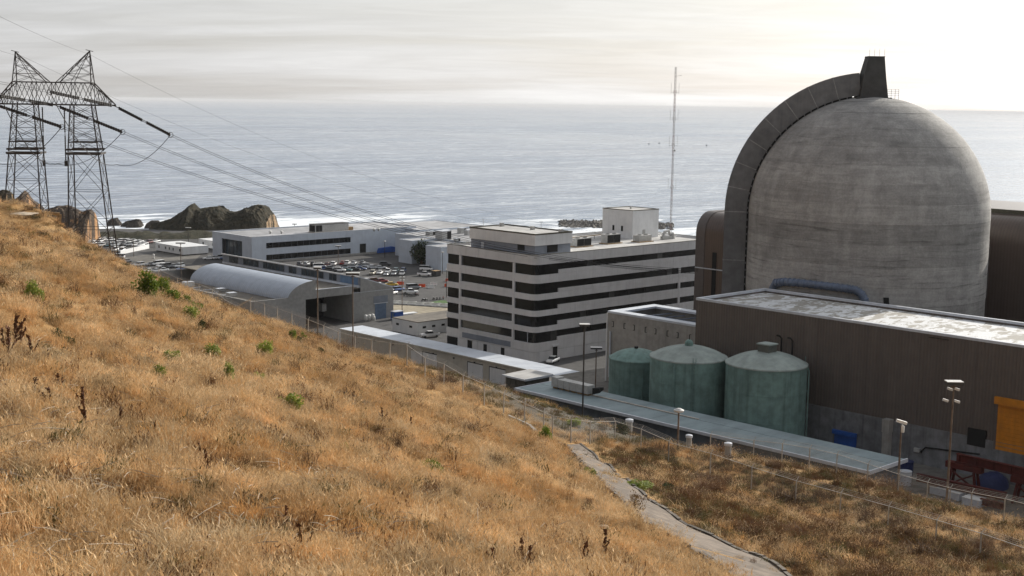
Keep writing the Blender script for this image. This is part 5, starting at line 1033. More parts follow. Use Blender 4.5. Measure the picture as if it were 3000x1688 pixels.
        mb.bar(pk-ex*.9+Z_*.25, pk+ex*.8-Z_*.15, .14); mb.build('peak', M['pylon'], T)
    # insulators and conductors
    def string(name, a, b, n=26, r=.25):
        a, b = Vector(a), Vector(b); mb = MB(); d = (b-a); L0 = d.length; d.normalize(); pts = []; rr = []
        for i in range(n):
            t = (i+.5)/n; h = L0/n*.36
            if abs(t-.5) < .025: pts += [a+d*(L0*t-h), a+d*(L0*t+h)]; rr += [.08, .08]; continue
            pts += [a+d*(L0*t-h), a+d*(L0*t-h*.9), a+d*(L0*t+h*.4), a+d*(L0*t+h)]; rr += [.12, r, r*.85, .12]
        return mb.tube(pts, rr, 7).build(name, M['insul'], T, True)
    def wire(mb, a, b, sag, r, n=40):
        a, b = Vector(a), Vector(b); mb.tube([a.lerp(b, i/n)-Z_*(4*sag*(i/n)*(1-i/n)) for i in range(n+1)], r, 5)
    side = ey*.25
    def px(cx, cy, d=PD): return Pd(cx*.469, 100+cy*.469, d)
    ends = []
    near = PD-16
    tips = {'left': W3(-13.4,0,88.0), 'mid': W3(.3,0,88.0), 'right': W3(13.8,0,88.0)}
    fwd = {'left': px(385,580,322), 'mid': px(765,612,322), 'right': px(1065,630,322)}
    back = {'left': px(-330,330,near), 'mid': px(0,386,near), 'right': px(312,360,near)}
    term = {'left': Pd(2050,800,342), 'mid': Pd(2085,799,338), 'right': Pd(2112,793,334)}
    sag = {'left': 6.6, 'mid': 7.0, 'right': 7.6}
    for k in ('left', 'mid', 'right'):
        t, f, b = tips[k], fwd[k], back[k]
        for s in (-.3, .3):
            o = Z_*s*.55; string('insulator_string', t.lerp(f, .06)+o, f+o); string('insulator_string', t.lerp(b, .06)+o, b+o)
        mb = MB()
        for e in (f, b): mb.tube([e+Vector((R_.x,R_.y,0))*(.62*math.cos(q))+Z_*(.62*math.sin(q)) for q in np.linspace(0, 6.283, 15)], .07, 5)
        mb.bar(t, t.lerp(f, .07), .16); mb.bar(t, t.lerp(b, .07), .16); mb.build('corona_ring', M['pylon'], T)
        mb = MB()
        for s in (-1, 1):
            o = Z_*.22*s; wire(mb, f+o, term[k]+o, sag[k], .046)
            bk = b+(b-t)*9+Z_*9; wire(mb, b+o, bk+o, 4.0, .036)
        mb.build('conductor', M['wire'], T)
        low = t-Z_*13.6; mb = MB()
        for o in (-.22, .22):
            e = ey*o
            for p, q in ((f, low), (b, low)):
                c = Vector((p.x*.45+q.x*.55, p.y*.45+q.y*.55, q.z-1.6)); mb.tube([((1-s)**2)*p+2*s*(1-s)*(c)+s*s*q+e for s in np.linspace(0, 1, 22)], .055, 5)
        mb.build('jumper_loop', M['wire'], T)
    for x in (-2.75, 2.2): string('jumper_insulator', W3(x, 0, 87.6), W3(x, 0, 75.2), 30, .2); MB().bar(W3(x,0,75.2), W3(x,0,73.9), .5).build('jumper_weight', M['pylon'], T)
    string('jumper_insulator', W3(-13.4, 0, 87.6), W3(-13.4, 0, 75.2), 30, .2)
    mb = MB(); mb.tube([W3(-2.75,0,74.7), W3(-.3,0,74.4), W3(2.2,0,74.7)], .055, 5); mb.build('jumper_bar', M['wire'], T)
    mb = MB()
    for pk, f, b, s in ((px(548,122), Pd(2010,700,420), px(285,0,240), 10), (px(130,135), Pd(1930,720,420), px(0,82,250), 9)):
        wire(mb, pk, f, s, .022); wire(mb, pk, b+(b-pk)*1.2, .6, .022)
    mb.build('shield_wire', M['wire'], T)
pylon()
# ---- radio mast behind the office
def mast():
    b = Pz(1964, 690, G); b = Pd(1964, 690, 470); b.z = G; zt = ztop(b, 196)
    T = thing('radio_mast', 'tall thin lattice radio mast rising against the sea behind the office', 'radio mast', tuple(b)); e1, e2 = Vector((R_.x,R_.y,0)), Vector((H_.x,H_.y,0)); w = .3
    tri = [e1*w-e2*w*.6, e1*-w-e2*w*.6, e2*w*1.1]; n = 10; H = zt-G; mats = [simple('mast_red', (.36,.27,.25), .7, 0, .1, 2), simple('mast_white', (.42,.40,.39), .7, 0, .1, 2)]
    for i in range(n):
        z0, z1 = G+H*i/n, G+H*(i+1)/n; mb = MB()
        for k in range(3): mb.bar(b+tri[k]+Z_*(z0-G), b+tri[k]+Z_*(z1-G), .065)
        m = 6
        for j in range(m):
            za, zb = z0+(z1-z0)*j/m-G, z0+(z1-z0)*(j+1)/m-G
            for k in range(3): mb.bar(b+tri[k]+Z_*za, b+tri[(k+1)%3]+Z_*zb, .045)
        mb.build('mast_section', mats[i % 2], T)
    for v in (272, 350, 427, 551):
        z = ztop(b, v); c = Vector((b.x, b.y, z)); mb = MB()
        mb.bar(c-e1*1.35, c+e1*1.35, .07)
        for x in (-1.35, -.5, .5, 1.35): mb.bar(c+e1*x-Z_*.3, c+e1*x+Z_*(3.4 if abs(x) > 1 else .9), .06)
        mb.build('antenna_array', M['steel'], T)
    z = ztop(b, 224); c = Vector((b.x, b.y, z)); MB().bar(c, c+e1*2.2+Z_*.4, .09).build('side_antenna', M['steel'], T)
    for v in (441, 654): z = ztop(b, v); c = Vector((b.x, b.y, z)); MB().lathe([(.1, z-.3), (.55, z), (.1, z+.3)], c.x+.4, c.y-.4, 10).build('dish', M['steel'], T)
mast()
# ================================================================== FENCES
M['mesh'] = None
def mesh_mat():
    m, N, L, B = newmat('chain_link'); B.inputs['Base Color'].default_value = (.42,.42,.41,1); B.inputs['Roughness'].default_value = .5; B.inputs['Metallic'].default_value = .3
    t = N.new('ShaderNodeBsdfTransparent'); ms = N.new('ShaderNodeMixShader'); g = N.new('ShaderNodeNewGeometry'); mp = N.new('ShaderNodeMapping'); L.new(g.outputs['Position'], mp.inputs[0])
    n = noise_out(N, L, mp.outputs[0], .8, 2); L.new(maprange(N, L, n, .3, .7, .11, .20), ms.inputs[0]); L.new(t.outputs[0], ms.inputs[1]); L.new(B.outputs[0], ms.inputs[2]); L.new(ms.outputs[0], N['Material Output'].inputs[0]); return m
M['mesh'] = mesh_mat()
M['post'] = simple('galvanised_post', (.40,.38,.35), .6, .3, .12, 2)
def fence(pl, label, h=2.45, arm=True, strands=True, step=1):
    P = []
    for u, v, d in pl: p = Pd(u, v, d); P.append(Vector((p.x, p.y, hz(p.x, p.y))))
    T = thing('chain_link_fence', label, 'fence', tuple(P[0])); out = []
    for i, p in enumerate(P):
        q = P[min(i+1, len(P)-1)]; r_ = P[max(i-1, 0)]; d = (q-r_); d.z = 0; d.normalize(); nrm = Vector((d.y, -d.x, 0)); nrm = nrm if nrm.x < 0 else -nrm
        mb = MB(); top = p+Z_*h; mb.tube([p-Z_*.5, top], .07, 6)
        if arm: mb.bar(top, top+nrm*-.33+Z_*.38, .05)
        mb.build('post', M['post'], T); out.append((p, top, top+nrm*-.33+Z_*.38))
    for (p, t, a), (p2, t2, a2) in zip(out, out[1:]):
        MB().add([p+Z_*.05, p2+Z_*.05, t2-Z_*.06, t-Z_*.06], [(0,1,2,3)]).build('mesh_panel', M['mesh'], T)
        MB().bar(t, t2, .05).build('top_rail', M['post'], T)
    if strands:
        mb = MB()
        for k in (.35, .68, 1.0):
            for (p, t, a), (p2, t2, a2) in zip(out, out[1:]): mb.bar(t.lerp(a, k), t2.lerp(a2, k), .014)
        mb.build('barbed_wire', M['post'], T)
fence(FENCE, 'chain link fence with outward arms running along the crest of the slope')
fence(FENCE_B, 'chain link fence along the near edge of the grey-green roofed building')
fence(FENCE_C, 'nearer chain link fence crossing the weedy slope right of the footpath', 2.3)
# ================================================================== LAMPS AND POLES
def lamp(p, vt, label, kind='flat', pm='pole', name='lamp_post', cat='lamp post', w=2.0, group='lamp posts around the plant'):
    zt = ztop(p, vt); T = thing(name, label, cat, tuple(p), group); a = Vector((R_.x,R_.y,0)); h = Vector((H_.x,H_.y,0)); top = Vector((p[0], p[1], zt))
    MB().tube([Vector(p)-Z_*.4, top-Z_*.25], [.14, .09], 8).build('pole', M[pm], T)
    if kind == 'flat':
        v = [top+a*(sx*w/2)+h*(sy*.55)+Z_*z for z in (-.3, .0) for sx, sy in ((-1,-1),(1,-1),(1,1),(-1,1))]; MB().add(v, [(0,3,2,1),(0,1,5,4),(1,2,6,5),(2,3,7,6),(3,0,4,7)]).build('lamp_housing', M['lamp_dark'], T)
        v = [top+a*(sx*w/2)+h*(sy*.55)+Z_*(z+.002) for z in (.0, .06) for sx, sy in ((-1,-1),(1,-1),(1,1),(-1,1))]; MB().add(v, [(4,5,6,7),(0,1,5,4),(1,2,6,5),(2,3,7,6),(3,0,4,7)]).build('lamp_cover', M['lamp_head'], T)
        MB().bar(top-Z_*.55-a*.3, top-Z_*.55+a*.3, .12).build('bracket', M[pm], T)
    elif kind == 'round':
        MB().lathe([(.1, zt-.35), (.55, zt-.3), (.6, zt-.1), (.2, zt+.1)], p[0], p[1], 14, cap=True).build('lamp_housing', M['lamp_head'], T)
    elif kind == 'flood':
        for k, (s, dz) in enumerate(((-.55, -.1), (.55, -.1), (-.4, -1.1), (.5, -1.1))):
            c = top+a*s+Z_*dz; MB().box(c.x-.28, c.x+.28, c.y-.25, c.y+.25, c.z-.2, c.z+.2).build('floodlight', M['lamp_head'], T)
        MB().bar(top-a*.7-Z_*.3, top+a*.7-Z_*.3, .08).build('crossarm', M[pm], T)
    elif kind == 'camera':
        c = top+Z_*.1; MB().bar(c-a*.55+Z_*.2, c+a*.55-Z_*.12, .34, .3).build('camera_housing', M['white_plastic'], T); MB().lathe([(.18, zt-1.0), (.2, zt-.9), (.2, zt-.35), (.1, zt-.2)], p[0]+.1, p[1]-.1, 12, cap=True).build('pan_motor', M['white_plastic'], T)
    return T
def hp(u, v, d): p = Pd(u, v, d); return Vector((p.x, p.y, hz(p.x, p.y)))
lamp(hp(1034,995,218), 800, 'tall rusty lamp post with a wide flat dark head, in front of the workshop block', w=2.2)
lamp(hp(931,958,232), 783, 'slender rusty lamp post left of the tall one by the workshop', 'flat', w=1.3)
lamp(Pz(531,826,G+6), 711, 'lamp post with wide flat head in front of the site trailer', w=2.9)
lamp(Pz(991,779,G), 720, 'lamp post with small pale flat head among the parked cars below the ribbon windows', w=2.2)
lamp(Pz(1127,755,G), 706, 'dark lamp post with round head at the right end of the long white wall', 'round', 'pole_dark')
lamp(Pz(1296,802,G), 738, 'dark lamp post with round head in front of the white annexe block', 'round', 'pole_dark')
lamp(Pz(1308,872,G), 789, 'dark thin lamp post beside the left edge of the striped office', 'round', 'pole_dark')
lamp(Pz(1178,915,G), 811, 'double-headed lamp post standing at the edge of the dry dirt field', 'flood', 'pole')
lamp(Pz(552,716,G), 667, 'far lamp post with flat head in front of the dark headland', w=2.4, pm='pole_dark')
lamp(Pz(863,668,G), 656, 'tiny lamp post at the shore behind the long white roof', w=2.2, pm='pole_dark')
lamp(Pz(1413,1018,G), 926, 'lamp post with flat head in front of the left face of the striped office', w=2.2)
lamp(Pz(1709,1045,G), 950, 'lamp post with pale flat head in front of the right face of the striped office', w=2.6)
lamp(Pz(1744,1150,G2), 1018, 'lamp post with pale flat head beside the left green tank', w=2.2)
lamp(Pz(1811,900,G), 866, 'far lamp post with dark head seen against the ribbon windows of the office', w=2.4, pm='pole_dark')
lamp(Pz(392,752,G), 700, 'twin floodlight post beside the car park retaining wall', 'flood', 'pole')
lamp(hp(1707,1200,192), 950, 'tall dark pole rising in front of the air-handling boxes on the grey-green roof', 'flat', 'pole_dark', w=1.5)
lamp(hp(1986,1290,150), 1199, 'thin camera pole standing on the weedy slope in front of the grey-green roof', 'round', 'pole', 'camera_pole', 'camera pole', group='camera poles')
lamp(hp(2629,1456,145), 1240, 'rusty pole with a white security camera near the end of the grey-green roof', 'camera', 'pole', 'camera_pole', 'camera pole', group='camera poles')
q = lamp(hp(2772,1492,143), 1118, 'tall pole with a flat lamp and floodlights in front of the brown wall', 'flat', 'pole', w=1.7)
pz = ORG[q.name]; zt = ztop(pz, 1140); a_ = Vector((R_.x,R_.y,0))
for k, (s, dz, m) in enumerate(((-.35,.0,'lamp_head'),(.35,.0,'lamp_head'),(-.75,-1.2,'lamp_head'),(.45,-1.3,'lamp_head'))):
    c = Vector((pz.x, pz.y, zt))+a_*s+Z_*dz; MB().bar(c-a_*.3+Z_*.08, c+a_*.25-Z_*.1, .24).build('floodlight', M[m], q)
# ================================================================== VEHICLES
def loft(secs, name, mat, par=None):            # secs: (x, [(y,z)...]) closed rings of equal length
    mb = MB(); n = len(secs[0][1]); v = [(x, y, z) for x, ring in secs for y, z in ring]
    f = [(i*n+k, i*n+(k+1)%n, (i+1)*n+(k+1)%n, (i+1)*n+k) for i in range(len(secs)-1) for k in range(n)]+[tuple(range(n))[::-1], tuple((len(secs)-1)*n+k for k in range(n))]
    o = mb.add(v, f).build(name, mat, par); return auto_smooth(o, 40)
def ring(w, z0, z1, r=.12): return [(-w+r,z0),(w-r,z0),(w,z0+r),(w,z1-r*1.2),(w-r,z1),(-w+r,z1),(-w,z1-r*1.2),(-w,z0+r)]
def car_proto(kind):
    T = thing(kind, 'x', 'car', (0,0,0)); w = .9
    if kind == 'sedan': L_, prof, cab, roof = 4.6, [(-2.3,.45,.80),(-2.2,.3,.95),(-1.4,.28,1.0),(-.4,.28,.96),(.9,.28,.95),(1.7,.28,.86),(2.2,.3,.74),(2.3,.42,.62)], [(-1.75,.98,.74),(-1.0,1.40,.62),(.25,1.42,.62),(1.15,.93,.74)], (-1.05,.3,1.40)
    elif kind == 'suv': L_, prof, cab, roof = 4.7, [(-2.35,.5,1.05),(-2.28,.38,1.15),(-1.4,.36,1.15),(-.4,.36,1.13),(.9,.36,1.12),(1.7,.36,1.06),(2.25,.38,.98),(2.35,.5,.8)], [(-2.25,1.13,.80),(-1.9,1.72,.70),(.3,1.74,.70),(1.1,1.1,.80)], (-1.95,.4,1.72)
    elif kind == 'van': L_, prof, cab, roof = 5.2, [(-2.6,.5,1.2),(-2.55,.4,1.3),(-1.4,.38,1.3),(0,.38,1.28),(1.3,.38,1.25),(2.1,.38,1.1),(2.5,.42,.95),(2.6,.5,.8)], [(-2.55,1.28,.86),(-2.45,2.0,.78),(1.0,2.02,.78),(1.9,1.12,.84)], (-2.47,1.1,2.0)
    else: L_, prof, cab, roof = 5.4, [(-2.7,.55,1.05),(-2.65,.45,1.12),(-.75,.42,1.12),(-.6,.42,1.12),(.9,.42,1.12),(1.7,.42,1.06),(2.6,.45,1.0),(2.7,.55,.8)], [(-.75,1.1,.82),(-.55,1.74,.72),(.65,1.76,.72),(1.35,1.08,.82)], (-.58,.7,1.74)
    def wd(x): return w*(1-.12*max(0, (abs(x)-1.5)/1.2)**2)
    loft([(x, ring(wd(x), z0, z1)) for x, z0, z1 in prof], 'body', M['car_white'], T)
    loft([(x, [(-ww,cab[0][1]-.1),(ww,cab[0][1]-.1),(ww+(0.0),z-.02 if i in (1,2) else z),(ww-.05,z),(-ww+.05,z),(-ww,z-.02 if i in (1,2) else z)]) for i, (x, z, ww) in enumerate(cab)], 'windows', M['car_glass'], T)
    r0, r1, rz = roof; rw = cab[1][2]+.015
    loft([(r0-.1, ring(rw*.94, rz-.03, rz+.03, .02)), (r0+.1, ring(rw, rz-.03, rz+.06, .03)), (r1-.15, ring(rw, rz-.03, rz+.07, .03)), (r1+.05, ring(rw*.95, rz-.03, rz+.04, .02))], 'roof', M['car_white'], T)
    if kind == 'van' or kind == 'pickup':
        pass
    if kind == 'pickup': MB().box(-2.5,-.85,-.72,.72,1.125,1.14).build('load_bed', M['dark'], T)
    for sx in (1.42 if kind != 'pickup' else 1.75, -1.4 if kind != 'pickup' else -1.65):
        for s in (-1, 1):
            o = MB().lathe([(.12,0),(.30,.0),(.34,.05),(.34,.17),(.30,.22),(.12,.22)], 0, 0, 14).build('wheel', M['tyre'], T); auto_smooth(o, 40); o.rotation_euler = (rad(90), 0, 0); o.location = (sx, s*.8+.11, .34)
            hb = MB().lathe([(.19,-.012),(.17,-.03),(.02,-.03)], 0, 0, 10).build('hub', M['steel'], o); hb.location = (0,0,0) if s < 0 else (0,0,.262)
            if s > 0: hb.scale = (1,1,-1); hb.location = (0,0,.22)
    xf, xr = prof[-1][0], prof[0][0]; zl, zr = prof[-1][2]-.06, prof[0][2]-.08
    for s in (-1, 1): box('headlight', M['headlight'], T, xf-.12, xf+.015, s*.62-.15, s*.62+.15, zl-.09, zl+.05); box('tail_light', M['taillight'], T, xr-.015, xr+.1, s*.66-.12, s*.66+.12, zr-.12, zr+.06)
    return T
PROTO = {k: car_proto(k) for k in ('sedan', 'suv', 'van', 'pickup')}
for k, nm in (('sedan','parked_car'),('suv','estate_car'),('van','parked_van'),('pickup','pickup_truck')): PROTO[k].name = nm
USED = set()
CARS = []
def car(kind, colr, p, heading, label, group):
    T = PROTO[kind] if kind not in USED else copy_tree(PROTO[kind]); USED.add(kind)
    T.location = p; T.rotation_euler = (0, 0, heading); tag(T, label, {'sedan':'car','suv':'car','van':'van','pickup':'pickup truck'}[kind], group); CARS.append(T)
    for ch in T.children:
        if ch.name.split('.')[0] in ('body', 'roof'): ch.material_slots[0].link = 'OBJECT'; ch.material_slots[0].material = M['car_'+colr]
    return T
ORDN = ['leftmost','second','third','fourth','fifth','sixth','seventh','eighth','ninth','tenth','eleventh','twelfth','thirteenth','fourteenth','fifteenth','sixteenth']
def row(items, head, where, group, cz=G, jit=3):
    for i, (u, v, kind, colr) in enumerate(items):
        p = Pz(u, v, cz); o = 'rightmost' if i == len(items)-1 else ORDN[i]+('' if i == 0 else ' from left')
        nm = {'sedan':'car','suv':'estate car','van':'van','pickup':'pickup truck'}[kind]
        car(kind, colr, p, head+rad(random.uniform(-jit, jit)), f'{colr} {nm}, {o} in the {where}', group)
c3 = lambda x, y: (x*.276+680, y*.276+580)
t4 = lambda x, y: (x*.1553+220, y*.1553+660)
HC = math.atan2(H_.y, H_.x)                      # heading away from the camera
R1 = [(720,722,'suv','grey'),(790,722,'suv','silver'),(865,722,'suv','black'),(940,722,'sedan','grey'),(1012,722,'sedan','maroon'),(1078,718,'suv','white'),(1172,706,'sedan','red'),(1225,708,'suv','white'),(1295,705,'sedan','silver'),(1385,700,'sedan','grey')]
row([(*c3(x, y), k, c) for x, y, k, c in R1], HC-.1, 'row nearest the long white wall', 'cars in the central car park')
R2 = [(930,748,'van','white'),(985,764,'sedan','blue'),(1045,758,'sedan','silver'),(1130,762,'sedan','silver'),(1205,748,'sedan','grey'),(1283,748,'suv','silver'),(1355,740,'sedan','grey'),(1435,738,'suv','silver'),(1495,752,'sedan','silver'),(1575,754,'sedan','silver'),(1625,722,'suv','black')]
row([(*c3(x, y), k, c) for x, y, k, c in R2], HC-rad(78), 'second row of the car park', 'cars in the central car park')
R2b = [(1050,786,'suv','black'),(1140,784,'suv','white'),(1213,778,'sedan','teal'),(1300,770,'sedan','black'),(1365,766,'sedan','blue')]
row([(*c3(x, y), k, c) for x, y, k, c in R2b], HC-rad(95), 'third row behind the clerestory', 'cars in the central car park')
R3 = [(1490,815,'suv','beige'),(1570,808,'sedan','white'),(1640,824,'sedan','silver'),(1720,822,'suv','silver'),(1803,820,'suv','white')]
row([(*c3(x, y), k, c) for x, y, k, c in R3], HC+rad(175), 'short row facing the camera', 'cars in the central car park')
R3b = [(1655,797,'pickup','white'),(1735,792,'suv','teal'),(1815,790,'suv','blue')]
row([(*c3(x, y), k, c) for x, y, k, c in R3b], HC+rad(175), 'row behind the short camera-facing row', 'cars in the central car park')
for it in (((1425,912),'van','white',-60,'white van nose-in at the near edge of the car park behind the workshop gable'),((1520,898),'suv','maroon',-70,'dark red estate car with pale roof beside the yellow car'),((1590,896),'sedan','red',-75,'small bright red car half hidden behind the dark red estate car'),((1567,940),'sedan','white',-100,'white car below the dark red estate car'),((1694,935),'sedan','yellow',-80,'bright yellow car in the car park'),((1690,1030),'pickup','white',-30,'white pickup truck at the corner of the workshop block'),((1765,990),'suv','blue',-40,'blue estate car with white rear behind the workshop corner'),((1925,970),'van','grey',-60,'grey van with a bright headlamp near the orange barriers'),((1890,1015),'pickup','white',-85,'white pickup truck with long bed behind the motorcycles'),((2062,772),'van','white',-100,'white van in front of the annexe dark recess'),((2040,828),'pickup','white',-95,'white pickup truck beside the dark skip near the annexe')):
    car(it[1], it[2], Pz(*c3(*it[0]), G), HC+rad(it[3]), it[4], 'cars in the central car park')
A_ = [(170,292,'suv','white'),(262,290,'sedan','black'),(380,294,'suv','white'),(525,302,'suv','white'),(650,306,'suv','white'),(735,322,'sedan','white'),(850,326,'suv','white'),(960,326,'suv','white'),(1080,318,'sedan','silver'),(1205,330,'sedan','white'),(1385,350,'suv','maroon'),(1520,326,'sedan','white')]
row([(*t4(x, y), k, c) for x, y, k, c in A_], HC+rad(150), 'back row of the hillside car park', 'cars in the far hillside car park')
MID_ = [(215,318,'sedan','silver'),(310,322,'sedan','white'),(455,328,'suv','white'),(575,345,'sedan','black'),(690,350,'suv','silver'),(790,352,'sedan','white'),(880,352,'sedan','maroon'),(1000,352,'suv','white'),(1150,356,'sedan','grey'),(1290,368,'sedan','white')]
row([(*t4(x, y), k, c) for x, y, k, c in MID_], HC+rad(150), 'middle row of the hillside car park', 'cars in the far hillside car park')
B_ = [(258,346,'sedan','white'),(330,366,'sedan','silver'),(418,356,'sedan','grey'),(512,400,'suv','white'),(630,402,'sedan','teal'),(735,398,'suv','silver'),(825,384,'sedan','white'),(905,380,'sedan','black'),(1010,396,'suv','grey'),(1120,390,'sedan','white'),(1225,402,'sedan','white')]
row([(*t4(x, y), k, c) for x, y, k, c in B_], HC+rad(150), 'front row of the hillside car park', 'cars in the far hillside car park')
row([(*t4(x, y), k, c) for x, y, k, c in [(760,492,'van','white'),(885,505,'van','white')]], HC+rad(178), 'pair of vans facing out of the hillside car park', 'cars in the far hillside car park')
C_ = [(960,705,'sedan','grey'),(1200,778,'suv','silver'),(1425,765,'sedan','grey'),(1560,758,'van','white'),(1640,800,'suv','white'),(1715,796,'suv','black'),(1840,800,'sedan','grey'),(1955,800,'suv','silver'),(2015,850,'sedan','blue')]
row([(*t4(x, y), k, c) for x, y, k, c in C_], HC+rad(140), 'yard left of the barrel vault', 'cars in the yard left of the barrel vault')
D_ = [(1395,884,'sedan','white'),(1525,884,'sedan','silver'),(1655,870,'sedan','silver')]
row([(*t4(x, y), k, c) for x, y, k, c in D_], HC+rad(140), 'yard row just above the grass edge', 'cars in the yard left of the barrel vault')
E_ = [(1490,728,'sedan','white'),(1545,724,'sedan','silver'),(1620,726,'van','silver'),(1680,728,'pickup','blue'),(1735,730,'sedan','blue')]
row([(x*.276+200, y*.276+560, k, c) for x, y, k, c in E_], HC+rad(110), 'row between trailer and clerestory', 'cars by the clerestory')
car('pickup', 'white', Pz(1620, 1063, G), rad(-158), 'white pickup truck parked at the foot of the striped office right face', 'service vehicles')
car('pickup', 'white', Pz(1260, 988, G), rad(160), 'white pickup truck between the blockhouse and the tan garage roof', 'service vehicles')
car('van', 'silver', Pz(347, 758, G), HC+rad(85), 'silver van behind the grass edge below the right tower leg', 'service vehicles')
# white and orange road barriers, skip, motorcycles
def barrier(p, ang, m, label, group, L_=2.4):
    T = thing('road_barrier', label, 'barrier', tuple(p), group); ca, sa = math.cos(ang), math.sin(ang)
    def tr(x, y, z): return (p[0]+x*ca-y*sa, p[1]+x*sa+y*ca, p[2]+z)
    pr = [(-.32,0),(.32,0),(.3,.2),(.13,.45),(.1,1.0),(-.1,1.0),(-.13,.45),(-.3,.2)]; mb = MB(); v = [tr(s*L_/2, y, z) for s in (-1,1) for y, z in pr]; n = 8
    mb.add(v, [tuple(range(n))[::-1], tuple(range(n,2*n))]+[(i,(i+1)%n,n+(i+1)%n,n+i) for i in range(n)]).build('barrier_block', M[m], T)
    mb = MB(); mb.add([tr(x, y, z) for z in (1.0, 1.06) for x, y in ((-L_/2+.2,-.06),(L_/2-.2,-.06),(L_/2-.2,.06),(-L_/2+.2,.06))], [(4,5,6,7),(0,1,5,4),(1,2,6,5),(2,3,7,6),(3,0,4,7)]).build('top_ridge', M[m], T)
for i, (x, y, m, lab) in enumerate(((1785,920,'safety_orange','orange barrier beside the yellow car'),(2015,946,'safety_orange','orange barrier right of the grey van'),(2300,888,'safety_orange','upper orange barrier at the left edge of the striped office'),(2290,942,'safety_orange','lower orange barrier at the left edge of the striped office'),(2140,926,'white_plastic','white barrier between the orange ones, farther of two'),(2108,956,'white_plastic','white barrier between the orange ones, nearer of two'))):
    barrier(Pz(*c3(x, y), G), rad(-42), m, lab, 'barriers in the car park')
for i, x in enumerate((1735,1820,1910,2000,2090,2170,2260,2330)):
    barrier(Pz(*c3(x, 1122+i*5.5), G), rad(-40), 'white_plastic', f'white barrier in the line edging the dirt field, {"rightmost" if i == 7 else ORDN[i]+("" if i == 0 else " from the left")}', 'white barriers edging the dirt field', 3.2)
p = Pz(*c3(2165, 830), G); T = thing('skip', 'dark skip beside the white pickup near the annexe', 'skip', tuple(p)); box('skip_body', M['dark_trim'], T, p.x-1.3, p.x+1.3, p.y-1.2, p.y+1.2, G+.15, G+2.0); box('rim', M['rust'], T, p.x-1.4, p.x+1.4, p.y-1.3, p.y+1.3, G+2.0, G+2.1); box('skid', M['dark'], T, p.x-1.1, p.x+1.1, p.y-1, p.y+1, G, G+.149)
def bike(p, ang, m, label):
    T = thing('motorcycle', label, 'motorcycle', tuple(p), 'parked motorcycles'); 
    def at(mb, name, mat): o = mb.build(name, mat); o.parent = T; return o
    for x in (-.7, .72): o = at(MB().lathe([(.2,-.05),(.3,-.06),(.33,0),(.3,.06),(.2,.05)], 0, 0, 14), 'wheel', M['tyre']); o.rotation_euler = (rad(90),0,0); o.location = (x,0,.33)
    at(MB().tube([(-.75,0,.62),(-.3,0,.78),(.1,0,.82),(.45,0,.98),(.72,0,.4)], [.10,.14,.17,.09,.05], 8), 'frame', M[m]); at(MB().box(-.65,.0,-.14,.14,.80,.88), 'seat', M['tyre']); at(MB().bar((.42,-.36,1.05),(.42,.36,1.05),.05), 'handlebar', M['steel']); at(MB().box(-.2,.25,-.16,.16,.32,.66), 'engine', M['dark_trim'])
    T.rotation_euler = (0,0,ang)
for i, (x, y, m) in enumerate(((1850,1040,'car_black'),(1880,1046,'car_black'),(1910,1048,'car_grey'),(1935,1044,'car_black'),(1960,1044,'car_maroon'),(2030,1096,'car_grey'),(2060,1096,'car_black'),(2140,1082,'car_black'),(2175,1080,'car_black'),(2205,1078,'car_grey'),(2240,1076,'car_red'))):
    grp = 'in the cluster behind the white pickup' if i < 5 else 'on the kerb beside the small lawn'; k = i if i < 5 else i-5; n = 5 if i < 5 else 6
    bike(Pz(*c3(x, y), G), HC+rad(100+i*9), m, f'{m[4:]} motorcycle {grp}, {"rightmost" if k == n-1 else ORDN[k]+("" if k == 0 else " from the left")}')
# low retaining wall of the far car park, hydrant, site bits
q0, q1 = Pz(352, 746, G), Pz(436, 728, G); tag(MB().bar(q0+Z_*.7, q1+Z_*.9, .4, 1.9).build('retaining_wall', M['white']), 'low pale retaining wall between the hillside cars and the trailer', 'wall')
p = Pz(450, 758, G); T = thing('standpipe', 'small white standpipe in the yard in front of the trailer', 'standpipe', tuple(p)); MB().lathe([(.3,G),(.3,G+1.2),(.42,G+1.25),(.42,G+1.6),(.2,G+2.0)], p.x, p.y, 12, cap=True).build('pipe', M['white_plastic'], T); MB().lathe([(.5,G),(.5,G+.15)], p.x, p.y, 12, cap=True).build('base', M['concrete'], T)
p = Pz(1163, 935, G); T = thing('portable_toilet', 'blue portable cabin behind the workshop corner', 'portable toilet', tuple(p)); box('cabin', M['blue'], T, p.x-1.6, p.x+1.6, p.y-1, p.y+1, G, G+2.3); box('cabin_roof', M['gutter'], T, p.x-1.7, p.x+1.7, p.y-1.1, p.y+1.1, G+2.3, G+2.45); box('cabin_door', M['blue_door'], T, p.x-1.64, p.x-1.602, p.y-.4, p.y+.4, G+.1, G+2)
p = Pz(1195, 928, G); T = thing('flat_trailer', 'low white flatbed trailer left of the blockhouse', 'trailer', tuple(p)); box('deck', M['white'], T, p.x-3, p.x+3, p.y-1, p.y+1, G+.9, G+1.15)
for s in (-1.2, 1.2): o = MB().lathe([(.2,0),(.45,0),(.45,.25),(.2,.25)], 0, 0, 12).build('wheel', M['tyre'], T); o.rotation_euler = (rad(90),0,0); o.location = (s, -.8, .45)
p = Pz(1134, 740, G); T = thing('covered_pallet', 'blue tarpaulin-covered stack by the annexe wall', 'covered stack', tuple(p)); MB().extrude([(p.x-6,G+.2),(p.x+6,G+.2),(p.x+5.6,G+1.9),(p.x+2,G+2.6),(p.x-5,G+2.2)], 'y', p.y-1.4, p.y+1.4).build('tarpaulin', M['blue'], T); box('pallet', M['wood'], T, p.x-5.8, p.x+5.8, p.y-1.3, p.y+1.3, G, G+.19)
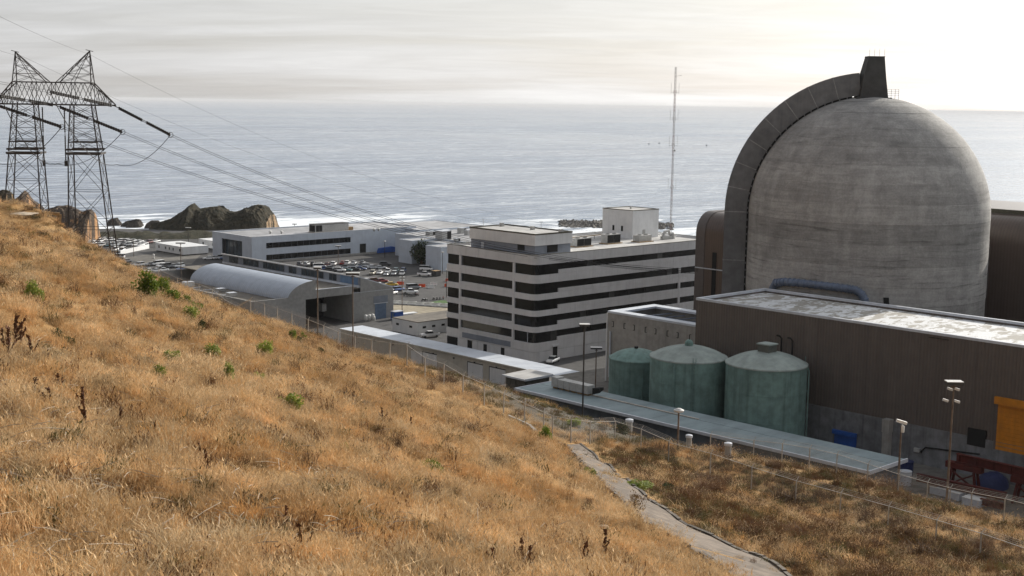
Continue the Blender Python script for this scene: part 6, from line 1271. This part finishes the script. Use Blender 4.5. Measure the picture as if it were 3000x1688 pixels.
# people: two workers near the blockhouse
def person(p, ang, top, label):
    T = thing('person', label, 'person', tuple(p)); ca, sa = math.cos(ang), math.sin(ang)
    def skin(name, verts, edges, radii, mat, root=0):
        me = bpy.data.meshes.new(name); me.from_pydata(verts, edges, []); me.materials.append(mat); o = bpy.data.objects.new(name, me); COL.objects.link(o); o.parent = T
        o.modifiers.new('skin', 'SKIN'); sk = me.skin_vertices or None
        bm = bmesh.new(); bm.from_mesh(me); lay = bm.verts.layers.skin.verify(); bm.verts.ensure_lookup_table()
        for v, r in zip(bm.verts, radii): v[lay].radius = (r, r)
        bm.verts[root][lay].use_root = True; bm.to_mesh(me); bm.free(); o.modifiers.new('sub', 'SUBSURF').levels = 1; o.modifiers['sub'].render_levels = 1; return o
    J = [(0,0,.93),(0,0,1.2),(0,0,1.42),(0,0,1.52),(0,.02,1.64),(0,.02,1.76),(.19,0,1.40),(.26,.02,1.13),(.25,.12,.90),(-.19,0,1.40),(-.27,0,1.14),(-.28,.10,.90),(.10,0,.88),(.12,.06,.49),(.12,-.02,.07),(.12,.14,.04),(-.10,0,.88),(-.12,-.04,.49),(-.13,-.10,.07),(-.13,.06,.04)]
    E = [(0,1),(1,2),(2,3),(3,4),(4,5),(2,6),(6,7),(7,8),(2,9),(9,10),(10,11),(0,12),(12,13),(13,14),(14,15),(0,16),(16,17),(17,18),(18,19)]
    rr = [.14,.14,.14,.055,.10,.075,.065,.045,.035,.065,.045,.035,.085,.06,.045,.04,.085,.06,.045,.04]
    skin('body', J, E, rr, M['skin'])
    skin('jacket', [J[0],J[1],J[2],J[6],J[7],(J[8][0],J[8][1]-.03,J[8][2]+.07),J[9],J[10],(J[11][0],J[11][1]-.03,J[11][2]+.07)], [(0,1),(1,2),(2,3),(3,4),(4,5),(2,6),(6,7),(7,8)], [.165,.165,.165,.09,.07,.06,.09,.07,.06], M[top])
    skin('trousers', [(0,0,.95),J[12],J[13],(J[14][0],J[14][1],.12),J[16],J[17],(J[18][0],J[18][1],.12)], [(0,1),(1,2),(2,3),(0,4),(4,5),(5,6)], [.155,.105,.08,.065,.105,.08,.065], M['cloth_dark'])
    MB().lathe([(.13,1.70),(.13,1.74),(.115,1.80),(.06,1.85)], 0, .02, 12, cap=True).build('helmet', M['white_plastic'], None, True); h = bpy.context.scene.objects[-1] if False else [o for o in COL.objects if o.name.startswith('helmet') and o.parent is None][0]; h.parent = T
    T.rotation_euler = (0, 0, ang)
person(Pz(1149, 951, G), rad(60), 'cloth_blue', 'person in a blue jacket and white helmet standing left of the blockhouse')
person(Pz(1157, 947, G), rad(200), 'cloth_white', 'person in a white shirt and helmet facing the worker in blue')
# ================================================================== YARD AT THE RIGHT
def ibeam(p, q, h, label, w=None):
    p, q = Vector(p), Vector(q); w = w or h*.55; T = thing('steel_beam', label, 'steel beam', tuple(p)); 
    MB().bar(p+Z_*(h*.46), q+Z_*(h*.46), w, h*.10).build('flange', M['red_steel'], T); MB().bar(p-Z_*(h*.46), q-Z_*(h*.46), w, h*.10).build('flange', M['red_steel'], T); MB().bar(p, q, w*.2, h*.82).build('web', M['red_steel'], T)
    n = 5
    for k in range(n): c = p.lerp(q, (k+.2)/n); d = (q-p).normalized()*.05; MB().bar(c-d, c+d, w*.9, h*.8).build('stiffener', M['red_steel'], T)
def trestle(c, zb, zt, label):
    T = thing('steel_trestle', label, 'trestle', (c[0], c[1], zb)); mb = MB(); e1, e2 = Vector((0,1,0)), Vector((1,0,0)); c = Vector((c[0], c[1], 0))
    for s in (-1, 1):
        for t in (-1, 1): MB().bar(c+e1*s*2.2+e2*t*.7+Z_*zb, c+e1*s*1.7+e2*t*.5+Z_*zt, .32).build('leg', M['red_steel'], T)
        MB().bar(c+e1*s*2.0-e2*.6+Z_*(zb+.6), c+e1*-s*1.8-e2*.5+Z_*(zt-.3), .22).build('brace', M['red_steel'], T)
    MB().bar(c-e1*2.8+Z_*(zt+.45), c+e1*2.8+Z_*(zt+.45), 1.0, .9).build('cap_beam', M['red_steel'], T)
YZ = G2
a0, a1 = Pz(2803, 1340, 39.6), Pz(3060, 1398, 39.6); ibeam(a0, a1, 1.25, 'long red primed steel beam raised on trestles below the orange door')
b0, b1 = Pz(2686, 1398, 36.9), Pz(2948, 1455, 36.9); ibeam(b0, b1, 1.1, 'red primed steel beam lying in front of the raised one')
d0, d1 = Pz(2872, 1468, 35.9), Pz(2942, 1484, 35.9); ibeam(d0, d1, .9, 'short red primed steel beam on the ground behind the fence')
m0 = a0.lerp(a1, .10); trestle((m0.x, m0.y), YZ, 38.0, 'red steel trestle under the left end of the raised beam')
m0 = a0.lerp(a1, .86); trestle((m0.x, m0.y), YZ, 38.0, 'red steel trestle under the raised beam at the right edge of the photo')
for k, (f, lab) in enumerate(((.2, 'timber block under the left part of the lower red beam'), (.85, 'timber block under the right part of the lower red beam'))):
    c = b0.lerp(b1, f); tag(MB().box(c.x-.5, c.x+.5, c.y-.6, c.y+.6, YZ, 36.34).build('timber_block', M['wood']), lab, 'timber block')
def mound(u, v, z, sx, sy, h, mat, label, cat, name):
    p = Pz(u, v, z); mb = MB(); n = 14; vs = []
    for j in range(6):
        for k in range(n): t = 2*math.pi*k/n; rr = math.cos(j/5*math.pi/2)**.7; q = Vector((math.cos(t), math.sin(t), j)); vs.append((p.x+sx*rr*math.cos(t)*(1+.12*mnoise.noise(q*1.7)), p.y+sy*rr*math.sin(t), z+h*math.sin(j/5*math.pi/2)*(1+.15*mnoise.noise(q*2.1))))
    mb.add(vs, [(j*n+k, j*n+(k+1)%n, (j+1)*n+(k+1)%n, (j+1)*n+k) for j in range(5) for k in range(n)]+[tuple(5*n+k for k in range(n))]); return tag(mb.build(name, mat, None, True), label, cat)
M['tarp_blue'] = simple('dark_blue_tarpaulin', (.02,.03,.10), .6, 0, .2, 1.5)
mound(2904, 1428, YZ, 3.2, 2.2, 2.2, M['tarp_blue'], 'dark blue tarpaulin over a heap between the red beams', 'tarpaulin', 'covered_heap')
for i, (u, v, r, h, m, lab) in enumerate(((2655,1388,1.0,1.9,'tarp_blue','dark blue drum beside the end of the grey-green roof'),(2651,1420,.9,2.0,'gutter','pale upright tank below the dark blue drum'))):
    p = Pz(u, v, YZ); T = thing('drum', lab, 'drum', tuple(p)); MB().lathe([(r,YZ),(r,YZ+h)], p.x, p.y, 18).build('drum_body', M[m], T, True); MB().lathe([(r+.05,YZ+h),(r+.05,YZ+h+.1),(r*.3,YZ+h+.12)], p.x, p.y, 18, cap=True).build('lid', M[m], T)
for i, (u, v, w, lab) in enumerate(((2760,1448,2.6,'pale crate on the yard behind the fence, left of the lower red beam'),(2800,1462,2.0,'pale crate on the yard below the lower red beam'),(2855,1480,2.6,'pale crate on the yard nearest the fence'))):
    p = Pz(u, v, YZ); T = thing('site_crate', lab, 'crate', tuple(p), 'pale crates in the steel yard'); box('crate_body', M['gutter'], T, p.x-w/2, p.x+w/2, p.y-w/2, p.y+w/2, YZ+.1, YZ+1.1); box('crate_lid', M['white_plastic'], T, p.x-w/2-.05, p.x+w/2+.05, p.y-w/2-.05, p.y+w/2+.05, YZ+1.1, YZ+1.18); box('skid', M['wood'], T, p.x-w/2, p.x+w/2, p.y-w/2, p.y+w/2, YZ, YZ+.099)
# white standpipes on the weedy slope
for u, v0, v1, d, r, lab in ((1843,1262,1229,165,.5,'white capped standpipe in front of the dark wall near the fence corner'),(2018,1300,1275,158,.42,'short white capped standpipe in the weeds, middle of three'),(2132,1338,1298,150,.46,'white capped standpipe in the weeds, rightmost of three')):
    p = hp(u, v0, d); zt = ztop(p, v1); T = thing('standpipe', lab, 'standpipe', tuple(p), 'white standpipes on the slope'); MB().lathe([(r*.8,p.z-.4),(r*.8,zt-.25)], p.x, p.y, 16).build('pipe', M['concrete'], T, True); MB().lathe([(r,zt-.28),(r,zt),(r*.5,zt+.08)], p.x, p.y, 16, cap=True).build('cap', M['gutter'], T)
# ================================================================== PLANTS, STONES
def leafy(name, mat, n, seed, rx, ry, rz, leaf, clumps=9):
    r = random.Random(seed); mb = MB(); cl = []
    for i in range(clumps):
        a = r.uniform(0, 6.28); q = math.sqrt(r.random())*.62; cl.append((Vector((rx*q*math.cos(a), ry*q*math.sin(a), rz*r.uniform(.35,.8))), r.uniform(.28,.5)))
    for i in range(n):
        c, s = r.choice(cl); d = Vector((r.gauss(0,1), r.gauss(0,1), r.gauss(0,1))).normalized()*r.uniform(.55,1.05); p = c+Vector((d.x*rx*s, d.y*ry*s, d.z*rz*s)); p.z = max(p.z, .02)
        u = Vector((r.gauss(0,1), r.gauss(0,1), r.gauss(0,1)+.6)).normalized()*leaf*r.uniform(.6,1.3); w = u.cross(Vector((r.random(),r.random(),r.random()))).normalized()*leaf*.38
        mb.add([p-u*.5, p+w, p+u*.6, p-w], [(0,1,2,3)])
    me = bpy.data.meshes.new(name); me.from_pydata(mb.v, [], mb.f); me.materials.append(mat); return me, cl
def leaf_mat(name, c1, c2, tr=.3):
    m, N, L, B = newmat(name); v = coords(N, L); a = noise_out(N, L, v, 2.2, 4, .6); oi = N.new('ShaderNodeObjectInfo')
    col = mixc(N, L, maprange(N, L, a, .35, .65, 0, 1), c1, c2); col = scalec(N, L, col, maprange(N, L, oi.outputs['Random'], 0, 1, .75, 1.2, False)); L.new(col, B.inputs['Base Color']); B.inputs['Roughness'].default_value = .6; B.inputs['Specular IOR Level'].default_value = .2
    T = N.new('ShaderNodeBsdfTranslucent'); L.new(col, T.inputs[0]); ms = N.new('ShaderNodeMixShader'); ms.inputs[0].default_value = tr; L.new(B.outputs[0], ms.inputs[1]); L.new(T.outputs[0], ms.inputs[2]); L.new(ms.outputs[0], N['Material Output'].inputs[0]); return m
M['leaf'] = leaf_mat('coyote_brush_leaf', (.075,.125,.016), (.19,.24,.03)); M['leaf_dark'] = leaf_mat('dark_brush_leaf', (.018,.032,.010), (.045,.065,.016)); M['leaf_weed'] = leaf_mat('pale_weed_leaf', (.15,.20,.035), (.30,.33,.065), .35)
BUSH = {k: [leafy('foliage', M[m], n, 40+i, 1, 1, 1, lf, cl) for i in range(3)] for k, m, n, lf, cl in (('green','leaf',1500,.115,9), ('dark','leaf_dark',1300,.12,8), ('weed','leaf_weed',1000,.13,9))}
STEM = {}
def bush(p, kind, w, h, label, seed, name='shrub', cat='shrub', group='shrubs on the hillside'):
    r = random.Random(seed); me, cl = BUSH[kind][seed % 3]; T = thing(name, label, cat, tuple(p), group)
    o = bpy.data.objects.new('foliage', me); COL.objects.link(o); o.parent = T
    if (kind, seed % 3) not in STEM:
        mb = MB()
        for c, s in cl: mb.tube([(0,0,-.05), tuple(c*.5+Vector((0,0,.05))), tuple(c)], [.035,.025,.008], 5)
        STEM[kind, seed % 3] = mb.build('stem', M['stalk']); s_ = STEM[kind, seed % 3]
    else: s_ = STEM[kind, seed % 3].copy(); COL.objects.link(s_)
    s_.parent = T; T.scale = (w*.80, w*.70, h*1.12) if kind not in ('weed',) else (w*.95, w*.85, h*1.45); T.rotation_euler = (0, 0, r.uniform(0, 6.28)); return T
def px_w(p, px): return px*math.hypot(p.x, p.y)/FPX*1.0
BS = [(423,886,66,70,'green','big green shrub high on the slope, largest of the line of shrubs'),(466,862,56,46,'green','green shrub touching the right side of the biggest one'),(497,898,50,36,'green','green shrub in the sloping line, just below the two largest'),(520,905,34,30,'dark','small dark shrub under the middle of the sloping line'),(540,896,34,32,'green','green shrub in the middle of the sloping line'),(578,924,36,34,'green','round green shrub near the lower end of the sloping line'),(552,942,42,26,'weed','yellow-green bush below the lower end of the sloping line'),(588,968,24,24,'dark','lowest small dark shrub of the sloping line'),
      (857,998,22,26,'green','left of three small green shrubs near the fence crest'),(888,994,17,22,'green','right of three small green shrubs near the fence crest'),(878,1003,16,18,'dark','darkest middle one of three small shrubs near the fence crest'),(943,1038,26,24,'dark','dark round shrub alone above the tan garage corner'),(176,992,54,44,'dark','dark scrubby shrub at the left of the slope'),(1255,1388,66,44,'green','dark green shrub in the lower middle of the slope'),(1222,1376,36,26,'weed','yellowish bush touching the left of the lower middle shrub'),
      (1595,1302,36,44,'green','upright green shrub at the corner of the fence above the footpath'),(1088,1030,30,22,'dark','dark bush inside the fence above the tan garage end'),(1215,1062,44,22,'dark','dark shrub beyond the fence in front of the garage door'),(1565,1172,16,18,'dark','small dark shrub left of the round one below the grey-green roof'),(1597,1184,36,34,'dark','round dark shrub under the left end of the grey-green roof'),(1742,1232,52,34,'dark','dark shrub below the gutter of the grey-green roof, right of the round one'),(1823,1274,52,28,'dark','rounded dark green bush at the fence beside the white standpipe'),(1680,1252,34,16,'weed','yellow-green weed patch beside the fence corner'),
      (850,1212,58,34,'weed','bright yellow-green weed on the lower slope'),(668,1140,28,48,'weed','tall green weed in the middle of the slope'),(462,1110,34,30,'weed','bluish green weed in the middle left of the slope'),(505,1062,40,26,'weed','pale weed above the bluish green one'),(620,1046,40,32,'weed','round olive bush in the centre of the slope'),(772,1040,40,30,'weed','green weed patch right of the olive bush'),(762,1122,26,22,'weed','yellowish bush below the green weed patch'),(100,892,36,44,'weed','olive shrub at the upper left of the slope'),(1006,1312,24,22,'weed','small yellow-green weed in the lower centre'),(705,890,24,16,'weed','small green weed on the crest left of the workshop'),(1870,1430,66,18,'weed','green-yellow weed patch right of the footpath'),(1962,1448,44,26,'dark','dark weed clump right of the footpath'),(1730,1395,30,24,'weed','yellow-green weed at the upper end of the footpath'),
      (1868,1495,36,60,'brownish','tall brown weed growing in the middle of the footpath')]
BUSH['brownish'] = [leafy('foliage', leaf_mat('brown_weed_leaf', (.10,.055,.018), (.20,.12,.04), .25), 500, 77+i, 1, 1, 1, .10, 9) for i in range(3)]
for i, (u, v, w, h, k, lab) in enumerate(BS):
    p = onhill(u, v); p.z = float(gz(p.x, p.y)[0])-.05
    if k == 'brownish': p.z += .2
    bush(p, k, px_w(p, w), px_w(p, h), lab, i, 'weed' if k in ('weed','brownish') else 'shrub', 'weed' if k in ('weed','brownish') else 'shrub', 'weeds on the hillside' if k in ('weed','brownish') else 'shrubs on the hillside')
p = Pz(1237, 775, G); bush(p, 'dark', 8, 7.5, 'dark leafy tree in the corner of the white annexe', 3, 'tree', 'tree', None)
# dry dock stalks
def stalk_mesh(seed, branch):
    r = random.Random(seed); mb = MB(); 
    def stem(p, d, L_, w, cl):
        q = p+d*L_; mid = p.lerp(q, .5)+Vector((r.uniform(-.04,.04), r.uniform(-.04,.04), 0))*L_; mb.tube([p, mid, q], [w, w*.8, w*.4], 5)
        for k in range(cl):
            t = r.uniform(.35, 1.0); c = p.lerp(q, t); s = r.uniform(.018,.04)*L_*1.1; o = [c+Vector((r.gauss(0,1),r.gauss(0,1),r.gauss(0,1.6)))*s for _ in range(4)]; mb.add(o, [(0,1,2),(0,2,3),(0,3,1),(1,3,2)])
        return q
    stem(Vector((0,0,-.05)), Vector((r.uniform(-.08,.08), r.uniform(-.08,.08), 1)), 1.0, .016, 46)
    for k in range(branch):
        z = r.uniform(.1,.45); a = r.uniform(0, 6.28); stem(Vector((0,0,z)), Vector((math.cos(a)*.55, math.sin(a)*.55, .75)), r.uniform(.35,.6), .010, 22)
    me = bpy.data.meshes.new('stem'); me.from_pydata(mb.v, [], mb.f); me.materials.append(M['stalk']); return me
STK = [stalk_mesh(s, b) for s, b in ((1,1),(2,3),(3,5),(4,2))]
DS = [(14,1045,60,'dark dry stalk at the left edge, leftmost of the tall cluster'),(28,1060,80,'dark dry stalk in the tall cluster at the left edge, second from its left'),(42,1040,95,'tallest dark dry stalk in the cluster at the left edge'),(58,1036,78,'dark dry stalk right of the tallest in the left edge cluster'),(25,1070,40,'short dark dry stalk in front of the left edge cluster'),(98,1062,62,'lone thin dark stalk right of the left edge cluster'),(140,1068,34,'short dark stalk with seed heads above the middle left'),(268,1068,50,'dark reddish stalk standing alone in the upper middle of the left slope'),(98,1182,66,'thick dark red stalk in the middle left'),(176,1150,46,'small dark stalk right of the thick dark red one'),(150,1222,66,'dark stalk with a wide base below the small one'),(240,1200,70,'dark leaning stalk left of the tallest front one'),(252,1276,96,'tallest dark stalk in the front left'),(288,1238,44,'dark stalk beside the tallest front one'),(352,1262,60,'dark stalk with a pale stem in the left centre'),(455,1292,42,'forked dark stalk in the lower left centre'),(612,1420,90,'branching dark dead weed in the lower centre'),(592,1360,66,'thin upright dark stick behind the branching dead weed'),(372,1512,54,'dark seed head on a pale stem near the bottom left'),(560,1608,44,'dark bent stalk near the bottom centre left'),(830,1585,80,'thin brown stalk in the lower middle'),(885,1660,96,'thin brown stalk at the bottom middle'),(1448,1688,105,'bare grey forked twig standing at the bottom edge of the photo'),(1524,1670,96,'tall thin brown stalk at the bottom right of the slope'),(1545,1690,88,'tall thin brown stalk next to the rightmost tall ones at the bottom'),(1695,1690,90,'tall brown stalk near the boulder at the bottom right'),(1710,1688,84,'brown stalk just right of the one near the boulder'),(1773,1640,90,'thin stalk in front of the pale boulder'),(1310,1560,60,'thin stalk in the lower right of the slope'),(1120,1255,46,'dark stalk group member near the centre right of the slope'),(945,1262,36,'dark tuft-topped stalk left of the lower middle shrub'),(1205,1270,54,'dark upright stalk above the lower middle shrub')]
for i, (u, v, h, lab) in enumerate(DS):
    p = onhill(u, min(v, 1687)); p.z = float(gz(p.x, p.y)[0]); hh = px_w(p, h)*1.12
    T = thing('dry_stalk', lab, 'dry weed', tuple(p), 'dry stalks standing in the grass'); o = bpy.data.objects.new('stem', STK[2 if 'branch' in lab or 'fork' in lab else i % 4]); COL.objects.link(o); o.parent = T
    k = 1.5 if ('wide' in lab or 'thick' in lab) else 1.0; T.scale = (hh*k, hh*k, hh); T.rotation_euler = (random.uniform(-.08,.08), random.uniform(-.08,.08), random.uniform(0,6.28))
# fallen straw and twigs catching the light
def litter():
    r = random.Random(21); mb = MB()
    for i in range(900):
        u, v = r.uniform(0, 1750), r.uniform(1000, 1686); p = onhill(u, v, 14, 200)
        if p.x < 5: continue
        a = r.uniform(0, 6.28); L_ = r.uniform(.25,.8)*(1 if r.random() < .85 else 1.7); z = float(gz(p.x, p.y)[0])+r.uniform(.18,.45); d = Vector((math.cos(a), math.sin(a), r.uniform(-.3,.45)))*L_/2; c = Vector((p.x, p.y, z)); mb.tube([c-d, c+Vector((0,0,.03)), c+d], [.010,.013,.007], 4)
    tag(mb.build('fallen_straw', M['twig']), 'bleached fallen stems lying across the dry grass', 'dead stems', kind='stuff')
litter()
# stones
def stone(u, v, wpx, hpx, mat, label, seed, name='boulder', onpath=False):
    p = onhill(u, v); w, h = px_w(p, wpx), px_w(p, hpx); p.z = float(gz(p.x, p.y)[0]); bm = bmesh.new(); bmesh.ops.create_icosphere(bm, subdivisions=3, radius=1)
    for q in bm.verts: k = 1+.35*mnoise.fractal(q.co*1.3+Vector((seed*3.1,0,0)), 1, 2, 4); q.co = Vector((q.co.x*w/2*k, q.co.y*w/2.6*k, q.co.z*h*.8*k))
    me = bpy.data.meshes.new(name); bm.to_mesh(me); bm.free(); me.materials.append(M[mat]); o = bpy.data.objects.new(name, me); COL.objects.link(o); o.location = p+Z_*h*.25; o.rotation_euler = (0, 0, YAW*-1+.5); auto_smooth(o, 45); return tag(o, label, 'rock', 'stones lying on the slope')
for i, (u, v, w, h, m, lab) in enumerate(((1768,1560,58,26,'pale_rock','large pale boulder on the slope beside the footpath'),(1325,1142,22,12,'pale_rock','pale stone on the bank edge near the fence'),(1250,1112,18,10,'pale_rock','pale stone left along the bank edge near the fence'),(1050,1180,26,12,'pale_rock','brown stone in the shallow gully of the upper slope'),(980,1150,18,9,'pale_rock','small stone at the top of the shallow gully'),(1090,1205,20,10,'pale_rock','stone at the lower end of the shallow gully'),(1640,1305,18,9,'pale_rock','stone where the footpath meets the fence'),(1768,1430,14,8,'pale_rock','stone on the left edge of the footpath'),(1655,1335,14,8,'pale_rock','stone above the top of the footpath'),(70,630,70,8,'pale_rock','long pale slab showing in the grass near the skyline'),(195,670,14,6,'pale_rock','small pale stone below the left tower leg'),(300,688,12,6,'pale_rock','small pale stone near the right tower leg'),(2140,1360,18,6,'pale_rock','flat pale stone in the weeds below the rightmost standpipe'),(870,1006,12,6,'pale_rock','small pale stone at the three small shrubs'))):
    stone(u, v, w, h, m, lab, i)
r_ = random.Random(8)
def gravel():                                   # rubble along the hill side of the footpath and in the gully
    mb = MB()
    for i in range(520):
        t = r_.random()
        if i < 380: k = int(t*58); c = PA[k]+(PA[k]-PB[k])/PATHW[k]*r_.uniform(.1, 1.7)
        else: a, b = onhill(930,1130), onhill(1120,1230); q = a.lerp(b, t); c = (q.x+r_.gauss(0,.9), q.y+r_.gauss(0,.9))
        s = r_.uniform(.08,.30); z = float(gz(c[0], c[1])[0])+.12; o = [Vector((c[0], c[1], z))+Vector((r_.gauss(0,1), r_.gauss(0,1), r_.gauss(0,.7))).normalized()*s for _ in range(6)]
        mb.add(o, [(0,1,2),(0,2,3),(0,3,4),(0,4,1),(5,2,1),(5,3,2),(5,4,3),(5,1,4)])
    tag(mb.build('loose_rubble', M['kerb']), 'loose dark stones beside the footpath and in the gully', 'rubble', kind='stuff')
gravel()
# rusty pipe end and ditch edge on the hill
p = onhill(150, 640); p.z += .6; q = onhill(172, 645); c = Pd(175, 628, 246); e = Pd(130, 624, 246); T = thing('rusty_frame', 'rusty pipe frame standing at the crest between the tower legs', 'pipe', tuple(c)); MB().bar(e, c, .55).build('rail', M['rust'], T); MB().bar(c, Pd(173, 652, 246), .5).build('post', M['rust'], T); MB().bar(e, e-Z_*2.2, .4).build('post', M['rust'], T)
g = [onhill(1487,1229), onhill(1520,1243), onhill(1552,1258), onhill(1570,1275)]; g = [Vector((p.x, p.y, p.z+.25)) for p in g]; T = thing('ditch_edge', 'pale concrete ditch edge beside the fence above the footpath', 'kerb', tuple(g[0]))
for a, b in zip(g, g[1:]): MB().bar(a, a.lerp(b, .985), .3, .5).build('kerb_stone', M['concrete'], T)
# buoys far out
for u, v, lab in ((1901,423,'dark buoy far out on the sea, leftmost of the pair beside the mast'),(1931,421,'dark buoy far out on the sea, nearer to the mast than its twin'),(2070,427,'dark buoy far out on the sea, alone between the mast and the dome')):
    p = Pz(u, v, 0); T = thing('buoy', lab, 'buoy', tuple(p), 'buoys far out on the sea'); MB().lathe([(1.0,-.5),(1.5,.4),(1.2,1.6),(.3,2.4)], p.x, p.y, 14, cap=True).build('float', M['dark'], T, True); MB().lathe([(.35,2.3),(.35,3.4),(.05,3.9)], p.x, p.y, 10, cap=True).build('topmark', M['dark_trim'], T)
# ================================================================== SEA HAZE
def haze():
    o = MB().box(-260000, 260000, -260000, 260000, -1.5, 109).build('haze', None or bpy.data.materials.new('sea_haze')); m = o.data.materials[0]; m.use_nodes = True; N, L = m.node_tree.nodes, m.node_tree.links
    for n in list(N):
        if n.type != 'OUTPUT_MATERIAL': N.remove(n)
    v = N.new('ShaderNodeVolumePrincipled'); v.inputs['Color'].default_value = (.84,.86,.90,1); v.inputs['Density'].default_value = 3.0e-5; v.inputs['Anisotropy'].default_value = .05
    L.new(v.outputs[0], N['Material Output'].inputs['Volume']); o['kind'] = 'stuff'; o['label'] = 'thin pale haze over the sea'
haze()
